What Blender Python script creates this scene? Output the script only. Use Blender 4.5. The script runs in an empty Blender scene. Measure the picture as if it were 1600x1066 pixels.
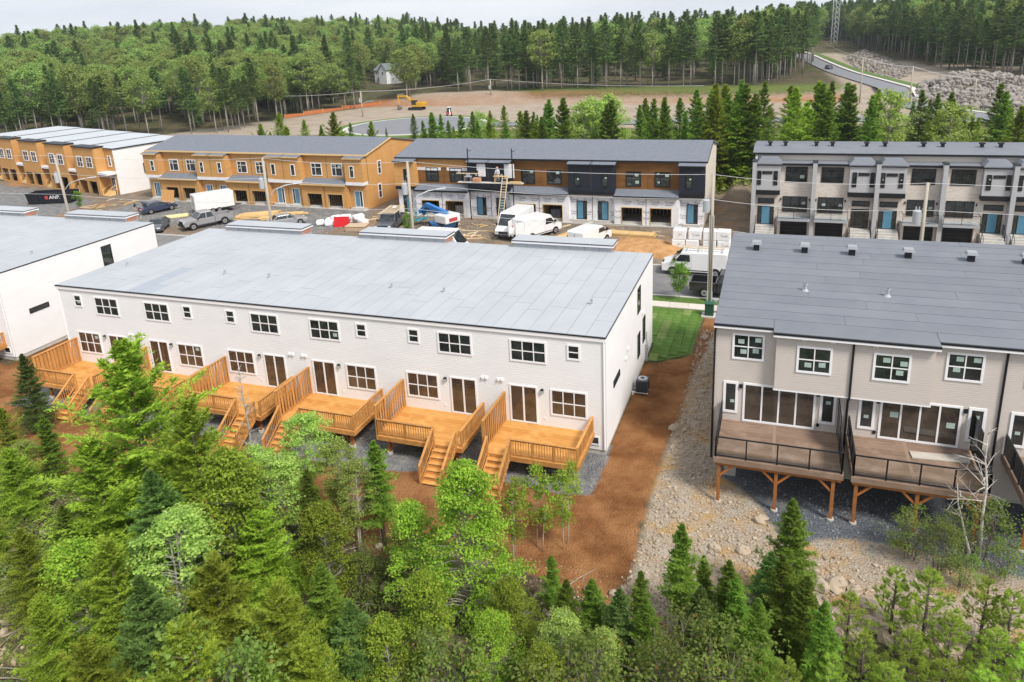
import bpy, bmesh, math, random
import numpy as np
from mathutils import Vector, Matrix
R = math.radians
random.seed(7)
rng = np.random.default_rng(7)
scene = bpy.context.scene
COL = scene.collection

# ---------------------------------------------------------------- camera
cam_data = bpy.data.cameras.new('camera')
cam = bpy.data.objects.new('camera', cam_data)
COL.objects.link(cam)
scene.camera = cam
cam_data.sensor_width = 36.0
cam_data.lens = 36.0 * 1158.76 / 1600.0
cam_data.shift_y = -(533.0 - 382.85) / 1600.0
cam_data.clip_end = 6000
CAM = Vector((7.73, -33.64, 21.65))
_y, _p, _r = R(-20.3203), R(16.1734), R(2.6737)
_f = Vector((math.sin(_y) * math.cos(_p), math.cos(_y) * math.cos(_p), -math.sin(_p)))
_rt = Vector((math.cos(_y), -math.sin(_y), 0))
_dn = _f.cross(_rt)
_r2 = _rt * math.cos(_r) + _dn * math.sin(_r)
_d2 = -_rt * math.sin(_r) + _dn * math.cos(_r)
_m = Matrix((( _r2.x, -_d2.x, -_f.x), (_r2.y, -_d2.y, -_f.y), (_r2.z, -_d2.z, -_f.z)))
cam.matrix_world = Matrix.Translation(CAM) @ _m.to_4x4()

# ---------------------------------------------------------------- world: overcast daylight
SUN_EL, SUN_AZ = R(50), R(122)          # azimuth measured clockwise from +Y
world = bpy.data.worlds.new('World')
scene.world = world
world.use_nodes = True
wn, wl = world.node_tree.nodes, world.node_tree.links
wn.clear()
wo = wn.new('ShaderNodeOutputWorld')
wb = wn.new('ShaderNodeBackground')
sky = wn.new('ShaderNodeTexSky')
sky.sky_type = 'NISHITA'
sky.sun_disc = False
sky.sun_elevation = SUN_EL
sky.sun_rotation = SUN_AZ
sky.air_density = 1.0
sky.dust_density = 4.0
sky.altitude = 60
tc = wn.new('ShaderNodeTexCoord')
mp = wn.new('ShaderNodeMapping')
mp.inputs['Scale'].default_value = (1.6, 1.6, 9.0)
nz = wn.new('ShaderNodeTexNoise')
nz.inputs['Scale'].default_value = 1.7
nz.inputs['Detail'].default_value = 5
nz.inputs['Roughness'].default_value = .55
cr = wn.new('ShaderNodeValToRGB')
cr.color_ramp.elements[0].position = .3
cr.color_ramp.elements[0].color = (4.7, 5.0, 5.6, 1)
cr.color_ramp.elements[1].position = .68
cr.color_ramp.elements[1].color = (5.9, 6.2, 6.5, 1)
mx = wn.new('ShaderNodeMixRGB')
mx.inputs[0].default_value = .88
wl.new(tc.outputs['Generated'], mp.inputs['Vector'])
wl.new(mp.outputs[0], nz.inputs['Vector'])
wl.new(nz.outputs['Fac'], cr.inputs[0])
wl.new(sky.outputs[0], mx.inputs[1])
wl.new(cr.outputs[0], mx.inputs[2])
wl.new(mx.outputs[0], wb.inputs[0])
wb.inputs[1].default_value = .105
wl.new(wb.outputs[0], wo.inputs[0])

sun_data = bpy.data.lights.new('sun', 'SUN')
sun_data.energy = 2.6
sun_data.angle = R(14)
sun_data.color = (1.0, .95, .88)
sun = bpy.data.objects.new('sun', sun_data)
COL.objects.link(sun)
_sd = Vector((math.sin(SUN_AZ) * math.cos(SUN_EL), math.cos(SUN_AZ) * math.cos(SUN_EL), math.sin(SUN_EL)))
sun.rotation_euler = _sd.to_track_quat('Z', 'Y').to_euler()

scene.view_settings.view_transform = 'Standard'
scene.view_settings.look = 'None'
scene.view_settings.exposure = .74
scene.view_settings.gamma = 1
scene.render.engine = 'CYCLES'
# ---------------------------------------------------------------- materials
MATS = {}
def nodemat(name):
    m = bpy.data.materials.new(name)
    m.use_nodes = True
    n, l = m.node_tree.nodes, m.node_tree.links
    b = n['Principled BSDF']
    MATS[name] = m
    return m, n, l, b
def mixc(n, l, fac, a, b):
    x = n.new('ShaderNodeMixRGB')
    for i, v in ((0, fac), (1, a), (2, b)):
        if hasattr(v, 'is_output') or hasattr(v, 'links'): l.new(v, x.inputs[i])
        elif i == 0: x.inputs[0].default_value = v
        else: x.inputs[i].default_value = (*v, 1)
    return x.outputs[0]
def noise(n, l, vec, scale, detail=4, rough=.6, dist=0):
    t = n.new('ShaderNodeTexNoise')
    t.inputs['Scale'].default_value = scale; t.inputs['Detail'].default_value = detail
    t.inputs['Roughness'].default_value = rough; t.inputs['Distortion'].default_value = dist
    if vec is not None: l.new(vec, t.inputs['Vector'])
    return t.outputs['Fac']
def ramp(n, l, fac, p0, p1, c0=(0, 0, 0), c1=(1, 1, 1)):
    r = n.new('ShaderNodeValToRGB')
    r.color_ramp.elements[0].position = p0; r.color_ramp.elements[1].position = p1
    r.color_ramp.elements[0].color = (*c0, 1); r.color_ramp.elements[1].color = (*c1, 1)
    l.new(fac, r.inputs[0]); return r.outputs[0]
def math_(n, l, op, a, b=None):
    x = n.new('ShaderNodeMath'); x.operation = op
    for i, v in ((0, a), (1, b)):
        if v is None: continue
        if hasattr(v, 'links'): l.new(v, x.inputs[i])
        else: x.inputs[i].default_value = v
    return x.outputs[0]
def vecs(n, l, scale=(1, 1, 1), kind='Object'):
    t = n.new('ShaderNodeTexCoord'); mpp = n.new('ShaderNodeMapping')
    mpp.inputs['Scale'].default_value = scale
    l.new(t.outputs[kind], mpp.inputs['Vector']); return mpp.outputs[0]
def bumpn(n, l, h, b, strength=.4, dist=.05):
    x = n.new('ShaderNodeBump'); x.inputs['Strength'].default_value = strength; x.inputs['Distance'].default_value = dist
    l.new(h, x.inputs['Height']); l.new(x.outputs[0], b.inputs['Normal'])
def M(name, c1, c2=None, scale=3., rough=.75, bump=0., bscale=20., metal=0., spec=.3, stretch=(1, 1, 1), rnd=0., dist=.02):
    """two-tone noise material; rnd = value spread between objects"""
    m, n, l, b = nodemat(name)
    v = vecs(n, l, stretch)
    col = None
    if c2 is not None:
        f = ramp(n, l, noise(n, l, v, scale, 6, .65), .32, .68)
        col = mixc(n, l, f, c1, c2)
    if rnd:
        oi = n.new('ShaderNodeObjectInfo')
        hs = n.new('ShaderNodeHueSaturation')
        val = math_(n, l, 'MULTIPLY_ADD', oi.outputs['Random'], rnd * 2)
        val.node.inputs[2].default_value = 1 - rnd
        l.new(val, hs.inputs['Value'])
        if col is not None: l.new(col, hs.inputs['Color'])
        else: hs.inputs['Color'].default_value = (*c1, 1)
        col = hs.outputs[0]
    if col is not None: l.new(col, b.inputs['Base Color'])
    else: b.inputs['Base Color'].default_value = (*c1, 1)
    b.inputs['Roughness'].default_value = rough
    b.inputs['Metallic'].default_value = metal
    b.inputs['Specular IOR Level'].default_value = spec
    if bump: bumpn(n, l, noise(n, l, v, bscale, 5), b, bump, dist)
    return m
def siding(name, c, pitch=.105, var=.06, bump=.0):
    m, n, l, b = nodemat(name)
    t = n.new('ShaderNodeTexCoord'); s = n.new('ShaderNodeSeparateXYZ')
    l.new(t.outputs['Object'], s.inputs[0])
    fr = math_(n, l, 'FRACT', math_(n, l, 'DIVIDE', s.outputs[2], pitch))
    nz_ = noise(n, l, vecs(n, l, (.35, .35, .9)), 1.2, 5, .6)
    col = mixc(n, l, ramp(n, l, nz_, .35, .7), tuple(x * (1 - var) for x in c), c)
    l.new(col, b.inputs['Base Color'])
    b.inputs['Roughness'].default_value = .55
    b.inputs['Specular IOR Level'].default_value = .25
    if bump: bumpn(n, l, math_(n, l, 'SUBTRACT', 1.0, fr), b, bump, .018)
    return m
def osb(name, c1=(.46, .235, .075), c2=(.66, .38, .15)):
    m, n, l, b = nodemat(name)
    v = vecs(n, l)
    f = ramp(n, l, noise(n, l, v, 9, 5, .8), .3, .7)
    big = ramp(n, l, noise(n, l, v, .45, 3, .5), .3, .75)
    col = mixc(n, l, f, c1, c2)
    col = mixc(n, l, mixc(n, l, .35, (0, 0, 0), big), col, (.40, .18, .055))
    # sheet joints every 1.22 m across and 2.44 m up
    t = n.new('ShaderNodeTexCoord'); s = n.new('ShaderNodeSeparateXYZ'); l.new(t.outputs['Object'], s.inputs[0])
    xy = math_(n, l, 'ADD', s.outputs[0], s.outputs[1])
    fx = math_(n, l, 'LESS_THAN', math_(n, l, 'FRACT', math_(n, l, 'DIVIDE', xy, 1.22)), .02)
    fz = math_(n, l, 'LESS_THAN', math_(n, l, 'FRACT', math_(n, l, 'DIVIDE', s.outputs[2], 2.44)), .012)
    j = math_(n, l, 'MULTIPLY', math_(n, l, 'MAXIMUM', fx, fz), .55)
    col = mixc(n, l, j, col, (.16, .08, .03))
    l.new(col, b.inputs['Base Color']); b.inputs['Roughness'].default_value = .8
    b.inputs['Specular IOR Level'].default_value = .15
    return m
def wood(name, c1, c2, stretch=(1, 1, 1), scale=6, rough=.6, rnd=.12, bump=.2):
    return M(name, c1, c2, scale, rough, bump, 30, stretch=stretch, rnd=rnd)
def glass(name, tint=(.02, .025, .025), rough=.03, ior=1.75, trans=0.):
    m, n, l, b = nodemat(name)
    oi = n.new('ShaderNodeObjectInfo')
    v = vecs(n, l)
    f = ramp(n, l, noise(n, l, v, 1.4, 2, .5), .35, .7)
    col = mixc(n, l, f, tint, tuple(x * 2.2 + .01 for x in tint))
    l.new(col, b.inputs['Base Color'])
    b.inputs['Roughness'].default_value = rough
    b.inputs['IOR'].default_value = ior
    b.inputs['Specular IOR Level'].default_value = .5
    return m
def clearglass(name, tint=(.8, .85, .86)):
    m, n, l, b = nodemat(name)
    tr = n.new('ShaderNodeBsdfTransparent'); tr.inputs[0].default_value = (*tint, 1)
    gl = n.new('ShaderNodeBsdfGlossy'); gl.inputs['Roughness'].default_value = .03
    fr = n.new('ShaderNodeFresnel'); fr.inputs[0].default_value = 1.5
    mxs = n.new('ShaderNodeMixShader')
    l.new(fr.outputs[0], mxs.inputs[0]); l.new(tr.outputs[0], mxs.inputs[1]); l.new(gl.outputs[0], mxs.inputs[2])
    l.new(mxs.outputs[0], n['Material Output'].inputs[0])
    return m

WHITE_SIDING = siding('white_siding', (.775, .77, .77))
BEIGE_SIDING = siding('beige_siding', (.56, .50, .455))
GREY_SIDING = siding('grey_siding', (.41, .41, .42), .15, bump=.5)
BLACK_SIDING = siding('black_siding', (.018, .021, .032), .2, bump=.6)
BROWN_SIDING = siding('brown_plank', (.23, .105, .03), .18, .35, .5)
CREAM_SIDING = siding('cream_siding', (.72, .66, .58))
OSB = osb('osb')
ROOF_LIGHT = M('roof_membrane_light', (.345, .365, .39), (.39, .41, .435), .35, .8, .15, 30, rnd=.022)
ROOF_PATCH = M('roof_membrane_patch', (.29, .325, .37), (.32, .35, .39), .5, .8, rnd=.03)
ROOF_DARK = M('roof_membrane_dark', (.145, .155, .18), (.175, .185, .208), .5, .7, .12, 40, rnd=.04)
SHINGLE = M('shingle_grey', (.125, .14, .17), (.175, .19, .22), 2.5, .85, .5, 14, stretch=(.8, 1.6, 1.6))
ROOF_WHITE = M('roof_white', (.40, .425, .45), (.45, .475, .50), .3, .7)
BLACK_TRIM = M('black_trim', (.012, .013, .016), rough=.45)
WHITE_TRIM = M('white_trim', (.80, .79, .80), rough=.5)
GREY_TRIM = M('grey_trim', (.33, .35, .37), (.37, .39, .41), 1.5, .6)
CONC = M('concrete', (.42, .40, .37), (.52, .50, .46), 1.8, .85, .2, 25)
CEDAR = wood('cedar_stain', (.40, .175, .045), (.56, .29, .095), (1, 1, 1), 5, .6, .22)
CEDAR_FLOOR_OLD = M('cedar_floor', (.58, .27, .075), (.68, .36, .12), 2.2, .5, .15, 30, rnd=.08)
def boards(name, a, b, rough=.55):
    m, n, l, bs = nodemat(name); g = n.new('ShaderNodeNewGeometry')
    v = vecs(n, l, (.6, 4, 4)); col = mixc(n, l, g.outputs['Random Per Island'], a, b)
    col = mixc(n, l, ramp(n, l, noise(n, l, v, 3, 6, .7), .45, .8), col, tuple(x * .72 for x in a))
    col = mixc(n, l, ramp(n, l, noise(n, l, vecs(n, l), .9, 5, .65), .5, .75), col, tuple(x * 1.15 + .03 for x in b))
    l.new(col, bs.inputs['Base Color']); bs.inputs['Roughness'].default_value = rough; bs.inputs['Specular IOR Level'].default_value = .2
    return m
CEDAR_FLOOR = boards('cedar_floor', (.52, .235, .055), (.64, .33, .10))
POST_WOOD = M('brown_post', (.30, .105, .028), (.38, .15, .045), 4, .6, rnd=.12)
DECK_GREY = boards('composite_deck', (.20, .135, .095), (.27, .185, .135))
LUMBER = M('new_lumber', (.58, .38, .16), (.68, .48, .23), 4, .7, rnd=.18)
LUMBER_PALE = M('pale_lumber', (.58, .46, .30), (.66, .54, .38), 4, .7, rnd=.15)
GLASS_DARK = glass('window_glass', (.012, .015, .015))
GLASS_WARM = glass('lower_glass', (.030, .023, .017), ior=1.9)  # brownish tint paints the deck's reflection into the lower panes
GLASS_CAR = glass('car_glass', (.012, .016, .018), ior=1.6)
RAIL_GLASS = clearglass('rail_glass', (.95, .965, .97))
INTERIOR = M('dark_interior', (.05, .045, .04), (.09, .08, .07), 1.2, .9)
STUD = M('stud_wood', (.42, .26, .11), (.52, .34, .16), 3, .8)
BLUE_DOOR = M('blue_door', (.085, .225, .33), (.10, .25, .36), 2, .5)
STICKER = M('sticker_paper', (.42, .50, .46), (.30, .40, .36), 9, .6)
def wrapmat():
    m, n, l, b = nodemat('house_wrap')
    v = vecs(n, l)
    f = ramp(n, l, noise(n, l, v, 1.6, 5, .7), .35, .65)
    col = mixc(n, l, f, (.66, .66, .69), (.80, .79, .80))
    l.new(col, b.inputs['Base Color']); b.inputs['Roughness'].default_value = .5
    bumpn(n, l, noise(n, l, v, 3, 4), b, .3, .03)
    return m
WRAP = wrapmat()
PRINT_BLUE = M('print_navy', (.10, .12, .20), rough=.7)
def brickmat():
    m, n, l, b = nodemat('pale_brick')
    t = n.new('ShaderNodeTexCoord'); s = n.new('ShaderNodeSeparateXYZ'); l.new(t.outputs['Object'], s.inputs[0])
    cb = n.new('ShaderNodeCombineXYZ')
    l.new(math_(n, l, 'ADD', s.outputs[0], s.outputs[1]), cb.inputs[0]); l.new(s.outputs[2], cb.inputs[1])
    br = n.new('ShaderNodeTexBrick'); br.inputs['Scale'].default_value = 1.0
    br.inputs['Brick Width'].default_value = .42; br.inputs['Row Height'].default_value = .14
    br.inputs['Mortar Size'].default_value = .012
    br.inputs['Color1'].default_value = (.60, .54, .48, 1); br.inputs['Color2'].default_value = (.42, .35, .30, 1)
    br.inputs['Mortar'].default_value = (.55, .52, .48, 1); br.inputs['Bias'].default_value = -.2
    l.new(cb.outputs[0], br.inputs['Vector'])
    v = vecs(n, l)
    col = mixc(n, l, ramp(n, l, noise(n, l, v, 5, 3), .35, .7), br.outputs[0], (.62, .56, .50))
    l.new(col, b.inputs['Base Color']); b.inputs['Roughness'].default_value = .85
    return m
PALE_BRICK = brickmat()

# ---------------------------------------------------------------- mesh helpers
class MB:
    def __init__(s): s.v = []; s.f = []
    def add(s, vs, fs):
        o = len(s.v); s.v += [tuple(p) for p in vs]; s.f += [tuple(i + o for i in f) for f in fs]; return s
    def box(s, x0, y0, z0, x1, y1, z1):
        return s.add([(x0, y0, z0), (x1, y0, z0), (x1, y1, z0), (x0, y1, z0), (x0, y0, z1), (x1, y0, z1), (x1, y1, z1), (x0, y1, z1)],
                     [(0, 3, 2, 1), (4, 5, 6, 7), (0, 1, 5, 4), (1, 2, 6, 5), (2, 3, 7, 6), (3, 0, 4, 7)])
    def hexa(s, p):   # eight corners: bottom four, top four
        return s.add(p, [(0, 3, 2, 1), (4, 5, 6, 7), (0, 1, 5, 4), (1, 2, 6, 5), (2, 3, 7, 6), (3, 0, 4, 7)])
    def fr(s, b, z0, t, z1):   # frustum from rects (x0,y0,x1,y1)
        return s.hexa([(b[0], b[1], z0), (b[2], b[1], z0), (b[2], b[3], z0), (b[0], b[3], z0),
                       (t[0], t[1], z1), (t[2], t[1], z1), (t[2], t[3], z1), (t[0], t[3], z1)])
    def bar(s, a, b, w, h=None, up=(0, 0, 1)):
        h = w if h is None else h
        a, b, up = Vector(a), Vector(b), Vector(up)
        d = (b - a).normalized()
        if abs(d.dot(up)) > .98: up = Vector((0, 1, 0))
        sd = d.cross(up).normalized() * (w / 2); u = sd.cross(d).normalized() * (h / 2)
        return s.hexa([a - sd - u, a + sd - u, b + sd - u, b - sd - u, a - sd + u, a + sd + u, b + sd + u, b - sd + u])
    def tube(s, pts, r, n=8, cap=True):
        pts = [Vector(p) for p in pts]; rs = r if isinstance(r, (list, tuple)) else [r] * len(pts)
        rings = []
        ref = None
        for i, p in enumerate(pts):
            d = (pts[min(i + 1, len(pts) - 1)] - pts[max(i - 1, 0)]).normalized()
            if ref is None: ref = Vector((0, 0, 1)) if abs(d.z) < .9 else Vector((1, 0, 0))
            a = d.cross(ref).normalized(); b = d.cross(a).normalized()
            rings.append([p + (a * math.cos(t) + b * math.sin(t)) * rs[i] for t in [2 * math.pi * k / n for k in range(n)]])
        vs = [q for rg in rings for q in rg]; fs = []
        for i in range(len(pts) - 1):
            for k in range(n):
                fs.append((i * n + k, i * n + (k + 1) % n, (i + 1) * n + (k + 1) % n, (i + 1) * n + k))
        if cap:
            fs.append(tuple(range(n - 1, -1, -1))); fs.append(tuple(range((len(pts) - 1) * n, len(pts) * n)))
        return s.add(vs, fs)
    def prism(s, poly, y0, y1):   # (x,z) profile extruded along y
        n = len(poly)
        vs = [(x, y0, z) for x, z in poly] + [(x, y1, z) for x, z in poly]
        fs = [tuple(range(n)), tuple(range(2 * n - 1, n - 1, -1))]
        fs += [(i, i + n, (i + 1) % n + n, (i + 1) % n) for i in range(n)]
        return s.add(vs, fs)
    def slab(s, poly, z0, z1):    # (x,y) outline extruded up
        n = len(poly)
        vs = [(x, y, z0) for x, y in poly] + [(x, y, z1) for x, y in poly]
        fs = [tuple(range(n - 1, -1, -1)), tuple(range(n, 2 * n))]
        fs += [(i, (i + 1) % n, (i + 1) % n + n, i + n) for i in range(n)]
        return s.add(vs, fs)
    def sphere(s, c, r, nu=10, nv=7, sq=(1, 1, 1)):
        vs = []; fs = []
        for j in range(nv + 1):
            t = math.pi * j / nv
            for i in range(nu):
                p = 2 * math.pi * i / nu
                vs.append((c[0] + r * sq[0] * math.sin(t) * math.cos(p), c[1] + r * sq[1] * math.sin(t) * math.sin(p), c[2] + r * sq[2] * math.cos(t)))
        for j in range(nv):
            for i in range(nu):
                fs.append((j * nu + i, (j + 1) * nu + i, (j + 1) * nu + (i + 1) % nu, j * nu + (i + 1) % nu))
        return s.add(vs, fs)
    def mesh(s, name, mat, bevel=0, seg=2, smooth=False):
        me = bpy.data.meshes.new(name)
        me.from_pydata(s.v, [], s.f)
        bm = bmesh.new(); bm.from_mesh(me)
        if bevel:
            bmesh.ops.remove_doubles(bm, verts=bm.verts, dist=1e-5)
            es = [e for e in bm.edges if len(e.link_faces) == 2 and e.calc_face_angle(0) > R(18)]
            bmesh.ops.bevel(bm, geom=es, offset=bevel, segments=seg, affect='EDGES', profile=.6, clamp_overlap=True)
        bmesh.ops.recalc_face_normals(bm, faces=bm.faces)
        bm.to_mesh(me); bm.free()
        if mat is not None: me.materials.append(mat)
        if smooth: me.polygons.foreach_set('use_smooth', [True] * len(me.polygons))
        return me
    def build(s, name, mat, parent=None, bevel=0, seg=2, smooth=False, loc=None, rot=None):
        return put(s.mesh(name, mat, bevel, seg, smooth), name, parent, loc, rot)
def put(me, name, parent=None, loc=None, rot=None, scale=None):
    o = bpy.data.objects.new(name, me)
    COL.objects.link(o)
    if parent is not None: o.parent = parent
    if loc is not None: o.location = loc
    if rot is not None: o.rotation_euler = rot
    if scale is not None: o.scale = scale
    return o
def tag(o, label, cat, group=None, kind=None):
    o['label'] = label; o['category'] = cat
    if group: o['group'] = group
    if kind: o['kind'] = kind
    return o
def struct(o, kind='structure', label=None):
    o['kind'] = kind
    if label: o['label'] = label
    return o
def thing(name, label, cat, loc=(0, 0, 0), rz=0, group=None):
    o = bpy.data.objects.new(name, None)
    COL.objects.link(o); o.empty_display_size = .2
    o.location = loc; o.rotation_euler = (0, 0, rz)
    return tag(o, label, cat, group)
def copy_tree(o, parent=None):
    c = o.copy(); COL.objects.link(c); c.parent = parent
    for ch in list(o.children): copy_tree(ch, c)
    return c
TEXTS = {}
def text(body, size, mat, parent, loc, rot, name='lettering', ext=.0):
    cu = bpy.data.curves.new(name, 'FONT'); cu.body = body; cu.size = size; cu.extrude = ext
    cu.align_x = 'CENTER'; cu.align_y = 'CENTER'; cu.materials.append(mat)
    key = (body, size, mat.name, ext)
    if key not in TEXTS:
        o = bpy.data.objects.new(name, cu); COL.objects.link(o)
        TEXTS[key] = bpy.data.meshes.new_from_object(o.evaluated_get(bpy.context.evaluated_depsgraph_get()))
        bpy.data.objects.remove(o)
    return put(TEXTS[key], name, parent, loc, rot)

# windows sit on a wall whose outside faces -Y (face='f') or +X (face='r'); coordinates local to the building
def wmap(face, off):
    if face == 'f': return lambda u, d, z: (u, off - d, z)        # d = distance out of the wall
    if face == 'b': return lambda u, d, z: (u, off + d, z)
    return lambda u, d, z: (off + d, u, z)                         # 'r'
def wbox(mb, f, u0, d0, z0, u1, d1, z1):
    a, b = f(u0, d0, z0), f(u1, d1, z1)
    return mb.box(min(a[0], b[0]), min(a[1], b[1]), min(a[2], b[2]), max(a[0], b[0]), max(a[1], b[1]), max(a[2], b[2]))
def window(parent, u0, u1, z0, z1, cols, rows, off=0, face='f', trim=None, gl=None, fw=.09, mw=.05, name='window', stickers=0, proud=.06, cw=None):
    trim = trim or WHITE_TRIM; gl = gl or GLASS_DARK
    f = wmap(face, off); mb = MB()
    wbox(mb, f, u0, -.02, z0, u0 + fw, proud, z1); wbox(mb, f, u1 - fw, -.02, z0, u1, proud, z1)
    wbox(mb, f, u0 + fw, -.02, z0, u1 - fw, proud - .003, z0 + fw); wbox(mb, f, u0 + fw, -.02, z1 - fw, u1 - fw, proud - .003, z1)
    a0, a1, b0, b1 = u0 + fw, u1 - fw, z0 + fw, z1 - fw
    us = [a0 + (a1 - a0) * (cw[i] if cw else i / cols) for i in range(cols + 1)]
    zs = [b0 + (b1 - b0) * r for r in (rows if isinstance(rows, (list, tuple)) else [i / rows for i in range(rows + 1)])]
    for u in us[1:-1]: wbox(mb, f, u - mw / 2, -.02, b0, u + mw / 2, proud - .008, b1)
    for z in zs[1:-1]: wbox(mb, f, a0, -.02, z - mw / 2, a1, proud - .014, z + mw / 2)
    w = mb.build(name, trim, parent)
    for i in range(len(us) - 1):
        for k in range(len(zs) - 1):
            p = MB(); wbox(p, f, us[i] + .01, .002, zs[k] + .01, us[i + 1] - .01, .026, zs[k + 1] - .01)
            p.build('pane', gl, w)
            if stickers and random.random() < stickers:
                q = MB(); cu = us[i] + (us[i + 1] - us[i]) * random.uniform(.45, .75); cz = zs[k] + (zs[k + 1] - zs[k]) * random.uniform(.35, .8)
                s_ = min(.2, (us[i + 1] - us[i]) * .22)
                wbox(q, f, cu - s_, .028, cz - s_ * .8, cu + s_, .031, cz + s_ * .8); q.build('sticker', STICKER, w)
    return w
def lapped(parent, face, off, u0, u1, z0, z1, mat, pitch=.105, depth=.015):
    """one joined sheet of lap siding courses, each leaning out at its lower edge"""
    f = wmap(face, off); n = int(round((z1 - z0) / pitch)); p = (z1 - z0) / n; vs = []; fs = []
    for i in range(n):
        a, b = z0 + i * p, z0 + (i + 1) * p; o = len(vs)
        c = a + p * .62
        vs += [f(u0, .002, a), f(u1, .002, a), f(u1, depth, a), f(u0, depth, a), f(u1, depth - .002, c), f(u0, depth - .002, c), f(u1, .003, b), f(u0, .003, b)]
        fs += [(o, o + 1, o + 2, o + 3), (o + 3, o + 2, o + 4, o + 5), (o + 5, o + 4, o + 6, o + 7)]
    o = MB().add(vs, fs).build('siding', mat, parent); o['kind'] = 'stuff'; return o
def holed_wall(mb, x0, x1, z0, z1, y0, y1, holes):
    """wall slab between y0 and y1 with rectangular holes (hx0,hx1,hz0,hz1), as one closed-cell grid"""
    xs = sorted({x0, x1, *[h[i] for h in holes for i in (0, 1) if x0 < h[i] < x1]})
    zs = sorted({z0, z1, *[h[i] for h in holes for i in (2, 3) if z0 < h[i] < z1]})
    for i in range(len(xs) - 1):
        for k in range(len(zs) - 1):
            cx, cz = (xs[i] + xs[i + 1]) / 2, (zs[k] + zs[k + 1]) / 2
            if any(h[0] < cx < h[1] and h[2] < cz < h[3] for h in holes): continue
            mb.box(xs[i], y0, zs[k], xs[i + 1], y1, zs[k + 1])
    return mb
# ---------------------------------------------------------------- terrain
def sstep(a, b, x):
    t = np.clip((np.asarray(x, float) - a) / (b - a), 0, 1); return t * t * (3 - 2 * t)
_wav = [(rng.uniform(-1, 1), rng.uniform(-1, 1), rng.uniform(0, 6.28)) for _ in range(14)]
def wob(x, y, s):
    t = 0
    for i, (a, b, p) in enumerate(_wav): t = t + np.sin((a * x + b * y) * s * (1 + .35 * i) + p) / (1 + .3 * i)
    return t / 5.0
def H(x, y):
    x = np.asarray(x, float); y = np.asarray(y, float)
    fg = sstep(-9, -14, y)
    h = fg * (-.35 + .28 * wob(x, y, .55)) - sstep(-14, -30, y) * .6
    # rocky bank beside the brown soil
    rk = np.exp(-((x - 4.0) / .9) ** 2) * sstep(-9, -5, y) * sstep(20, 15, y)
    h = h + rk * (.16 + .14 * wob(x, y, 2.2))
    # soil roughness
    so = sstep(-10.5, -8.5, y) * sstep(0, -3.5, y) * sstep(-45, -40, x) * sstep(3.2, 2.4, x)
    h = h + so * .05 * wob(x, y, 2.6) + .05 * wob(x, y, 3.1) * sstep(0.3, .8, x) * sstep(3.2, 2.6, x) * sstep(13, 11, y) * sstep(-10, -8, y)
    # wheel ruts along the brown strip
    for cx, w_, a_ in ((1.15, .28, -.09), (1.55, .2, .08), (2.2, .28, -.10), (2.62, .22, .13)):
        h = h + a_ * np.exp(-((x - cx - .18 * np.sin(y * .35)) / w_) ** 2) * sstep(-10.5, -8, y) * sstep(11, 8, y) * (.6 + .4 * wob(x * 2, y, 1.1))
    # building site mud
    st = sstep(33.2, 36, y) * sstep(75, 65, y)
    h = h + st * .07 * wob(x, y, .9)
    # bare earth slope between the two far terraces
    h = h + 1.3 * sstep(1.0, 2.6, x) * sstep(5.2, 4.2, x) * sstep(50, 60, y) * sstep(90, 70, y)
    # far: cut bank, rising ground and the hill on the left
    h = h + 2.4 * sstep(181, 190, y + .05 * (x + 50)) * sstep(-160, -120, x)
    h = h + 3.0 * sstep(235, 360, y) + 14 * sstep(-110, -330, x) * sstep(90, 300, y)
    h = h + 3 * sstep(40, 120, x) * sstep(180, 320, y)
    h = h + 6 * sstep(340, 700, y)
    return h
def sdf(poly, x, y):
    p = np.array(poly, float); d = np.full(x.shape, 1e9); ins = np.zeros(x.shape, bool)
    for i in range(len(p)):
        a, b = p[i], p[(i + 1) % len(p)]
        e = b - a; wx, wy = x - a[0], y - a[1]
        t = np.clip((wx * e[0] + wy * e[1]) / (e @ e + 1e-9), 0, 1)
        d = np.minimum(d, np.hypot(wx - e[0] * t, wy - e[1] * t))
        c = ((a[1] <= y) != (b[1] <= y))
        if abs(e[1]) > 1e-9: ins ^= c & (x < a[0] + (y - a[1]) / e[1] * e[0])
    return np.where(ins, -d, d)
def zone(poly, x, y, soft): return np.clip(.5 - sdf(poly, x, y) / (2 * soft), 0, 1)
def lines(a, fine0, fine1, b, fs, ms, cs, mid0, mid1):
    out = list(np.arange(fine0, fine1, fs)) + list(np.arange(fine1, mid1, ms)) + list(np.arange(mid0, fine0, ms))
    v = mid1
    while v < b: out.append(v); v += max(cs, (v - mid1) * .12)
    v = mid0
    while v > a: v -= max(cs, (mid0 - v) * .12); out.append(v)
    return np.array(sorted(set(np.round(out, 4))))
gx = lines(-2600, -44, 22, 2600, .33, 1.0, 4, -125, 45)
gy = lines(-60, -24, 22, 4200, .33, 1.0, 4, -40, 80)
GX, GY = np.meshgrid(gx, gy)
GZ = H(GX, GY)
SOIL = [(-44, 24), (-37.3, 24), (-37.3, 0), (0, 0), (0, 11.6), (.6, 11.6), (2.9, 13.4), (3.0, 21), (4.4, 21), (3.7, 14), (3.15, 9), (3.15, 4.4), (2.85, 1.5), (2.75, -2), (2.75, -5.5), (2.9, -8.5), (2.5, -10.4), (-2, -9.2), (-8, -10.2), (-14, -8.8), (-26, -9.5), (-40, -9), (-80, -9), (-80, 0), (-44, 0)]
GRAV = [(-38, 1), (.12, 1), (.12, -3.5), (-1.5, -3.9), (-7.5, -3.6), (-12, -4.9), (-20, -4.2), (-38, -4.4)]
EGRAV = [(5.9, 2), (5.75, -.2), (7.4, -1.7), (8.9, -4.7), (10.4, -3.8), (13.2, -3.5), (20, -4.7), (60, -5), (60, 2)]
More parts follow.
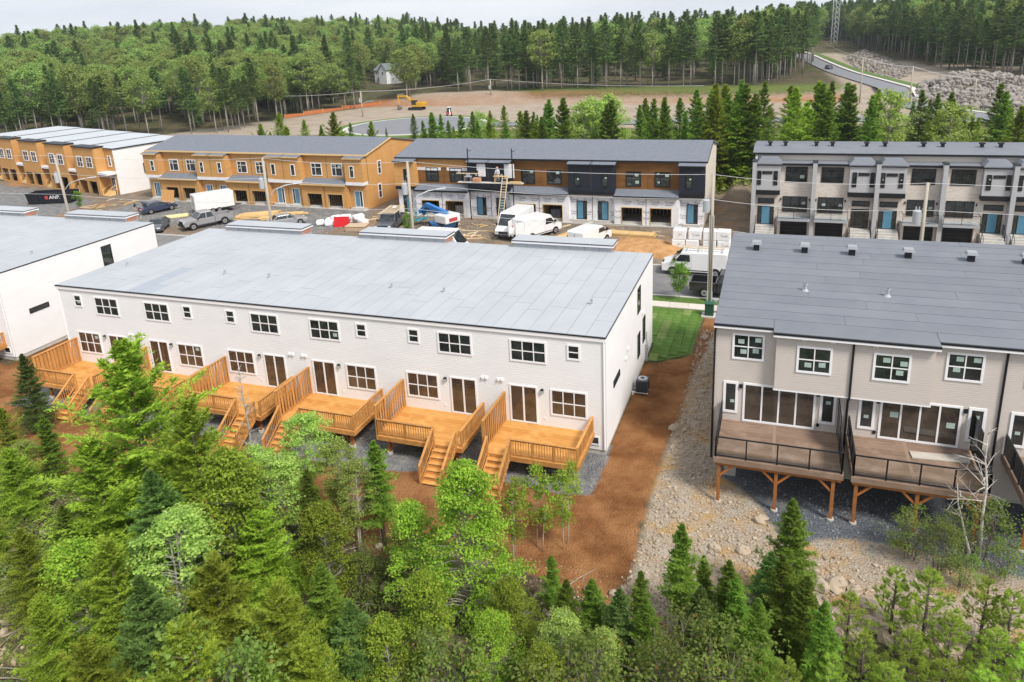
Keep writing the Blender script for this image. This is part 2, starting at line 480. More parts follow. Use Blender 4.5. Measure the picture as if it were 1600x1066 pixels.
ROCK = [(3.1, 19), (5.6, 19), (5.6, 2), (60, 2), (60, -8.5), (20, -7.6), (13, -8.2), (9, -8.6), (6.5, -11), (5, -15), (2.2, -15), (2.6, -10), (2.9, -8), (2.75, -2), (2.9, 2), (3.1, 9)]
MUD = [(-160, 32.6), (80, 32.6), (80, 66), (-160, 66)]
DRIVE = [(-80, 36), (-42, 36), (-40, 44), (-42, 49), (-80, 50)]
DRIVE2 = [(-125, 34), (-84, 34), (-88, 47), (-124, 56)]
SITE = [(-140, 112), (-104, 112), (-60, 124), (40, 132), (48, 168), (24, 186), (-60, 184), (-84, 205), (-112, 190), (-122, 160)]
BANK = [(-120, 178), (-60, 181), (24, 178), (24, 188), (-60, 192), (-120, 190)]
GREEN = [(-110, 192), (-60, 192), (24, 188), (30, 204), (-50, 208), (-78, 208)]
GREEN2 = [(-130, 62), (6, 62), (60, 58), (80, 110), (40, 130), (-60, 122), (-104, 110)]
RUB = [(24, 190), (46, 150), (95, 150), (95, 240), (60, 260), (30, 330), (20, 330)]
def vcol(me, name, arrs):
    a = me.color_attributes.new(name, 'FLOAT_COLOR', 'POINT')
    a.data.foreach_set('color', np.stack(arrs, -1).astype('f').ravel())
def grid_mesh(name, GX, GY, GZ, mask=None):
    ny, nx = GX.shape
    idx = np.arange(nx * ny).reshape(ny, nx)
    q = np.stack([idx[:-1, :-1], idx[:-1, 1:], idx[1:, 1:], idx[1:, :-1]], -1).reshape(-1, 4)
    me = bpy.data.meshes.new(name)
    me.vertices.add(nx * ny); me.vertices.foreach_set('co', np.stack([GX, GY, GZ], -1).astype('f').ravel())
    me.loops.add(len(q) * 4); me.loops.foreach_set('vertex_index', q.astype('i').ravel())
    me.polygons.add(len(q)); me.polygons.foreach_set('loop_start', np.arange(0, len(q) * 4, 4, dtype='i'))
    me.polygons.foreach_set('use_smooth', np.ones(len(q), bool))
    me.update(calc_edges=True); return me
gme = grid_mesh('ground', GX, GY, GZ)
xf, yf = GX.ravel(), GY.ravel()
z0 = np.zeros(len(xf))
soil = zone(SOIL, xf, yf, .6)
grav = np.maximum(zone(GRAV, xf, yf, .4), zone(DRIVE, xf, yf, 2.2) * .9); grav = np.maximum(grav, zone(DRIVE2, xf, yf, 2.5))
egr = zone(EGRAV, xf, yf, .6)
rock = zone(ROCK, xf, yf, .8)
mud = zone(MUD, xf, yf, 1.2)
vcol(gme, 'zone', [soil, grav, rock, egr])
vcol(gme, 'zone2', [mud, np.maximum(zone(SITE, xf, yf, 4), zone(RUB, xf, yf, 5)), zone(BANK, xf, yf, 3), np.maximum(zone(GREEN, xf, yf, 4), zone(GREEN2, xf, yf, 5))])
def groundmat():
    m, n, l, b = nodemat('ground_mixed')
    g = n.new('ShaderNodeNewGeometry'); pos = g.outputs['Position']
    a1 = n.new('ShaderNodeAttribute'); a1.attribute_name = 'zone'
    a2 = n.new('ShaderNodeAttribute'); a2.attribute_name = 'zone2'
    s1 = n.new('ShaderNodeSeparateColor'); l.new(a1.outputs['Color'], s1.inputs[0])
    s2 = n.new('ShaderNodeSeparateColor'); l.new(a2.outputs['Color'], s2.inputs[0])
    fine = noise(n, l, pos, 7, 5, .7); mid = noise(n, l, pos, 1.3, 5, .65); big = noise(n, l, pos, .22, 4, .6)
    edge = math_(n, l, 'MULTIPLY_ADD', noise(n, l, pos, .9, 3, .6), .8); l.new(math_(n, l, 'MULTIPLY', noise(n, l, pos, 5, 4, .7), .5), edge.node.inputs[2]); edge = math_(n, l, 'SUBTRACT', edge, .15)
    vor = n.new('ShaderNodeTexVoronoi'); vor.inputs['Scale'].default_value = 13; l.new(pos, vor.inputs['Vector'])
    vor2 = n.new('ShaderNodeTexVoronoi'); vor2.inputs['Scale'].default_value = 14; l.new(pos, vor2.inputs['Vector'])
    def w(o, sharp=.16):
        e = math_(n, l, 'ADD', o, math_(n, l, 'MULTIPLY', math_(n, l, 'SUBTRACT', edge, .5), .75))
        return ramp(n, l, e, .5 - sharp, .5 + sharp)
    # forest floor, needles and litter
    base = mixc(n, l, ramp(n, l, mid, .3, .7), (.055, .042, .028), (.16, .12, .075))
    base = mixc(n, l, ramp(n, l, fine, .55, .72), base, (.27, .215, .15))
    base = mixc(n, l, ramp(n, l, big, .45, .65), base, (.05, .075, .02))
    grass = mixc(n, l, ramp(n, l, mid, .3, .7), (.075, .12, .022), (.17, .19, .055))
    col = mixc(n, l, w(a2.outputs['Alpha'], .25), base, grass)
    sitec = mixc(n, l, ramp(n, l, big, .35, .7), (.33, .26, .195), (.41, .355, .29))
    sitec = mixc(n, l, ramp(n, l, fine, .5, .75), sitec, (.27, .23, .20))
    col = mixc(n, l, w(s2.outputs[1], .2), col, sitec)
    col = mixc(n, l, w(s2.outputs[2], .25), col, mixc(n, l, ramp(n, l, mid, .35, .7), (.30, .13, .055), (.38, .20, .10)))
    mudc = mixc(n, l, ramp(n, l, noise(n, l, pos, .55, 6, .7), .35, .65), (.155, .115, .08), (.27, .215, .16))
    mudc = mixc(n, l, ramp(n, l, fine, .5, .7), mudc, (.22, .20, .18))
    mudc = mixc(n, l, ramp(n, l, noise(n, l, pos, .17, 4, .6), .55, .68), mudc, (.37, .20, .09))
    col = mixc(n, l, w(s2.outputs[0], .2), col, mudc)
    rc = n.new('ShaderNodeHueSaturation'); l.new(vor.outputs['Color'], rc.inputs['Color']); rc.inputs['Saturation'].default_value = .15; rc.inputs['Value'].default_value = .6
    rk = mixc(n, l, ramp(n, l, mid, .4, .7), (.33, .225, .115), (.36, .30, .225))
    rk = mixc(n, l, mixc(n, l, .30, (0, 0, 0), ramp(n, l, vor.outputs['Distance'], .02, .1)), rk, rc.outputs[0])
    rk = mixc(n, l, ramp(n, l, fine, .55, .75), rk, (.38, .34, .28))
    rk = mixc(n, l, ramp(n, l, noise(n, l, pos, .5, 4, .6), .52, .66), rk, (.42, .26, .10))
    col = mixc(n, l, w(s1.outputs[2]), col, rk)
    sc = mixc(n, l, ramp(n, l, mid, .3, .75), (.145, .056, .019), (.25, .112, .044))
    sc = mixc(n, l, ramp(n, l, noise(n, l, pos, .45, 6, .6), .42, .62), sc, (.32, .155, .064))
    sc = mixc(n, l, ramp(n, l, fine, .62, .8), sc, (.10, .045, .02))
    col = mixc(n, l, w(s1.outputs[0], .1), col, sc)
    gv = mixc(n, l, ramp(n, l, vor2.outputs['Distance'], .1, .6), (.235, .24, .25), (.125, .13, .14))
    gv = mixc(n, l, ramp(n, l, mid, .4, .7), gv, (.30, .285, .265))
    col = mixc(n, l, w(s1.outputs[1], .12), col, gv)
    eg = mixc(n, l, ramp(n, l, vor2.outputs['Distance'], .1, .6), (.17, .185, .205), (.095, .105, .12))
    eg = mixc(n, l, ramp(n, l, mid, .55, .8), eg, (.23, .22, .21))
    col = mixc(n, l, w(a1.outputs['Alpha'], .14), col, eg)
    l.new(col, b.inputs['Base Color']); b.inputs['Roughness'].default_value = .95; b.inputs['Specular IOR Level'].default_value = .1
    hh = math_(n, l, 'ADD', math_(n, l, 'MULTIPLY', mid, 1.0), math_(n, l, 'MULTIPLY', fine, .6))
    hh = math_(n, l, 'ADD', hh, math_(n, l, 'MULTIPLY', vor.outputs['Distance'], -.5))
    bumpn(n, l, hh, b, .9, .14)
    return m
gme.materials.append(groundmat())
struct(put(gme, 'ground'), label='bare earth, gravel and forest floor of the building site')

ASPH = M('asphalt', (.15, .145, .145), (.20, .195, .19), .8, .9, .2, 60)
KERB = M('kerb_concrete', (.47, .45, .41), (.55, .53, .49), 2, .85)
struct(MB().box(-240, 24.5, -.05, 110, 32.3, .03).build('street', ASPH), label='grey asphalt street between the terraces')
struct(MB().box(-240, 24.3, -.1, 110, 24.497, .13).build('kerb', KERB))
struct(MB().box(-240, 32.303, -.1, 110, 32.5, .13).build('kerb', KERB))
GRASS = M('grass_turf', (.062, .125, .018), (.115, .185, .035), 2.5, .95, .8, 26, dist=.06)
struct(MB().box(-240, 23.16, -.05, 110, 24.297, .075).build('verge', GRASS), label='narrow grass verge beside the kerb')
sw = struct(MB().box(-46, 21.95, -.1, 8, 23.14, .03).build('pavement', KERB))
slabm = MB().box(-.74, -.575, 0, .74, .575, .035).mesh('paving_slab', M('paving_concrete', (.50, .45, .39), (.57, .52, .46), 2, .85, rnd=.08), .008, 1)
for i in range(6): put(slabm, 'paving_slab', sw, (-2.2 + i * 1.5, 22.545, .029))
# sod lawn laid in strips beside the white terrace
def sodmat(i):
    c = [(.06, .12, .017), (.078, .14, .024), (.12, .165, .045)][i]
    return M('sod', c, tuple(x * 1.7 for x in c), 2.2, .95, .9, 22, dist=.07, rnd=.12)
SODS = [MB().box(-.305, -.61, 0, .305, .61, .05).mesh('sod_strip', sodmat(i), .02, 1) for i in range(3)]
lawn_poly = [(-6, 14.75), (0.12, 14.75), (0.12, 11.8), (.9, 12.0), (2.8, 13.6), (2.95, 21.8), (-6, 21.8)]
lawn = struct(MB().slab(lawn_poly, -.05, .035).build('lawn', GRASS), label='freshly sodded lawn beside the white terrace')
for i in range(-10, 5):
    for k in range(9):
        x = .42 + i * .612; y = 12.45 + k * 1.225 + (i % 2) * .6
        if sdf(lawn_poly, np.array([x]), np.array([y]))[0] > -.12 or y > 21.3 or (x < .1 and y < 15.5): continue
        o = put(SODS[random.choice((0, 0, 1, 1, 2))], 'sod_strip', lawn, (x + random.uniform(-.02, .02), y, .03 + random.uniform(0, .012)), (random.uniform(-.01, .01), random.uniform(-.01, .01), random.uniform(-.02, .02)))
# far roads
def ribbon(pts, w, z, mat, name):
    mb = MB(); vs = []; n = len(pts)
    for i, p in enumerate(pts):
        a, b_ = np.array(pts[max(i - 1, 0)]), np.array(pts[min(i + 1, n - 1)]); d = (b_ - a) / np.linalg.norm(b_ - a); nn = np.array([-d[1], d[0]])
        for s_ in (-1, 1):
            q = np.array(p) + nn * s_ * w / 2; vs.append((q[0], q[1], float(H(*q)) + z))
    mb.add(vs, [(2 * i, 2 * i + 1, 2 * i + 3, 2 * i + 2) for i in range(n - 1)])
    return mb.build(name, mat)
def dens(pts, k=12):
    p = np.array(pts, float); out = []
    for i in range(len(p) - 1):
        for t in range(k): out.append(tuple(p[i] + (p[i + 1] - p[i]) * t / k))
    return out + [tuple(p[-1])]
FARASPH = M('far_asphalt', (.17, .175, .19), (.20, .205, .22), .3, .9)
rd = dens([(70, 100), (38, 160), (33.7, 190), (27.3, 235), (17.5, 304), (2, 420), (-18, 600)])
struct(ribbon(rd, 6.6, .28, FARASPH, 'road'), label='far road climbing away between cleared forest strips')
struct(ribbon([(x + 4.6, y) for x, y in rd], 1.4, .36, KERB, 'pavement'))
struct(ribbon([(x + 6.9, y) for x, y in rd], 2.4, .36, GRASS, 'verge'))
struct(ribbon(dens([(-66, 131), (-20, 137), (30, 141), (52, 138)]), 8.5, .17, FARASPH, 'road'), label='side road leading from the turning circle behind the terraces')
disc = [( -77 + 16.5 * math.cos(t), 131 + 16.5 * math.sin(t)) for t in np.linspace(0, 2 * math.pi, 40, endpoint=False)]
ring = [( -77 + 17.7 * math.cos(t), 131 + 17.7 * math.sin(t)) for t in np.linspace(0, 2 * math.pi, 40, endpoint=False)]
ringg = [( -77 + 20.5 * math.cos(t), 131 + 20.5 * math.sin(t)) for t in np.linspace(0, 2 * math.pi, 40, endpoint=False)]
struct(MB().slab(ringg, -.2, .07).build('verge', GRASS))
struct(MB().slab(ring, -.2, .16).build('kerb', KERB))
struct(MB().slab(disc, -.2, .19).build('turning_circle', FARASPH), label='asphalt turning circle at the end of the side road')
# ---------------------------------------------------------------- white terrace (rear view) and its twin
UW = 6.2
ROOF_SEAM = M('roof_seam', (.12, .13, .14), rough=.8)
def deck_cedar(ox, flip, label, oy=0, gx0=0):
    """cedar deck behind one unit; screen on the left; stairs at left (flip False) or right (flip True)"""
    t = thing('cedar_deck', label, 'deck', (ox, oy, 0), 0, 'cedar decks behind the white terrace')
    W, D, Z = 4.9, 3.3, 1.27
    b = MB()
    nb = 24
    for i in range(nb):
        y0 = -D + i * D / nb; b.box(0, y0, Z - .035, W, y0 + D / nb - .008, Z)
    b.build('floor', CEDAR_FLOOR, t)
    MB().box(0.0, -D - .04, Z - .26, W, -D - .002, Z - .01).box(-.04, -D - .04, Z - .26, -.002, -.02, Z - .01).box(W + .002, -D - .04, Z - .26, W + .04, -.02, Z - .01).build('rim_board', CEDAR, t)
    j = MB()
    for i in range(9): j.box(.1 + i * .58, -D, Z - .24, .14 + i * .58, -.02, Z - .04)
    j.build('joist', POST_WOOD, t); j = None
    MB().box(.1, -D + .35, Z - .46, W - .1, -D + .45, Z - .245).build('beam', POST_WOOD, t)
    for x in (.45, W - .45):
        p = MB().box(x - .08, -D + .32, .12, x + .08, -D + .48, Z - .47).build('post', POST_WOOD, t)
        MB().bar((x, -D + .4, Z - 1.0), (x + (.62 if x < 2 else -.62), -D + .4, Z - .44), .08).build('brace', POST_WOOD, p)
        MB().tube([(x, -D + .4, -.3), (x, -D + .4, .16)], .17, 12).build('footing', CONC, p)
    # privacy screen: posts, cap and boards
    pr = MB()
    for y in (-D + .05, -D + 1.05, -.06): pr.box(-.05, y - .045, Z - .2, .05, y + .045, Z + 1.68)
    pr.box(-.06, -D, Z + 1.68, .07, 0, Z + 1.73).box(-.03, -D, Z + .03, .03, 0, Z + .1)
    sc = pr.build('privacy_screen', CEDAR, t)
    bm_ = MB().box(-.012, -.06, 0, .012, .06, 1.6).mesh('board', CEDAR)
    k = 0
    y = -D + .12
    while y < -.1:
        put(bm_, 'board', sc, (.034 if k % 2 else -.034, y, Z + .08)); y += .128; k += 1
    bal = MB().box(-.017, -.017, 0, .017, .017, .78).mesh('baluster', CEDAR)
    def rail(a, c, name='railing'):
        a, c = Vector(a), Vector(c); d = c - a; L = d.length; n = max(2, int(L / .135))
        r = MB().bar(a + Vector((0, 0, .93)), c + Vector((0, 0, .93)), .13, .035).bar(a + Vector((0, 0, .87)), c + Vector((0, 0, .87)), .035, .08).bar(a + Vector((0, 0, .1)), c + Vector((0, 0, .1)), .035, .08)
        m_ = max(1, int(round(L / 1.3)))
        for i in range(m_ + 1):
            q = a + d * (i / m_); r.box(q.x - .045, q.y - .045, q.z - .15, q.x + .045, q.y + .045, q.z + .93)
        o = r.build(name, CEDAR, t)
        for i in range(1, n):
            q = a + d * (i / n); put(bal, 'baluster', o, (q.x, q.y, q.z + .09))
        return o
    sx0, sx1 = (3.35, 4.55) if flip else (.25, 1.4)      # stair opening on the front edge
    if flip: rail((.06, -D + .05, Z), (sx0 - .05, -D + .05, Z)); rail((W - .05, -D + .1, Z), (W - .05, -.06, Z))
    else: rail((sx1 + .05, -D + .05, Z), (W - .06, -D + .05, Z)); rail((W - .05, -D + .1, Z), (W - .05, -.06, Z))
    # stairs going down towards the yard
    n = 6; run = .29; st = MB(); s = put(None, 'stairs', t)
    for x in (sx0 + .03, sx1 - .03):
        st.hexa([(x - .025, -D, Z - .30), (x + .025, -D, Z - .30), (x + .025, -D, Z - .03), (x - .025, -D, Z - .03),
                 (x - .025, -D - n * run, -.08), (x + .025, -D - n * run, -.08), (x + .025, -D - n * run, .19), (x - .025, -D - n * run, .19)])
        st.build('stringer', CEDAR, s); st = MB()
    tr = MB().box(sx0 - .02, -.29, -.04, sx1 + .02, 0, 0).mesh('tread', CEDAR_FLOOR)
    rs = MB().box(sx0 + .05, -.02, -.17, sx1 - .05, 0, -.042).mesh('riser', CEDAR)
    for i in range(n):
        put(tr, 'tread', s, (0, -D - .03 - i * run, Z - .19 * (i + 1) + .0)); put(rs, 'riser', s, (0, -D - .005 - i * run, Z - .19 * (i + 1) + .14))
    for x in (sx0 - .03, sx1 + .03):
        a, c = Vector((x, -D - .02, Z)), Vector((x, -D - n * run, .12))
        r = MB().bar(a + Vector((0, 0, .93)), c + Vector((0, 0, .93)), .12, .035).bar(a + Vector((0, 0, .86)), c + Vector((0, 0, .86)), .035, .08).bar(a + Vector((0, 0, .14)), c + Vector((0, 0, .14)), .035, .08)
        for q in (a, c): r.box(q.x - .045, q.y - .045, q.z - .25, q.x + .045, q.y + .045, q.z + .93)
        o = r.build('stair_rail', CEDAR, t)
        for i in range(1, 12):
            q = a + (c - a) * (i / 12); put(bal, 'baluster', o, (q.x, q.y, q.z + .12))
    return t
VENT_WHITE = M('vent_plastic', (.78, .78, .78), rough=.4)
def white_terrace(name, label, ox, oy, n, shown, pipes, parap):
    t = thing(name, label, 'terrace', (ox, oy, 0))       # ox = right end, x runs negative
    L = n * UW; D = 14.5; ZT = 6.62
    MB().box(-L, 0, .28, 0, D, ZT).build('wall', WHITE_SIDING, t)
    wp = t.children[0]; lapped(wp, 'f', 0, -L, 0, .28, ZT - .16, WHITE_SIDING); lapped(wp, 'r', 0, 0, D, .28, ZT - .16, WHITE_SIDING)
    MB().box(-L + .03, .03, -.4, -.03, D - .03, .282).build('foundation', CONC, t)
    f = MB().box(-L - .05, -.10, ZT - .17, .03, -.002, ZT + .03).build('gutter', WHITE_TRIM, t)
    MB().box(-L - .06, -.13, ZT + .03, .06, D + .06, ZT + .085).build('roof_edge', BLACK_TRIM, t)
    MB().box(.002, -.02, ZT - .16, .025, D, ZT + .03).build('fascia', WHITE_TRIM, t)
    # roof deck with single membrane sheets, laid front to back with staggered laps
    rf = MB().box(-L - .04, -.09, ZT + .086, .04, D + .04, ZT + .10).build('roof', ROOF_SEAM, t)
    sh = {}
    w = 1.0; k = int(round((L + .06) / w)); w = (L + .06) / k
    for i in range(k):
        x = -L - .03 + i * w; cuts = [-.08]
        c = random.uniform(1.5, 5.5)
        while c < D - 1: cuts.append(c); c += random.choice((4.6, 5.2, 6.0, 7.3))
        cuts.append(D + .03)
        for a, b in zip(cuts[:-1], cuts[1:]):
            m_ = MB().box(x + .010, a + .014, ZT + .09, x + w - .010, b - .014, ZT + .108 + random.uniform(0, .003))
            mt = ROOF_PATCH if (name == 'white_terrace' and i in (6, 7) and a < 0) else ROOF_LIGHT
            m_.build('membrane_sheet', mt, rf)
    for x in pipes:
        p = MB().tube([(x, 4.2, ZT + .1), (x, 4.2, ZT + .42)], .07, 10).tube([(x, 4.2, ZT + .42), (x, 4.2, ZT + .46)], .10, 10).build('vent_pipe', GREY_TRIM, rf)
        MB().tube([(x, 4.2, ZT + .1), (x, 4.2, ZT + .16)], [.17, .09], 12).build('flashing', GREY_TRIM, p)
    for a, b in parap:
        p = MB().box(a, 14.15, ZT - .2, b, 15.4, ZT + .46).build('parapet', GREY_TRIM, t)
        MB().box(a - .10, 14.0, ZT + .46, b + .10, 15.55, ZT + .60).build('fascia', WHITE_TRIM, p)
        MB().box(a - .13, 13.97, ZT + .60, b + .13, 15.58, ZT + .64).build('drip_edge', BLACK_TRIM, p)
        MB().box(a - .08, 14.02, ZT + .635, b + .08, 15.53, ZT + .668).build('cap_sheet', ROOF_LIGHT, p)
        c = MB()
        for q in np.arange(a + 1, b, 1.05): c.box(q, 14.135, ZT + .11, q + .02, 14.149, ZT + .45)
        c.build('sheet_lap', ROOF_DARK, p)
        MB().box(b + .002, 14.2, ZT + .1, b + .03, 15.3, ZT + .44).build('end_board', M('brick_red', (.38, .16, .10), (.45, .22, .15), 6), p)
    for u in shown:
        x0 = -L + u * UW                              # left party line of unit u
        mir = (u % 2 == 0)                            # even units: triple window left, sliding door right
        def X(a, b): return (x0 + a, x0 + b) if not mir else (x0 + UW - b, x0 + UW - a)
        a, b = X(1.08, 3.10); window(t, a, b, 4.86, 6.12, 3, 2, trim=WHITE_TRIM, stickers=.05)
        a, b = X(4.20, 4.90); window(t, a, b, 5.27, 6.13, 1, 2, stickers=.12)
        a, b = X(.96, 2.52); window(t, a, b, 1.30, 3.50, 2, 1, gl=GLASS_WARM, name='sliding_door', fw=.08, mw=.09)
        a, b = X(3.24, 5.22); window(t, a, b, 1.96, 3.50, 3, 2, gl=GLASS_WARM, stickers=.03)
        a, b = X(2.74, 2.86)
        lm = MB().box(a, -.06, 3.18, b, -.002, 3.42).box(a - .03, -.16, 3.36, b + .03, -.05, 3.40).build('wall_lamp', BLACK_TRIM, t)
        MB().box(a + .01, -.15, 3.20, b - .01, -.065, 3.355).build('lamp_glass', STICKER, lm)
        for q in (.22, .45):
            a, b = X(q + .05, q + .19)
            if (a > -L + .1 and b < -.1): MB().box(a, -.12, 3.60, b, -.002, 3.76).build('dryer_vent', VENT_WHITE, t, .02, 1)
        a, b = X(2.85, 2.97); MB().box(a, -.03, 1.62, b, -.002, 1.76).build('socket_cover', VENT_WHITE, t)
        if u in shown[-1:] : pass
    for x in (-L - .0 + .07, -.07): MB().tube([(x, -.06, ZT - .17), (x, -.06, .35)], .045, 8).build('downspout', WHITE_TRIM, t)
    # small basement window by the corner
    window(t, -1.0, -.35, .55, 1.05, 1, 1, fw=.06)
    # side wall
    for (a, b, c, d_, cc, rr) in ((8.75, 9.7, 4.5, 6.15, 1, 2), (10.6, 11.45, 1.8, 3.5, 1, 2), (8.8, 9.6, 1.5, 3.1, 1, 2)):
        window(t, a, b, c, d_, cc, rr, off=0, face='r', trim=BLACK_TRIM, fw=.05, mw=.05)
    window(t, 1.75, 3.35, 3.02, 3.40, 1, 1, off=0, face='r', trim=BLACK_TRIM, fw=.05)
    mb = MB().box(.002, 11.6, .1, .14, 12.0, 1.3).build('meter_box', GREY_TRIM, t)
    MB().tube([(.14, 11.8, 1.0), (.22, 11.8, 1.0)], .10, 12).build('meter', GREY_TRIM, mb)
    MB().tube([(.07, 11.9, 1.3), (.07, 11.9, 2.1)], .03, 8).build('conduit', GREY_TRIM, mb)
    for (y, z) in ((4.9, 3.2), (5.6, 3.5), (10.4, 3.9)): MB().box(.002, y, z, .12, y + .2, z + .18).build('dryer_vent', VENT_WHITE, t, .02, 1)
    return t
PAR = [(-34.9, -27.7), (-22.3, -15.15), (-9.85, -2.7)]
WT = white_terrace('white_terrace', 'long white vinyl sided terrace with pale flat roof and six orange cedar decks', 0, 0, 6, [0, 1, 2, 3, 4, 5], (-35.4, -26.88, -23.32, -14.27, -10.73, -1.7), PAR)
white_terrace('white_terrace', 'white sided terrace with pale flat roof beside the bare muddy gap', -44.05, .8, 6, [4, 5], (-10.7, -1.7), PAR)
dl = ['cedar deck at the muddy gap end of the white terrace', 'cedar deck second from the muddy gap end of the white terrace', 'cedar deck third from the muddy gap end of the white terrace',
      'cedar deck third from the air conditioner end of the white terrace', 'cedar deck second from the air conditioner end of the white terrace', 'cedar deck at the air conditioner end of the white terrace']
for u in range(6):
    x0 = -37.2 + u * UW
    deck_cedar(x0 + (.65 if u % 2 else .75), u % 2 == 0, dl[u])
d = deck_cedar(-44.05 - 5.55, False, 'cedar deck of the white terrace across the muddy gap', .8)
ac = thing('air_conditioner', 'dark grey air conditioner on brackets beside the white wall', 'air conditioner', (.62, 7.25, 0))
DKMETAL = M('dark_metal', (.055, .065, .075), (.075, .085, .10), 6, .5, metal=.2)
MB().box(-.36, -.36, .22, .36, .36, 1.02).build('cabinet', DKMETAL, ac, .06, 2)
lv = MB()
for i in range(9):
    z = .3 + i * .075; lv.box(-.372, -.30, z, .372, .30, z + .03).box(-.30, -.372, z, .30, .372, z + .03)
lv.build('louvre', BLACK_TRIM, ac)
fg_ = MB().tube([(0, 0, 1.0), (0, 0, 1.05)], .30, 20).build('fan_grille', GREY_TRIM, ac)
MB().tube([(0, 0, 1.045), (0, 0, 1.07)], .11, 12).build('fan_hub', BLACK_TRIM, fg_)
MB().box(-.5, -.3, .14, .36, -.22, .22).box(-.5, .22, .14, .36, .3, .22).box(-.6, -.3, .0, -.5, -.2, .22).box(-.6, .2, 0, -.5, .3, .22).build('bracket', WHITE_TRIM, ac)
MB().tube([(-.36, .1, .5), (-.5, .1, .45), (-.6, .1, .7)], .03, 8).build('pipe', WHITE_TRIM, ac)
tb = thing('transformer_box', 'dark green utility box on a pad at the lawn edge', 'utility box', (3.3, 20.9, 0))
MB().box(-.32, -.3, .1, .32, .3, 1.05).build('cabinet', M('utility_green', (.018, .075, .045), rough=.5), tb, .03, 1)
MB().box(-.36, -.34, 1.03, .36, .34, 1.09).build('lid', M('utility_green_lid', (.025, .09, .055), rough=.5), tb)
MB().box(-.55, -.5, -.2, .55, .5, .11).build('pad', CONC, tb)
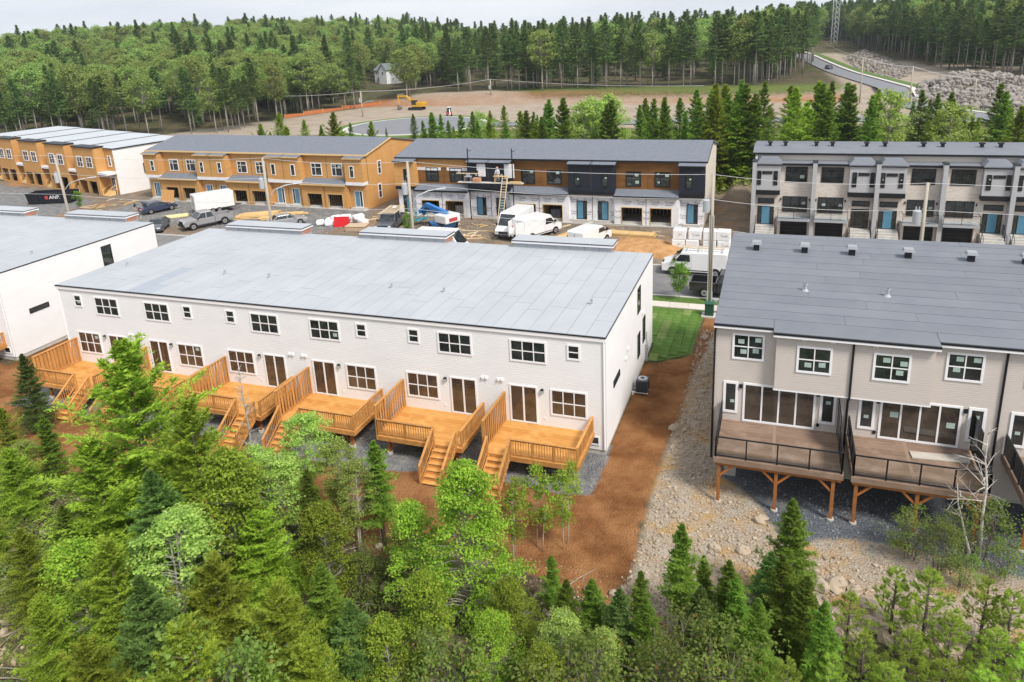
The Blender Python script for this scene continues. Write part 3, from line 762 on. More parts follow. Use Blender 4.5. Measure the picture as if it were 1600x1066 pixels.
# ---------------------------------------------------------------- beige terrace with composite decks
EW = 6.1
def beige_terrace():
    n = 4; X0, YW = 5.25, 1.03; L = n * EW
    t = thing('beige_terrace', 'beige vinyl sided terrace with dark flat roof, black vents and brown composite decks', 'terrace', (X0, YW, 0))
    D = 13.2; ZF, ZB = 7.62, 8.45      # eave at the back wall, higher edge at the street
    zr = lambda y: ZF + (ZB - ZF) * (y + .35) / (D + .7)
    MB().hexa([(0, 0, .2), (L, 0, .2), (L, D, .2), (0, D, .2), (0, 0, zr(0) - .1), (L, 0, zr(0) - .1), (L, D, zr(D) - .1), (0, D, zr(D) - .1)]).build('wall', BEIGE_SIDING, t)
    wp = t.children[0]; lapped(wp, 'f', 0, 0, L, .2, 7.45, BEIGE_SIDING)
    MB().box(.03, .03, -.4, L - .03, D - .03, .203).build('foundation', CONC, t)
    # projecting upper bays, two units share one
    for k in range(0, n, 2):
        c = (k + 1) * EW
        if c > L: continue
        bb_ = MB().box(c - 3.3, -.45, 4.62, c + 3.3, -.002, 7.5).build('upper_bay', BEIGE_SIDING, t); lapped(bb_, 'f', -.45, c - 3.3, c + 3.3, 4.62, 7.4, BEIGE_SIDING)
        MB().box(c - 3.34, -.47, 4.55, c + 3.34, -.004, 4.618).build('bay_soffit', WHITE_TRIM, t)
    # roof slab following the bay outline
    rf = MB()
    def slope(x0, x1, y0, y1, dz0, dz1, m_):
        m_.hexa([(x0, y0, zr(y0) + dz0), (x1, y0, zr(y0) + dz0), (x1, y1, zr(y1) + dz0), (x0, y1, zr(y1) + dz0),
                 (x0, y0, zr(y0) + dz1), (x1, y0, zr(y0) + dz1), (x1, y1, zr(y1) + dz1), (x0, y1, zr(y1) + dz1)])
    segs = []
    x = -.08
    for k in range(0, n, 2):
        c = (k + 1) * EW
        segs += [(x, c - 3.45, -.22), (c - 3.45, c + 3.45, -.68)]; x = c + 3.45
    segs.append((x, L + .08, -.22))
    for a, b, y0 in segs: slope(a, b, y0, -.02, -.1, 0, rf)
    slope(-.08, L + .08, -.02, D + .3, -.1, 0, rf)
    roof = rf.build('roof', BLACK_TRIM, t)
    gt, bt = MB(), MB()
    for a, b, y0 in segs:
        slope(a + .004, b - .004, y0 - .07, y0 - .003, -.20, -.085, gt); slope(a, b, y0 - .09, y0 - .003, -.083, .01, bt)
    gt.build('gutter', WHITE_TRIM, t); bt.build('drip_edge', BLACK_TRIM, roof)
    ys = [-.66] + [.72 + i * 1.0 for i in range(13)] + [D + .28]
    ys[-2:] = [D + .28] if ys[-1] - ys[-2] < .4 else ys[-2:]
    for a, b, y0 in segs:
        m_ = MB(); slope(a + .01, b - .01, y0 + .01, .71, .001, .014, m_); m_.build('membrane_sheet', ROOF_DARK, roof)
    for i in range(1, len(ys) - 1):
        cuts = [-.07]; c = random.uniform(4, 9)
        while c < L - 1: cuts.append(c); c += random.uniform(7, 10)
        cuts.append(L + .07)
        for a, b in zip(cuts[:-1], cuts[1:]):
            m_ = MB(); slope(a + .006, b - .006, ys[i] + .018, ys[i + 1] - .018, .001, .014 + random.uniform(0, .004), m_)
            m_.build('membrane_sheet', ROOF_DARK, roof)
    for x in (1.45, 4.15, 6.7, 9.6, 12.7, 15.3, 18.5):
        z = zr(10.4)
        v = MB().box(x - .17, 10.23, z - .02, x + .17, 10.57, z + .40).build('roof_vent', BLACK_TRIM, roof, .02, 1)
        MB().fr((x - .30, 10.1, x + .30, 10.7), z + .40, (x - .24, 10.16, x + .24, 10.64), z + .56).build('vent_cap', M('vent_cap', (.28, .29, .31), rough=.4), v)
    for x in (4.1, 7.95, 16.2):
        z = zr(4.55)
        v = MB().tube([(x, 4.55, z - .02), (x, 4.55, z + .42)], .07, 10).tube([(x, 4.55, z + .34), (x, 4.55, z + .42)], .10, 10).build('vent_pipe', GREY_TRIM, roof)
        MB().tube([(x, 4.55, z - .02), (x, 4.55, z + .12)], [.2, .09], 12).build('flashing', GREY_TRIM, v)
    for k in range(n):
        x0 = k * EW; mir = k % 2 == 1
        def X(a, b): return (x0 + a, x0 + b) if not mir else (x0 + EW - b, x0 + EW - a)
        a, b = X(.80, 2.28); window(t, a, b, 5.78, 7.14, 2, 2, fw=.10, stickers=.75)
        a, b = X(3.72, 5.25); window(t, a, b, 5.62, 6.98, 2, 2, off=-.45, fw=.10, stickers=.75)
        a, b = X(.46, 1.16); window(t, a, b, 2.86, 4.56, 1, 1, fw=.12, stickers=.8)
        a, b = X(4.9, 5.62); window(t, a, b, 2.86, 4.56, 1, 1, fw=.12, stickers=.8)
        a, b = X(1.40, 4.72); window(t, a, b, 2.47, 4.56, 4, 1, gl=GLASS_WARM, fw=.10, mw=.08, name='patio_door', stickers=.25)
        for q in (1.28, 4.80):
            a, b = X(q - .07, q + .07); MB().box(a, -.12, 4.28, b, -.002, 4.46).build('wall_lamp', BLACK_TRIM, t)
        a, b = X(4.80, 4.94); MB().box(a, -.05, 2.66, b, -.002, 2.82).build('socket_cover', BLACK_TRIM, t)
        for q in (3.9, 5.1):
            a, b = X(q, q + .22); MB().box(a, -.60, 7.28, b, -.46, 7.42).build('soffit_vent', WHITE_TRIM, t)
        a, b = X(2.3, 3.9); window(t, a, b, .75, 1.75, 2, 1, fw=.08)
    MB().tube([(.03, -.09, 7.48), (-.02, -.07, 7.2), (-.02, -.07, .2)], .05, 8).build('downspout', BLACK_TRIM, t)
    MB().tube([(EW, -.52, 7.3), (EW, -.52, 4.5), (EW, -.06, 4.3), (EW, -.06, .2)], .05, 8).build('downspout', BLACK_TRIM, t)
    MB().tube([(2 * EW, -.12, 7.5), (2 * EW, -.06, 7.2), (2 * EW, -.06, .2)], .05, 8).build('downspout', BLACK_TRIM, t)
    return t
beige_terrace()
def deck_grey(x0, x1, label, wing_r):
    t = thing('composite_deck', label, 'deck', (x0, 1.03, 0), 0, 'composite decks behind the beige terrace')
    W, D, Z = x1 - x0, 3.62, 2.44
    b = MB(); nb = 26
    for i in range(nb):
        y0 = -D + i * D / nb; b.box(0, y0, Z - .03, W, y0 + D / nb - .007, Z)
    b.build('floor', DECK_GREY, t)
    MB().box(W * .46, -D + .05, Z - .028, W * .46 + .14, -.05, Z + .003).build('divider_board', M('divider_board', (.27, .19, .14), rough=.6), t)
    MB().box(-.02, -D - .03, Z - .27, W + .02, -D - .002, Z - .008).box(-.03, -D, Z - .27, -.002, -.01, Z - .008).box(W + .002, -D, Z - .27, W + .03, -.01, Z - .008).build('rim_board', DECK_GREY, t)
    j = MB()
    for i in range(11): j.box(.05 + i * (W - .15) / 10, -D + .01, Z - .26, .09 + i * (W - .15) / 10, -.02, Z - .035)
    j.build('joist', POST_WOOD, t)
    MB().box(.05, -D + .12, Z - .48, W - .05, -D + .24, Z - .265).build('beam', POST_WOOD, t)
    for x in (.22, W / 2, W - .35):
        p = MB().box(x - .075, -D + .10, .06, x + .075, -D + .25, Z - .482).build('post', POST_WOOD, t)
        for s in (-1, 1):
            if (x < 1 and s < 0) or (x > W - 1 and s > 0): continue
            MB().bar((x, -D + .18, Z - 1.05), (x + s * .6, -D + .18, Z - .46), .09).build('brace', POST_WOOD, p)
        MB().tube([(x, -D + .18, -.4), (x, -D + .18, .08)], .16, 12).build('footing', CONC, p)
    def rail(a, c, n):
        a, c = Vector(a), Vector(c); d = c - a
        o = MB().bar(a + Vector((0, 0, 1.02)), c + Vector((0, 0, 1.02)), .06, .05).bar(a + Vector((0, 0, .09)), c + Vector((0, 0, .09)), .04, .035)
        for i in range(n + 1):
            q = a + d * i / n; o.box(q.x - .032, q.y - .032, q.z - .05, q.x + .032, q.y + .032, q.z + .995)
        o = o.build('railing', BLACK_TRIM, t)
        for i in range(n):
            q, r_ = a + d * (i + .06) / n, a + d * (i + .94) / n
            MB().bar((q.x, q.y, q.z + .56), (r_.x, r_.y, r_.z + .56), .012, .84).build('glass_panel', RAIL_GLASS, o)
    rail((.06, -D + .06, Z), (W - .06, -D + .06, Z), 4)
    if wing_r:
        rail((.06, -D + .06, Z), (.06, -.1, Z), 3)
    else:
        rail((.06, -D + .06, Z), (.06, -.1, Z), 3)
    # tall privacy glass on the other side, near the wall
    s = MB().box(W - .09, -1.75, Z, W - .05, -1.70, Z + 1.85).box(W - .09, -.08, Z, W - .05, -.04, Z + 1.85).box(W - .088, -1.70, Z + 1.80, W - .052, -.08, Z + 1.84).build('privacy_frame', BLACK_TRIM, t)
    MB().box(W - .076, -1.69, Z + .08, W - .064, -.09, Z + 1.79).build('glass_panel', clearglass('smoked_glass', (.55, .5, .47)), s)
    rail((W - .06, -D + .06, Z), (W - .06, -1.8, Z), 2)
    return t
deck_grey(5.62, 11.05, 'brown composite deck with black glass railing nearest the rocky bank', False)
dg = deck_grey(11.4, 16.6, 'brown composite deck with a pale board lying on it', True)
deck_grey(17.8, 23.2, 'brown composite deck behind the bare white birch', True)
plk = MB().bar((14.0, -.15, 2.475), (16.3, .05, 2.475), .55, .05).build('loose_board', M('weathered_board', (.40, .36, .31), (.50, .46, .40), 3, .8)); tag(plk, 'weathered pale board lying on the composite deck', 'board')
yl = MB().box(5.95, -.15, .0, 6.5, .05, .45).build('step_block', CONC); tag(yl, 'pale concrete step block under the composite deck', 'concrete block')
# ---------------------------------------------------------------- terraces across the street (fronts)
def front_terrace(name, label, ox, oy, rz, n, opt):
    """shell under construction; ox = right front corner, x runs negative; mirrored pairs, an entry bay at the right end"""
    t = thing(name, label, 'terrace', (ox, oy, 0), rz)
    L = n * UW; D = 14.4; YU = 1.1; ZE = 7.15
    low, up = opt['low'], opt['up']
    # lower front wall with garage and door openings, porch recess behind the bays
    lowb = MB(); holes = []
    gar = []; doors = []; bays = []
    for u in range(n):                      # u = 0 at the right end
        xr = -u * UW
        if u % 2 == 0: g0 = xr - UW          # garage side party line on the left
        else: g0 = xr
        s = 1 if u % 2 == 0 else -1
        f = lambda a, b: (min(g0 + s * a, g0 + s * b), max(g0 + s * a, g0 + s * b))
        gar.append(f(.45, 2.75)); doors.append(f(4.35, 5.55)); bays.append((f(3.55, 6.2), f(4.25, 4.95), f(.75, 2.45)))
    wl_ = MB()
    holed_wall(wl_, -L, 0, .05, 3.25, 0, .2, [(a, b, .05, 2.0) for a, b in gar] + [(bays[u][0][0] - .001, bays[u][0][1] + .001, 0, 3.3) for u in range(n)])
    for u in range(n):                      # recessed entry wall
        a, b = bays[u][0]
        holed_wall(wl_, a, b, .3, 3.25, .55, .72, [])
        side = b if (u % 2 == 1) else a      # cheek between garage wall and entry wall
        wl_.box(side - .1, .2, .3, side + .1, .55, 3.25)
    wall = wl_.build('lower_wall', low, t)
    MB().box(-L, -.06, -.3, 0, .75, .05).box(-L, .5, .05, 0, .56, .3).build('foundation', CONC, t)
    MB().box(-L + .1, .75, -.3, -.1, D - .1, .03).build('slab', CONC, t)
    # side and rear walls
    sw_ = MB().hexa([(-.2, .72, .0), (0, .72, .0), (0, D, .0), (-.2, D, .0), (-.2, .72, 3.3), (0, .72, 3.3), (0, D, 3.3), (-.2, D, 3.3)])
    def gable(mb, x0, x1):
        mb.add([(x, y, z) for x in (x0, x1) for y, z in ((YU, 3.3), (D, 3.3), (D, 7.0), (7.2, 8.38), (YU, 7.05))],
               [(0, 1, 2, 3, 4), (9, 8, 7, 6, 5)] + [(i, i + 5, (i + 1) % 5 + 5, (i + 1) % 5) for i in range(5)])
    gable(sw_, -.2, 0); sw_.build('side_wall', opt['side'], t); sw_ = MB()
    sw_.box(-L, .72, 0, -L + .2, D, 3.3); gable(sw_, -L, -L + .2)
    sw_.build('side_wall', opt['side'], t)
    MB().box(-L + .2, D - .2, 0, -.2, D, 7.0).build('rear_wall', opt['side'], t)
    # upper front wall, one piece per unit so each keeps its own cladding
    for u in range(n):
        xr = -u * UW; a, b = bays[u][2]
        mb = MB(); holed_wall(mb, xr - UW, xr, 3.3, 7.1, YU, YU + .18, [(a, b, 4.2, 5.9)])
        mb.build('upper_wall', opt['upper'][u], t)
        if opt['upper'][u] is BROWN_SIDING and opt.get('osbtop', []) and u in opt['osbtop']:
            MB().box(xr - UW + .0, YU - .03, 5.95, xr - .0, YU - .003, 7.08).build('upper_panel', OSB, t)
            MB().box(xr - UW + .4, YU - .05, 5.55, xr - 2.9 if u % 2 == 0 else xr - .4, YU - .035, 5.94).build('wrap_strip', WRAP, t)
        window(t, a, b, 4.2, 5.9, 2, (0, .68, 1), off=YU, trim=opt['trim'], fw=.10, mw=.06, cw=(0, .38, 1), stickers=.35)
        bt = opt['bay'][u]
        (ba, bb), (wa, wb), _ = bays[u]
        MB().box(ba, .0, 3.72, bb, YU - .002, 6.75).build('bay', bt, t)
        window(t, wa, wb, 4.3, 5.85, 1, 1, off=0, trim=opt['trim'], fw=.08, stickers=.8)
        MB().box(ba - .02, -.04, 3.3, bb + .02, YU, 3.715).build('bay_band', opt['band'], t)
        # bay roof
        m_ = MB().add([(ba - .12, -.3, 6.74), (bb + .12, -.3, 6.74), (bb + .12, YU - .002, 7.06), (ba - .12, YU - .002, 7.06), (ba - .12, -.3, 6.84), (bb + .12, -.3, 6.84), (bb + .12, YU - .002, 7.12), (ba - .12, YU - .002, 7.12)],
               [(0, 3, 2, 1), (4, 5, 6, 7), (0, 1, 5, 4), (1, 2, 6, 5), (2, 3, 7, 6), (3, 0, 4, 7)])
        m_.build('bay_roof', SHINGLE, t)
        MB().box(ba - .12, -.33, 6.72, bb + .12, -.303, 6.86).build('bay_fascia', opt['fascia'], t)
        # entry door
        da, db = doors[u]
        window(t, da, db, .32, 2.5, 2, 1, off=.55, trim=opt['trim'], fw=.08, mw=.05, name='door_frame', cw=(0, .33, 1) if u % 2 else (0, .67, 1))
        lf = (da + .09 + (db - da - .18) * (.34 if u % 2 else .0), da + .09 + (db - da - .18) * (1. if u % 2 else .66))
        MB().box(lf[0], .50, .40, lf[1], .532, 2.41).build('door', BLUE_DOOR, t)
        MB().box(da - .3, .05, .05, db + .3, .5, .3).build('door_step', CONC, t)
        # garage interior: studs and back partition
        ga, gb = gar[u]
        s_ = MB()
        for x in np.arange(ga - .4, gb + .4, .42): s_.box(x, 4.0, .03, x + .05, 4.12, 3.1)
        s_.box(ga - .5, 4.0, 2.9, gb + .5, 4.12, 3.05)
        for y in np.arange(.6, 4, .45): s_.box(ga - .55, y, .03, ga - .45, y + .06, 3.1)
        s_.build('stud_frame', STUD, t)
        mb = MB()
        for x0_, x1_, zz0, zz1 in ((ga - .07, ga, .05, 2.07), (gb, gb + .07, .05, 2.07), (ga, gb, 2.0, 2.07)): mb.box(x0_, -.02, zz0, x1_, .3, zz1)
        mb.build('garage_frame', LUMBER, t)
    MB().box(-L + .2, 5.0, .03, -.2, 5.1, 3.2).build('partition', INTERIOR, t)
    MB().box(-L + .2, YU + .2, 3.2, -.2, D - .2, 3.28).build('floor', STUD, t)
    # porch roofs over the garages
    for u in range(0, n, 2):
        a = bays[u + 1][0][1] if u + 1 < n else -L
        b = bays[u][0][0]
        m_ = MB().add([(a, -.35, 3.26), (b, -.35, 3.26), (b, YU - .002, 3.80), (a, YU - .002, 3.80), (a, -.35, 3.36), (b, -.35, 3.36), (b, YU - .002, 3.90), (a, YU - .002, 3.90)],
                 [(0, 3, 2, 1), (4, 5, 6, 7), (0, 1, 5, 4), (1, 2, 6, 5), (2, 3, 7, 6), (3, 0, 4, 7)])
        m_.build('porch_roof', SHINGLE, t)
        MB().box(a - .05, -.39, 3.17, b + .05, -.353, 3.38).build('porch_fascia', opt['fascia'], t)
    # main roof, two slopes
    ov = .22
    def roofpart(y0, z0_, y1, z1_, nm):
        MB().hexa([(-L - ov, y0, z0_), (ov, y0, z0_), (ov, y1, z1_), (-L - ov, y1, z1_), (-L - ov, y0, z0_ + .14), (ov, y0, z0_ + .14), (ov, y1, z1_ + .14), (-L - ov, y1, z1_ + .14)]).build(nm, SHINGLE, t)
    roofpart(YU - .45, 7.02, 7.2, 8.40, 'roof'); roofpart(7.202, 8.40, D + .3, 6.95, 'roof_slope')
    MB().box(-L - ov, YU - .49, 7.0, ov, YU - .453, 7.2).build('eave_board', opt['fascia'], t)
    rk = MB()
    for x in (ov + .002, -L - ov - .042):
        rk.hexa([(x, YU - .45, 7.0), (x + .04, YU - .45, 7.0), (x + .04, 7.2, 8.38), (x, 7.2, 8.38), (x, YU - .45, 7.15), (x + .04, YU - .45, 7.15), (x + .04, 7.2, 8.53), (x, 7.2, 8.53)])
    rk.build('verge_board', opt['fascia'], t)
    # vertical joints between units
    sm = MB()
    for u in range(1, n): sm.box(-u * UW - .03, -.012 if u % 2 else .535, .1, -u * UW + .03, (.0 if u % 2 else .548), 3.2); sm.box(-u * UW - .025, YU - .012 if u % 2 else -.012, 3.9, -u * UW + .025, YU - .002 if u % 2 else -.002, 6.7)
    sm.build('unit_joint', M('joint_dark', (.10, .06, .03)), t)
    for (y, z0_, z1_) in opt['sidewin']: window(t, y, y + .85, z0_, z1_, 1, 2, off=0, face='r', trim=WHITE_TRIM if opt['trim'] is WHITE_TRIM else BLACK_TRIM, fw=.10)
    return t, gar, bays
BT, _, _ = front_terrace('timber_shell_terrace', 'unfinished terrace in bare orange sheathing with blue doors and white window frames', -42.2, 47.6, R(-2.1), 6,
    dict(low=OSB, up=OSB, side=OSB, upper=[OSB] * 6, bay=[OSB] * 6, band=WRAP, trim=WHITE_TRIM, fascia=LUMBER, sidewin=((3.6, 4.1, 5.9), (3.3, .9, 2.9), (8.3, .9, 2.2))))
CT, cgar, cbays = front_terrace('wrapped_terrace', 'unfinished terrace in white house wrap with brown and black cladding above', .3, 46.4, 0, 6,
    dict(low=WRAP, up=BROWN_SIDING, side=CREAM_SIDING, upper=[BROWN_SIDING] * 6, osbtop=[4, 5], bay=[BLACK_SIDING] * 5 + [OSB], band=BLACK_TRIM, trim=BLACK_TRIM, fascia=BLACK_TRIM, sidewin=()))
# wrap patches on the bay being clad
MB().box(-26.2, -.012, 5.15, -25.1, -.002, 6.7).build('wrap_strip', WRAP, CT); MB().box(-22.75, -.012, 5.05, -21.5, -.002, 6.7).build('wrap_strip', WRAP, CT)
# printed brand on the house wrap
for i, x in enumerate(np.arange(-36.2, -.4, 1.55)):
    inbay = any(b[0][0] - .1 < x < b[0][1] + .1 for b in cbays)
    y = .548 if inbay else -.005
    for z in ((2.62, 1.2) if inbay else (2.72,)):
        text('Tyvek', .42, PRINT_BLUE, CT, (x, y, z), (R(90), 0, 0), 'wrap_print')
        MB().box(x - .42, y - .001, z - .32, x + .35, y + .003, z - .27).build('wrap_print', PRINT_BLUE, CT)
for a, b in cgar:
    for z in (1.55, .85): text('Tyvek', .34, PRINT_BLUE, CT, ((a - .42), -.005, z), (R(90), 0, 0), 'wrap_print')
# ---------------------------------------------------------------- brick terrace
def brick_terrace():
    t = thing('brick_terrace', 'pale brick and grey clad terrace with balconies, black garage doors and blue doors', 'terrace', (5.4, 45.5, 0))
    W = 5.7; n = 6; L = n * W
    MB().box(0, 0, 0, L, 12, 7.4).build('wall', PALE_BRICK, t)
    MB().box(-.05, 1.7, 7.405, L, 5.4, 8.14).build('upper_storey', CREAM_SIDING, t)
    rf = MB().hexa([(-.3, 1.3, 8.15), (L, 1.3, 8.15), (L, 5.5, 8.4), (-.3, 5.5, 8.4), (-.3, 1.3, 8.27), (L, 1.3, 8.27), (L, 5.5, 8.52), (-.3, 5.5, 8.52)]).build('roof', ROOF_DARK, t)
    MB().hexa([(-.3, 5.502, 8.4), (L, 5.502, 8.4), (L, 12.4, 7.7), (-.3, 12.4, 7.7), (-.3, 5.502, 8.52), (L, 5.502, 8.52), (L, 12.4, 7.82), (-.3, 12.4, 7.82)]).build('roof_slope', ROOF_DARK, t)
    MB().box(-.3, 1.25, 8.08, L, 1.297, 8.28).build('eave_board', BLACK_TRIM, t)
    MB().box(-.02, -.35, 7.40, L, 1.69, 7.47).build('parapet_top', ROOF_DARK, t)
    MB().box(-.02, -.40, 7.28, L, -.353, 7.5).build('parapet_band', BLACK_TRIM, t)
    for x in (1.3, 2.85, 5.9, 7.45, 10.7, 12.4, 15.9, 17.6, 21.0, 22.6):
        MB().box(x - .15, 4.6, 8.35, x + .15, 4.9, 8.8).fr((x - .26, 4.5, x + .26, 5.0), 8.8, (x - .22, 4.54, x + .22, 4.96), 8.95).build('roof_vent', BLACK_TRIM, rf)
    MB().box(.0, 0, 7.405, .001 + .2, 1.6, 7.9).build('side_parapet', GREY_TRIM, t)
    for k in range(n + 1):
        x = k * W
        MB().box(x - .2, -1.0, 0, x + .2, -.002, 7.72).build('party_column', GREY_SIDING, t)
        MB().box(x - .25, -1.05, 7.72, x + .25, .1, 7.80).build('column_cap', BLACK_TRIM, t)
    for k in range(n):
        x0 = k * W; mir = k % 2 == 1
        def X(a, b): return (x0 + a, x0 + b) if not mir else (x0 + W - b, x0 + W - a)
        a, b = X(.22, 2.5)
        MB().box(a, -.62, 4.75, b, -.003, 7.27).build('bay', GREY_SIDING, t)
        MB().box(a - .03, -.72, 4.28, b + .03, -.004, 4.748).build('bay_band', BLACK_TRIM, t)
        MB().fr((a - .12, -.8, b + .12, 1.2), 7.52, (a + .35, -.3, b - .35, 1.0), 8.0).box(a - .12, -.8, 7.42, b + .12, -.3, 7.519).build('bay_roof', ROOF_DARK, t)
        for q0, q1, z0_, z1_ in ((.28, .66, 5.3, 6.75), (1.85, 2.25, 5.3, 6.75), (.75, 1.72, 6.42, 6.72)):
            c, d_ = X(q0, q1); window(t, c, d_, z0_, z1_, 1, 1, off=-.62, trim=BLACK_TRIM, fw=.05, stickers=.2)
        c, d_ = X(3.0, 5.05); window(t, c, d_, 5.55, 7.1, 2, (0, .78, 1), trim=BLACK_TRIM, fw=.07, cw=(0, .45, 1), stickers=.15)
        c, d_ = X(2.85, 5.2); window(t, c, d_, 2.42, 4.05, 3, 1, trim=BLACK_TRIM, fw=.07, name='balcony_door', stickers=.35)
        c, d_ = X(.45, 2.05); window(t, c, d_, 3.22, 3.78, 1, 1, trim=BLACK_TRIM, fw=.07)
        c, d_ = X(.45, 2.05); window(t, c, d_, 1.02, 2.95, 3, 1, trim=BLACK_TRIM, fw=.06, name='door_frame', cw=(0, .22, .78, 1))
        c, d_ = X(.84, 1.66)
        if k != 1: MB().box(c, -.045, 1.06, d_, -.016, 2.9).build('door', BLUE_DOOR, t)
        # garage below the balcony
        c, d_ = X(2.75, 5.3)
        g = MB().box(c, -.05, .02, d_, -.003, 1.66).build('garage_door', BLACK_TRIM, t)
        p = MB()
        for zz in (.42, .83, 1.24): p.box(c + .02, -.058, zz, d_ - .02, -.052, zz + .02)
        p.build('panel_joint', DKMETAL, g)
        c, d_ = X(2.42, 5.5)
        bl = MB().box(c, -1.25, 1.72, d_, -.003, 1.98).build('balcony', GREY_TRIM, t)
        r_ = MB().box(c, -1.25, 2.85, d_, -1.21, 2.9).box(c, -1.25, 1.99, c + .04, -1.21, 2.85).box(d_ - .04, -1.25, 1.99, d_, -1.21, 2.85).box((c + d_) / 2 - .02, -1.25, 1.99, (c + d_) / 2 + .02, -1.21, 2.85)
        r_.box(c, -1.21, 2.85, c + .04, -.01, 2.9).box(d_ - .04, -1.21, 2.85, d_, -.01, 2.9).build('balcony_rail', BLACK_TRIM, bl)
        MB().box(c + .05, -1.236, 2.05, d_ - .05, -1.224, 2.84).build('glass_panel', RAIL_GLASS, bl)
        # stone piers beside the garage, steps to the entry
        for q in (2.42, 5.32):
            e, f_ = X(q, q + .3); MB().box(e, -.35, 0, f_, -.004, 1.71).build('pier', PALE_BRICK, t)
        e, f_ = X(.3, 2.2)
        for s in range(5): MB().box(e, -.5 - (4 - s) * .3 - .3, 0, f_, -.5 - (4 - s) * .3, .2 * (s + 1) - .01).build('step', CONC, t)
        MB().box(e, -.5, 0, f_, -.005, 1.0).build('landing', CONC, t)
        hr = MB()
        for x in (e, f_):
            hr.bar((x, -.1, 1.9), (x, -.5, 1.9), .04).bar((x, -.5, 1.9), (x, -2.0, 1.0), .04)
            for yy, zz in ((-.1, 1.0), (-.5, 1.0), (-1.3, .4), (-2.0, 0)): hr.box(x - .02, yy - .02, zz, x + .02, yy + .02, zz + (.9 if zz else 1.0) + .03)
        hr.build('hand_rail', BLACK_TRIM, t)
        for q in (2.62, 5.35):
            e, f_ = X(q, q + .1); MB().box(e, -.1, 3.6, f_, -.003, 3.85).build('wall_lamp', BLACK_TRIM, t)
    return t
brick_terrace()
# ---------------------------------------------------------------- stepped timber terrace at the bend of the street
def stepped_terrace():
    t = thing('stepped_terrace', 'stepped unfinished terrace in orange sheathing with white flat roof and white side wall', 'terrace', (-87.6, 49.4, 0), R(-13.5))
    U = 8.6; n = 5; D = 15
    for u in range(n):
        xr = -u * U; zt = 7.0 + .12 * u; zl = .1 * u
        e0, e1 = xr - 2.5, xr                     # entry strip, then garage block to its left
        MB().box(e0, 1.6, zl - .3, e1 + (.0 if u else -.05), 1.8, zt).build('entry_wall', OSB, t)
        g0, g1 = xr - U, e0
        mb = MB(); gl_ = [(g0 + .5, g0 + 2.7, zl, zl + 2.1), (g0 + 3.3, g0 + 5.5, zl, zl + 2.1)]
        holed_wall(mb, g0, g1, zl - .3, zt + .25, 0, .2, gl_ + [(g0 + .9, g0 + 2.6, 4.2, 5.9), (g0 + 3.6, g0 + 5.3, 4.2, 5.9)])
        mb.box(g1 - .2, .2, zl, g1, 1.6, zt + .25).box(g0, .2, zl, g0 + .2, 1.6, zt + .25)
        mb.build('garage_block', OSB, t)
        for a in (.9, 3.6): window(t, g0 + a, g0 + a + 1.7, 4.2, 5.9, 2, 2, off=0, fw=.12, stickers=.2)
        for g in gl_:
            s_ = MB()
            for x in np.arange(g[0], g[1], .42): s_.box(x, 3.0, zl, x + .05, 3.1, zl + 3)
            for x0_, x1_, a_, b_ in ((g[0] - .08, g[0], zl, zl + 2.18), (g[1], g[1] + .08, zl, zl + 2.18), (g[0], g[1], zl + 2.1, zl + 2.18)): s_.box(x0_, -.03, a_, x1_, .25, b_)
            s_.build('stud_frame', STUD, t)
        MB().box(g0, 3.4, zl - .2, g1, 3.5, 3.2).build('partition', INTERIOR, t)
        MB().box(g0 - .1, -.15, zt + .25, g1 + .1, 1.7, zt + .42).build('parapet_cap', BLACK_TRIM, t)
        MB().box(e0 + .1, 1.45, zt, e1, 1.7, zt + .12).build('parapet_cap', BLACK_TRIM, t)
        MB().box(xr - U, 1.7, zt - .25, xr, D, zt + .02).build('roof', ROOF_WHITE, t)
        MB().box(xr - U - .03, 1.7, zt - .2, xr - U + .03, D, zt + .10).build('roof_seam', BLACK_TRIM, t)
        window(t, e0 + .8, e0 + 1.7, 4.3, 6.0, 1, 2, off=1.6, fw=.14, stickers=.4)
        window(t, e0 + .7, e0 + 1.9, zl + .7, zl + 2.9, 2, 1, off=1.6, fw=.10, name='door_frame', stickers=.7)
        MB().box(e0 + .02, .0, 3.2, e1 + .15, 1.598, 3.62).build('canopy', WRAP, t, .04, 1)
        st = MB()
        for s in range(4): st.box(e0 + .6, .0 + s * .3, zl - .2, e1 - .5, .0 + (s + 1) * .3, zl + .17 * (s + 1))
        st.bar((e0 + .55, 0, zl + .9), (e0 + .55, 1.5, zl + 1.6), .06).bar((e1 - .45, 0, zl + .9), (e1 - .45, 1.5, zl + 1.6), .06)
        for x in (e0 + .55, e1 - .45):
            for y in (.05, 1.4): st.box(x - .04, y - .04, zl - .2, x + .04, y + .04, zl + .95 + y * .45)
        st.build('timber_steps', LUMBER, t)
    MB().box(-.2, 1.6, -.4, 0, D, 6.98).build('side_wall', WHITE_SIDING, t)
    MB().box(-n * U, D - .2, -.4, -.2, D, 6.7).build('rear_wall', WHITE_SIDING, t)
    MB().box(-.22, 1.55, 6.98, .06, D + .05, 7.1).build('roof_edge', BLACK_TRIM, t)
    window(t, 6.0, 6.9, 2.6, 4.2, 1, 2, off=0, face='r', trim=BLACK_TRIM, fw=.06)
    m_ = MB().box(.003, 6.5, .1, .16, 6.9, 1.9).box(.003, 7.2, .1, .16, 7.5, 2.1).build('meter_box', GREY_TRIM, t)
    return t
stepped_terrace()
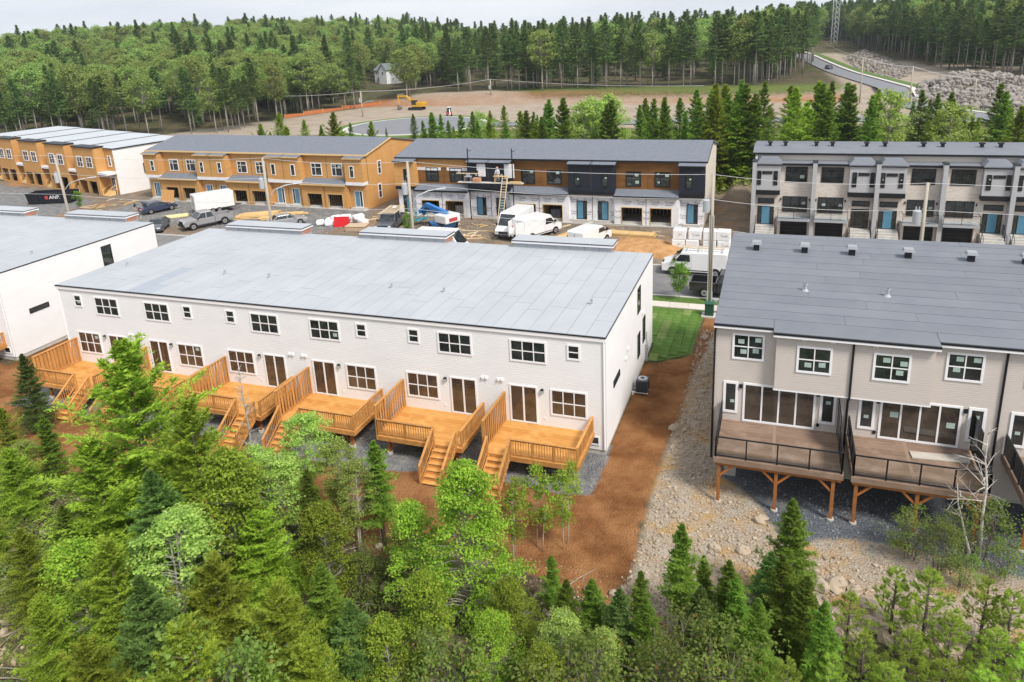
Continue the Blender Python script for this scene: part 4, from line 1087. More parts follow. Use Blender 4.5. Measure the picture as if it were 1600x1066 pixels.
# ---------------------------------------------------------------- vehicles
def paint(name, c, rough=.3, metal=0.):
    m, n, l, b = nodemat(name)
    f = ramp(n, l, noise(n, l, vecs(n, l), 2.5, 5, .6), .4, .8)
    l.new(mixc(n, l, f, c, tuple(x * .85 + .01 for x in c)), b.inputs['Base Color'])
    b.inputs['Roughness'].default_value = rough; b.inputs['Metallic'].default_value = metal
    b.inputs['Coat Weight'].default_value = .4; b.inputs['Coat Roughness'].default_value = .08
    return m
PW = paint('paint_white', (.76, .76, .76)); PGREY = paint('paint_grey', (.36, .36, .37), .35, .3); PBLACK = paint('paint_black', (.012, .012, .014))
PBLUE = paint('paint_blue', (.045, .06, .12), .3, .3); PDKG = paint('paint_dark_grey', (.10, .105, .125), .3, .3); PSILV = paint('paint_silver', (.42, .42, .44), .3, .4)
TYRE = M('tyre', (.016, .016, .017), rough=.85); RIM = M('rim', (.42, .42, .43), rough=.35, metal=.6); DKPL = M('dark_plastic', (.025, .025, .027), rough=.6)
LAMP = M('headlamp', (.62, .64, .66), rough=.15); TAIL = M('tail_lamp', (.42, .02, .02), rough=.2)
WHEELS = {}
def wheel(t, x, y, r, w=.24):
    k = (r, w)
    if k not in WHEELS:
        WHEELS[k] = (MB().tube([(0, -w / 2, 0), (0, -w / 2 + .03, 0), (0, w / 2 - .03, 0), (0, w / 2, 0)], [r * .93, r, r, r * .93], 20).mesh('tyre', TYRE),
                     MB().tube([(0, -w / 2 - .012, 0), (0, w / 2 + .012, 0)], r * .62, 14).mesh('rim', RIM), MB().tube([(0, -w / 2 - .02, 0), (0, w / 2 + .02, 0)], r * .2, 8).mesh('hub', DKPL))
    wh = put(WHEELS[k][0], 'wheel', t, (x, y, r)); put(WHEELS[k][1], 'rim', wh); put(WHEELS[k][2], 'hub', wh)
def sideplate(t, poly, y, mat, name, d=.012):
    for s in (-1, 1):
        m_ = MB().prism(poly, s * y, s * (y + d)); m_.build(name, mat, t)
def van(label, loc, rz, L=5.7, Hh=2.15, W=2.0, hi=False, opn=False, pmat=None, rack=False, group='white work vans on the site'):
    t = thing('cargo_van', label, 'van', loc, rz, group)
    a, b = -L / 2, L / 2; pm = pmat or PW; z0 = .38; nose = .95 if not hi else .75
    prof = [(a, z0), (a - .02, 1.0), (a + .06, Hh - .08), (a + .2, Hh), (b - nose - .95, Hh), (b - nose - .75, Hh - .08), (b - nose + .05, 1.32 if not hi else 1.4), (b - .15, 1.08), (b - .02, .85), (b, z0 + .05), (b - .1, z0)]
    MB().prism(prof, -W / 2, W / 2).build('body', pm, t, .07, 2)
    # windscreen lies on the raked front
    p0, p1 = Vector((b - nose - .72, 0, Hh - .12)), Vector((b - nose + .04, 0, 1.36 if not hi else 1.44)); nn = Vector((p0.z - p1.z, 0, p1.x - p0.x)).normalized() * .03
    ws = MB(); w0, w1 = W / 2 - .17, W / 2 - .1
    ws.hexa([p0 + Vector((0, -w0, 0)), p0 + Vector((0, w0, 0)), p1 + Vector((0, w1, 0)), p1 + Vector((0, -w1, 0)), p0 + nn + Vector((0, -w0, 0)), p0 + nn + Vector((0, w0, 0)), p1 + nn + Vector((0, w1, 0)), p1 + nn + Vector((0, -w1, 0))]).build('windscreen', GLASS_CAR, t)
    zt = min(Hh - .2, 1.95)
    sideplate(t, [(b - nose - 1.55, 1.32), (b - nose - .18, 1.32), (b - nose - .68, zt), (b - nose - 1.5, zt)], W / 2, GLASS_CAR, 'side_window')
    sideplate(t, [(a + .3, .5), (b - .6, .5), (b - .6, .58), (a + .3, .58)], W / 2, DKPL, 'sill_trim', .015)
    for s in (-1, 1):
        MB().box(b - .10, s * (W / 2 - .3) - .17, .86, b + .02, s * (W / 2 - .3) + .17, 1.04).build('headlight', LAMP, t, .02, 1)
        MB().box(a - .035, s * (W / 2 - .09) - .06, 1.0, a + .02, s * (W / 2 - .09) + .06, 1.55).build('tail_light', TAIL, t, .01, 1)
        MB().box(b - nose - .3, s * (W / 2 + .14) - .10, 1.35, b - nose - .12, s * (W / 2 + .14) + .10, 1.62).bar((b - nose - .25, s * (W / 2 - .02), 1.4), (b - nose - .2, s * (W / 2 + .1), 1.4), .05).build('mirror', DKPL, t)
    MB().box(b - .03, -W / 2 + .48, .70, b + .03, W / 2 - .48, .98).build('grille', DKPL, t, .02, 1)
    MB().box(b - .08, -W / 2 + .02, z0 + .02, b + .09, W / 2 - .02, z0 + .26).build('front_bumper', DKPL, t, .03, 1)
    MB().box(a - .10, -W / 2 + .04, z0 + .02, a + .05, W / 2 - .04, z0 + .22).build('rear_bumper', DKPL, t, .03, 1)
    for x in (a + 1.05, b - 1.0):
        sideplate(t, [(x + .46 * math.cos(q), .37 + .46 * math.sin(q)) for q in np.linspace(.1, math.pi - .1, 10)], W / 2 + .001, DKPL, 'wheel_arch', .004)
        for s in (-1, 1): wheel(t, x, s * (W / 2 - .10), .37)
    MB().box(a - .026, -.012, z0 + .3, a - .0, .012, Hh - .2).build('door_gap', DKPL, t)
    sideplate(t, [(b - nose - 1.66, .62), (b - nose - 1.64, .62), (b - nose - 1.64, Hh - .2), (b - nose - 1.66, Hh - .2)], W / 2, GREY_TRIM, 'door_joint', .004)
    if opn:
        for s in (-1, 1):
            d = MB().box(-.04, -.02, .55, .0, .95, Hh - .12).build('rear_door', pm, t, .015, 1, loc=(a - .03, s * (W / 2 - .03), 0), rot=(0, 0, R(115) if s > 0 else R(65)))
    if rack:
        r_ = MB()
        for y in (-.75, .75): r_.bar((a + .4, y, Hh + .16), (b - nose - 1.1, y, Hh + .16), .05)
        for x in np.linspace(a + .5, b - nose - 1.2, 4): r_.bar((x, -.85, Hh + .14), (x, .85, Hh + .14), .05).box(x - .02, -.77, Hh - .02, x + .02, -.73, Hh + .14).box(x - .02, .73, Hh - .02, x + .02, .77, Hh + .14)
        r_.build('roof_rack', GREY_TRIM, t)
        ld = MB()
        for y in (-.30, .30): ld.bar((a + .3, y, Hh + .26), (b - nose - .6, y, Hh + .26), .05, .08)
        for x in np.arange(a + .5, b - nose - .6, .33): ld.bar((x, -.3, Hh + .26), (x, .3, Hh + .26), .035)
        ld.build('roof_ladder', LUMBER_PALE, t)
    return t
def pickup(label, loc, rz, pm, rack=False, L=5.9, group=None):
    t = thing('pickup_truck', label, 'pickup truck', loc, rz, group)
    a, b, W = -L / 2, L / 2, 2.02
    low = MB().prism([(a, .55), (a, 1.22), (a + .01, 1.25), (b - 1.7, 1.25), (b - .25, 1.22), (b - .02, 1.10), (b, .62), (b - .1, .5)], -W / 2, W / 2)
    MB().prism([(b - 3.75, .5), (b - 3.75, 1.22), (b - 1.7, 1.25), (b - .25, 1.22), (b - .02, 1.10), (b, .62), (b - .1, .5)], -W / 2, W / 2).build('body', pm, t, .06, 2)
    bx = b - 3.78
    bed = MB().box(a, -W / 2, .55, bx, -W / 2 + .12, 1.28).box(a, W / 2 - .12, .55, bx, W / 2, 1.28).box(a, -W / 2 + .12, .55, a + .1, W / 2 - .12, 1.26).box(bx - .08, -W / 2 + .12, .55, bx, W / 2 - .12, 1.28).box(a + .1, -W / 2 + .12, .55, bx - .08, W / 2 - .12, .70)
    bed.build('bed', pm, t)
    MB().box(a + .11, -W / 2 + .13, .70, bx - .09, W / 2 - .13, .72).build('bed_liner', DKPL, t)
    cx0, cx1 = b - 3.72, b - 1.55
    cab = MB().fr((cx0, -W / 2 + .04, cx1, W / 2 - .04), 1.235, (cx0 + .22, -W / 2 + .2, cx1 - .72, W / 2 - .2), 1.92).build('cab_glass', GLASS_CAR, t, .04, 1)
    MB().fr((cx0 + .16, -W / 2 + .17, cx1 - .62, W / 2 - .17), 1.85, (cx0 + .26, -W / 2 + .24, cx1 - .76, W / 2 - .24), 1.97).build('roof', pm, t, .04, 2)
    pl = MB()
    for s in (-1, 1):
        y0, y1 = s * (W / 2 - .035), s * (W / 2 - .195)
        pl.bar((cx1 + .02, y0, 1.23), (cx1 - .70, y1, 1.91), .08).bar((cx0 - .02, y0, 1.23), (cx0 + .22, y1, 1.91), .12).bar(((cx0 + cx1) / 2 - .1, y0, 1.23), ((cx0 + cx1) / 2 - .18, y1, 1.91), .09)
    pl.build('pillar', pm, t)
    MB().box(b - .04, -W / 2 + .4, .72, b + .04, W / 2 - .4, 1.12).build('grille', DKPL, t, .02, 1)
    MB().box(b - .1, -W / 2 + .02, .46, b + .12, W / 2 - .02, .70).build('front_bumper', DKPL, t, .04, 1)
    MB().box(a - .12, -W / 2 + .06, .5, a + .04, W / 2 - .06, .68).build('rear_bumper', RIM, t, .03, 1)
    for s in (-1, 1):
        MB().box(b - .12, s * (W / 2 - .22) - .17, .86, b + .03, s * (W / 2 - .22) + .17, 1.08).build('headlight', LAMP, t, .02, 1)
        MB().box(a - .03, s * (W / 2 - .08) - .075, .86, a + .06, s * (W / 2 - .08) + .082, 1.2).build('tail_light', TAIL, t, .01, 1)
        MB().box(cx1 - .18, s * (W / 2 + .12) - .1, 1.24, cx1 - .05, s * (W / 2 + .12) + .1, 1.46).bar((cx1 - .1, s * (W / 2 - .05), 1.27), (cx1 - .1, s * (W / 2 + .1), 1.3), .05).build('mirror', DKPL, t)
    for x in (a + 1.2, b - 1.05):
        sideplate(t, [(x + .52 * math.cos(q), .42 + .52 * math.sin(q)) for q in np.linspace(.05, math.pi - .05, 12)], W / 2 + .001, DKPL, 'wheel_arch', .006)
        for s in (-1, 1): wheel(t, x, s * (W / 2 - .08), .42, .28)
    if rack:
        r_ = MB()
        for y in (-.85, .85):
            r_.bar((a + .2, y, 2.1), (cx1 - .4, y, 2.1), .07)
            for x in (a + .25, bx - .15): r_.bar((x, y, 1.25), (x, y, 2.1), .07)
        for x in np.linspace(a + .25, cx1 - .45, 7): r_.bar((x, -.88, 2.13), (x, .88, 2.13), .07)
        r_.build('ladder_rack', LUMBER_PALE, t)
        MB().box(a + .8, -.2, 2.17, a + 1.5, .2, 2.2).build('rack_board', WHITE_TRIM, t)
    return t
def sedan(label, loc, rz, pm, trunk=False, L=4.7):
    t = thing('sedan_car', label, 'car', loc, rz, 'cars parked at the terraces')
    a, b, W = -L / 2, L / 2, 1.82
    MB().prism([(a + .06, .30), (a, .55), (a + .04, .92), (a + .95, 1.0), (b - 1.55, .98), (b - .5, .86), (b - .08, .70), (b, .5), (b - .06, .30)], -W / 2, W / 2).build('body', pm, t, .09, 3)
    MB().fr((a + .55, -W / 2 + .08, b - 1.3, W / 2 - .08), .955, (a + 1.25, -W / 2 + .26, b - 2.15, W / 2 - .26), 1.40).build('cabin_glass', GLASS_CAR, t, .05, 2)
    MB().fr((a + 1.12, -W / 2 + .22, b - 2.02, W / 2 - .22), 1.355, (a + 1.32, -W / 2 + .3, b - 2.22, W / 2 - .3), 1.435).build('roof', pm, t, .03, 2)
    pl = MB()
    for s in (-1, 1):
        y0, y1 = s * (W / 2 - .075), s * (W / 2 - .25)
        pl.bar((b - 1.3, y0, .95), (b - 2.12, y1, 1.39), .06).bar((a + .58, y0, .95), (a + 1.25, y1, 1.39), .09).bar((0, y0, .95), (-.08, y1, 1.4), .06)
    pl.build('pillar', pm, t)
    for s in (-1, 1):
        MB().box(b - .28, s * (W / 2 - .28) - .2, .60, b - .03, s * (W / 2 - .28) + .2, .73).build('headlight', LAMP, t, .03, 1)
        MB().box(a - .02, s * (W / 2 - .27) - .22, .68, a + .16, s * (W / 2 - .27) + .22, .84).build('tail_light', TAIL, t, .03, 1)
        MB().box(b - 1.55, s * (W / 2 + .06) - .09, .96, b - 1.4, s * (W / 2 + .06) + .09, 1.08).build('mirror', pm, t, .02, 1)
    MB().box(b - .05, -.45, .38, b + .02, .45, .56).build('grille', DKPL, t, .02, 1)
    MB().box(a - .02, -.26, .60, a + .03, .26, .72).build('number_plate', WHITE_TRIM, t)
    for x in (a + .95, b - .92):
        sideplate(t, [(x + .4 * math.cos(q), .33 + .4 * math.sin(q)) for q in np.linspace(.1, math.pi - .1, 12)], W / 2 + .001, DKPL, 'wheel_arch', .004)
        for s in (-1, 1): wheel(t, x, s * (W / 2 - .09), .33, .22)
    if trunk:
        MB().box(-.75, -.66, 0, 0, .66, .06).build('boot_lid', pm, t, .02, 1, loc=(a + .72, 0, 1.02), rot=(0, R(62), 0))
    return t
van('white cargo van with ladder rack parked along the far kerb', (1.15, 30.9, .03), R(180), rack=True)
van('white high roof van facing the street beside the scaffold ladder', (-19.3, 40.6, .05), R(-96), 6.0, 2.65, 2.05, True)
van('white cargo van with its rear doors hanging open', (-16.6, 40.2, .05), R(62), 5.6, 2.35, 2.0, False, True)
van('white cargo van with red side lettering parked behind the flat roof', (-23.6, 31.1, .03), R(0), 5.8, 2.75, 2.05, True)
van('white van standing beside the orange soil heap', (-10.2, 37.9, .03), R(70), 5.4, 2.0, 1.95)
text('EMCO', .5, M('print_red', (.5, .03, .03)), bpy.data.objects['cargo_van.003'], (.3, -1.005, 1.55), (R(90), 0, 0), 'side_lettering')
pickup('black pickup truck parked at the near kerb beside the utility pole', (4.3, 25.75, .03), R(0), PBLACK)
pickup('grey crew cab pickup truck beside the white trailer', (-58.6, 37.2, .03), R(-118), PGREY, L=6.1)
pickup('dark pickup truck carrying a pale ladder rack', (-34.4, 40.0, .03), R(-80), PDKG, rack=True)
sedan('dark blue sedan with its boot lid open', (-71.6, 42.6, .05), R(70), PBLUE, True)
sedan('dark grey sedan half hidden behind the white terrace', (-63.5, 34.3, .05), R(-60), PDKG)
sedan('silver sedan beside the lumber stack', (-48.3, 39.2, .05), R(50), PSILV)
# enclosed trailer
t = thing('enclosed_trailer', 'white enclosed cargo trailer in front of the timber shell terrace', 'trailer', (-63.2, 43.9, .05), R(55))
MB().box(-2.6, -1.1, .55, 2.4, 1.1, 2.65).build('box_body', PW, t, .05, 2)
MB().box(-2.62, -1.12, .5, 2.42, 1.12, .62).build('chassis', DKPL, t)
MB().bar((2.4, .6, .55), (3.6, 0, .5), .08).bar((2.4, -.6, .55), (3.6, 0, .5), .08).build('tow_bar', DKPL, t)
for x in (-.5, .35):
    for s in (-1, 1): wheel(t, x, s * 1.12, .35, .2)
MB().box(-2.63, -.01, .7, -2.6, .01, 2.5).build('door_joint', DKPL, t)
# skip
t = thing('waste_skip', 'open black waste skip with white and red lettering', 'skip', (-93.6, 44.9, .0), R(20))
MB().fr((-3.2, -1.15, 2.9, 1.15), .18, (-3.4, -1.25, 3.2, 1.25), 1.55)
SKIPM = M('skip_black', (.012, .014, .02), rough=.5)
sk = MB().hexa([(-3.2, -1.15, .15), (3.0, -1.15, .15), (3.0, -1.09, .15), (-3.2, -1.09, .15), (-3.4, -1.25, 1.6), (3.2, -1.25, 1.6), (3.2, -1.19, 1.6), (-3.4, -1.19, 1.6)])
sk.hexa([(-3.2, 1.09, .15), (3.0, 1.09, .15), (3.0, 1.15, .15), (-3.2, 1.15, .15), (-3.4, 1.19, 1.6), (3.2, 1.19, 1.6), (3.2, 1.25, 1.6), (-3.4, 1.25, 1.6)])
sk.hexa([(-3.2, -1.09, .15), (-3.14, -1.09, .15), (-3.14, 1.09, .15), (-3.2, 1.09, .15), (-3.4, -1.19, 1.6), (-3.34, -1.19, 1.6), (-3.34, 1.19, 1.6), (-3.4, 1.19, 1.6)])
sk.hexa([(2.94, -1.09, .15), (3.0, -1.09, .15), (3.0, 1.09, .15), (2.94, 1.09, .15), (3.14, -1.19, 1.6), (3.2, -1.19, 1.6), (3.2, 1.19, 1.6), (3.14, 1.19, 1.6)])
sk.box(-3.14, -1.09, .15, 2.94, 1.09, .22).box(-3.42, -1.30, 1.6, 3.22, -1.17, 1.68).box(-3.42, 1.17, 1.6, 3.22, 1.30, 1.68)
sk.build('body', SKIPM, t)
rb = MB()
for x in np.arange(-2.6, 3, .9): rb.hexa([(x, -1.20, .15), (x + .1, -1.20, .15), (x + .1, -1.10, .15), (x, -1.10, .15), (x, -1.31, 1.6), (x + .1, -1.31, 1.6), (x + .1, -1.2, 1.6), (x, -1.2, 1.6)])
rb.build('rib', SKIPM, t)
SKR = M('print_red_panel', (.45, .05, .06)); SKW = M('print_white', (.75, .75, .75))
text('ANP.', .75, SKW, t, (.9, -1.30, 1.0), (R(86), 0, 0), 'lettering')
MB().bar((-.55, -1.285, 1.0), (-.1, -1.285, 1.0), .02, .5).build('lettering', SKR, t)
MB().box(-3.45, -.7, .9, -3.36, -.1, 1.3).build('lettering', SKR, t); text('92', .5, SKW, t, (-3.36, .25, .6), (R(90), 0, R(-90)), 'lettering')
# boom lift
t = thing('boom_lift', 'blue and white boom lift parked before the wrapped terrace', 'boom lift', (-28.4, 41.0, .05), R(155))
LBLUE = paint('lift_blue', (.02, .19, .52), .4); LTURQ = paint('lift_turquoise', (.03, .33, .42), .4)
MB().box(-1.5, -1.0, .35, 1.5, 1.0, .8).build('chassis', LBLUE, t, .05, 1)
for x in (-1.1, 1.1):
    for s in (-1, 1): wheel(t, x, s * 1.05, .45, .32)
MB().tube([(0, 0, .8), (0, 0, 1.0)], .55, 16).build('turntable', DKPL, t)
MB().box(-2.1, -1.1, 1.0, -.1, 1.1, 1.95).build('engine_cover', PW, t, .12, 2)
MB().box(-2.13, -.6, 1.2, -2.08, .6, 1.6).build('rear_panel', SKR, t)
MB().bar((-1.4, .2, 2.0), (2.2, .2, 2.6), .42, .5).bar((-1.0, -.15, 1.5), (2.6, -.15, 2.05), .38, .42).build('boom', LBLUE, t, .03, 1)
MB().bar((2.2, .2, 2.6), (3.6, .2, 1.5), .36, .4).bar((2.6, -.15, 2.05), (3.4, -.15, 1.2), .3, .36).build('jib', LBLUE, t, .03, 1)
k = MB()
for z in (.55, 1.1, 1.6): k.box(3.5, -.9, z, 4.4, -.85, z + .05).box(3.5, .85, z, 4.4, .9, z + .05).box(4.35, -.85, z, 4.4, .85, z + .05).box(3.5, -.85, z, 3.55, .85, z + .05)
for x in (3.5, 4.35):
    for y in (-.9, .85): k.box(x, y, .5, x + .05, y + .05, 1.65)
k.box(3.5, -.9, .5, 4.4, .9, .55)
k.build('basket', LTURQ, t)
# ---------------------------------------------------------------- building materials
def stack(name, label, cat, loc, rz, n, layers, size, mat, jit=.03, spread=0, group=None):
    t = thing(name, label, cat, loc, rz, group)
    me = MB().box(-size[0] / 2, -size[1] / 2, 0, size[0] / 2, size[1] / 2, size[2]).mesh('plank', mat)
    for k in range(layers):
        for i in range(n):
            put(me, 'plank', t, (random.uniform(-jit, jit) * 6, (i - n / 2) * (size[1] + .012) + random.uniform(-jit, jit), k * size[2]), (0, 0, random.uniform(-spread, spread)))
    return t
stack('lumber_stack', 'loose spread of yellow planks beside the utility pole', 'lumber', (-55.2, 42.6, .03), R(28), 9, 4, (4.6, .24, .09), LUMBER, .08, .10)
stack('lumber_stack', 'second heap of yellow planks before the timber shell terrace', 'lumber', (-52.3, 42.9, .03), R(38), 6, 3, (4.0, .22, .08), LUMBER, .1, .14)
stack('lumber_stack', 'short pile of planks by the silver sedan', 'lumber', (-51.0, 44.6, .03), R(15), 5, 2, (3.0, .2, .08), LUMBER, .1, .1)
stack('lumber_stack', 'strapped stack of long yellow boards near the soil heap', 'lumber', (-6.6, 41.9, .03), R(-3), 6, 4, (4.9, .2, .10), LUMBER, .02, .01)
stack('lumber_stack', 'low pile of pale boards under the dark blue sedan side', 'lumber', (-67.2, 40.1, .03), R(42), 6, 2, (4.2, .24, .08), M('pale_yellow_board', (.68, .58, .27), (.74, .64, .34), 3, .7), .02, .01)
stack('lumber_stack', 'loose planks lying on the mud beside the open van', 'lumber', (-13.3, 41.4, .03), R(58), 4, 2, (3.6, .22, .10), LUMBER, .1, .12)
OSBP = MB().box(-1.22, -.02, 0, 1.22, .02, 1.9).build('sheathing_panel', OSB, None, loc=(-74.5, 47.2, .02), rot=(R(-14), 0, R(-2))); tag(OSBP, 'orange sheathing panel leaning on the timber shell terrace', 'panel')
def bits(n, x0, x1, y0, y1, mat, lab, grp, lmin=.8, lmax=3.0):
    me = [MB().box(-.5, -.5, 0, .5, .5, 1).mesh('offcut', m_) for m_ in (LUMBER_PALE, LUMBER)]
    for i in range(n):
        o = put(random.choice(me), 'timber_offcut', None, (random.uniform(x0, x1), random.uniform(y0, y1), .04), (0, 0, random.uniform(0, 3.14)), (random.uniform(lmin, lmax), random.uniform(.09, .16), random.uniform(.05, .1)))
        tag(o, lab, 'timber', grp)
bits(22, -28, -21, 37.5, 43.5, LUMBER, 'timber offcut lying on the mud before the scaffold', 'offcuts before the scaffold')
bits(16, -16, -4, 38, 44.5, LUMBER, 'timber offcut lying on the mud between vans and soil heap', 'offcuts near the soil heap')
bits(14, -86, -80, 40, 48, LUMBER, 'timber offcut lying between the stepped and timber shell terraces', 'offcuts at the street bend', .6, 2.4)
bits(10, -40, -36.5, 42, 52, LUMBER, 'timber offcut lying in the gap between the shells', 'offcuts in the gap', .6, 2.2)
BUNW = M('bundle_wrap', (.70, .70, .71), (.80, .80, .80), 3, .5, .3, 5)
bun = [('lower', 0, 0, 0), ('lower', 1.35, .1, 0), ('lower', 3.0, .2, 0), ('lower', 4.35, .2, 0), ('upper', .1, .05, .98), ('upper', 1.6, .2, .98), ('upper', 3.0, .2, .98), ('upper', 4.3, .25, .98)]
for i, (lv_, dx, dy, dz) in enumerate(bun):
    o = thing('wrapped_bundle', ('upper' if dz else 'lower') + ' white wrapped bundle in the stack beyond the roof racked van', 'bundle', (-1.3 + dx, 38.6 + dy, dz + .02), random.uniform(-.05, .05), ('upper' if dz else 'lower') + ' wrapped bundles')
    MB().box(-.63, -.6, 0, .63, .6, .95).build('wrap', BUNW, o, .06, 2)
    if i != 1: text('Tyvek' if i % 2 else 'JM', .28, PRINT_BLUE, o, (.08, -.606, .5), (R(90), 0, 0), 'print')
# insulation bags and red tarp
for i, (x, y, z, s) in enumerate(((-43.2, 41.2, 0, 1.0), (-41.9, 41.9, 0, 1.1), (-40.4, 42.0, 0, 1.0), (-44.2, 40.2, 0, .9), (-42.7, 40.2, 0, 1.0), (-39.2, 41.6, 0, .95), (-41.2, 41.2, .55, .9), (-39.8, 41.8, .5, .9), (-42.5, 41.1, .5, .8))):
    o = MB().box(-.75 * s, -.5 * s, 0, .75 * s, .5 * s, .62 * s).build('insulation_bag', BUNW, None, .2, 3, True, (x, y, z + .02), (random.uniform(-.06, .06), random.uniform(-.06, .06), random.uniform(0, 3)))
    tag(o, 'white plastic insulation bag in the heap behind the red sheet', 'bag', 'insulation bags')
rsx = MB().box(-.95, -.03, 0, 0, .03, 1.25).box(.0, -.03, .02, .95, .03, 1.27).build('red_sheet', M('red_sheet', (.55, .015, .02), rough=.5), None, loc=(-40.9, 39.6, .02), rot=(R(-16), 0, R(12))); tag(rsx, 'bright red folded sheet standing before the white bags', 'sheet')
bxx = MB().box(-1.2, -.8, 0, 1.2, .8, .55).box(-1.25, -.85, .55, 1.25, .85, .62).build('timber_crate', M('crate_wood', (.42, .31, .2), (.5, .38, .26), 3, .8), None, .02, 1, loc=(-38.2, 38.8, .02), rot=(0, 0, R(10))); tag(bxx, 'low tan timber crate beside the white bags', 'crate')
# soil heap
def mound(name, label, cx, cy, rx, ry, h, mat, seed):
    r_ = np.random.default_rng(seed); n = 56; u = np.linspace(-1.1, 1.1, n); X_, Y_ = np.meshgrid(u, u)
    rr = np.hypot(X_, Y_); th = np.arctan2(Y_, X_)
    edge = 1 + .16 * np.sin(3 * th + seed) + .1 * np.sin(7 * th)
    Z_ = h * np.clip(1 - (rr / edge) ** 2, 0, 1) ** .8 * (1 + .25 * wob(X_ * 9, Y_ * 9, 1)) + .12 * wob(X_ * rx, Y_ * ry, 3) * (rr < edge)
    Z_ = np.where(rr > edge, -.25, Z_)
    me = grid_mesh(name, X_ * rx + cx, Y_ * ry + cy, Z_ + H(X_ * rx + cx, Y_ * ry + cy)); me.materials.append(mat)
    return tag(put(me, name), label, 'soil heap')
OR_SOIL = M('orange_soil', (.36, .175, .065), (.50, .29, .13), 1.4, .95, 1.0, 5, dist=.15)
mound('soil_heap', 'spread heap of orange soil before the wrapped terrace', -5.2, 37.2, 4.8, 3.4, .75, OR_SOIL, 3)
mound('soil_heap', 'brown earth heap in the gap beside the wrapped terrace', -39.3, 50.5, 2.2, 3.2, .8, M('brown_heap', (.17, .12, .08), (.26, .2, .14), 1.4, .95, 1, 5, dist=.15), 5)
MB().box(0, 0, 0, 1, 1, 1)
tarp = mound('crumpled_sheeting', 'crumpled white plastic sheeting heaped between the two shells', -38.6, 54.2, 1.9, 1.3, .55, M('white_sheeting', (.62, .60, .62), (.74, .72, .74), 3, .4, .8, 6, dist=.2), 9); tarp['category'] = 'sheeting'
# scaffold with plank, ladder and workers
t = thing('pump_scaffold', 'scaffold of two tall black poles carrying a plank platform', 'scaffold', (-23.6, 45.75, .0))
for x in (-3.1, 2.4):
    MB().bar((x, 0, 0), (x, 0, 8.6), .10).build('pole', BLACK_TRIM, t)
    MB().bar((x, 0, 8.2), (x, 1.1, 8.2), .06).build('wall_brace', BLACK_TRIM, t)
    MB().bar((x, 0, 4.62), (x, -1.0, 4.62), .08).bar((x, 0, 4.0), (x, -.9, 4.6), .06).build('bracket', BLACK_TRIM, t)
MB().box(-4.2, -.95, 4.67, 3.9, -.35, 4.74).build('platform', M('alu_plank', (.5, .49, .46), (.58, .57, .53), 2, .5), t)
MB().box(-4.6, -.2, 5.6, -1.0, -.1, 5.68).build('guard_rail', LUMBER_PALE, t)
def ladder(label, a, b, w, mat):
    a, b = Vector(a), Vector(b); t = thing('ladder', label, 'ladder', a); d = b - a
    for s in (-1, 1): MB().bar((s * w / 2, 0, 0), d + Vector((s * w / 2, 0, 0)), .09, .04).build('stile', mat, t)
    n = int(d.length / .3); me = MB().bar((-w / 2, 0, 0), (w / 2, 0, 0), .05).mesh('rung', mat)
    for i in range(1, n): put(me, 'rung', t, d * i / n)
    return t
ladder('long pale extension ladder leaning against the scaffold platform', (-22.4, 44.0, .05), (-21.75, 44.75, 5.6), .62, LUMBER_PALE)
bn = thing('work_bench', 'wooden sawhorse bench on the scaffold platform', 'bench', (-22.4, 45.1, 4.74))
MB().box(-.9, -.22, .72, .9, .22, .78).build('top', LUMBER, bn)
for x in (-.75, .75):
    for y in (-.18, .18): MB().bar((x, y, 0), (x * .9, y * .7, .72), .06).build('leg', LUMBER, bn)
bk = tag(MB().box(-.45, -.28, 0, .45, .28, .5).build('tool_box', M('tool_orange', (.45, .2, .1), (.5, .27, .17), 4), None, .03, 1, loc=(-25.4, 45.1, 4.741)), 'reddish tool box on the scaffold platform', 'tool box')
sw2 = thing('saw_stand', 'small grey saw on folding legs on the scaffold platform', 'saw', (-26.5, 45.1, 4.741))
MB().box(-.4, -.25, .6, .4, .25, .68).build('table', GREY_TRIM, sw2); MB().tube([(0, -.1, .85), (0, .1, .85)], .2, 14).build('blade_guard', GREY_TRIM, sw2)
for x in (-.35, .35):
    for y in (-.2, .2): MB().bar((x * 1.2, y, 0), (x, y, .6), .04).build('leg', GREY_TRIM, sw2)
stack('offcut_stack', 'short yellow board stack at the end of the scaffold platform', 'lumber', (-20.6, 45.1, 4.741), 0, 2, 2, (1.4, .2, .08), LUMBER, .01)
SKIN = M('skin', (.52, .30, .21), rough=.6)
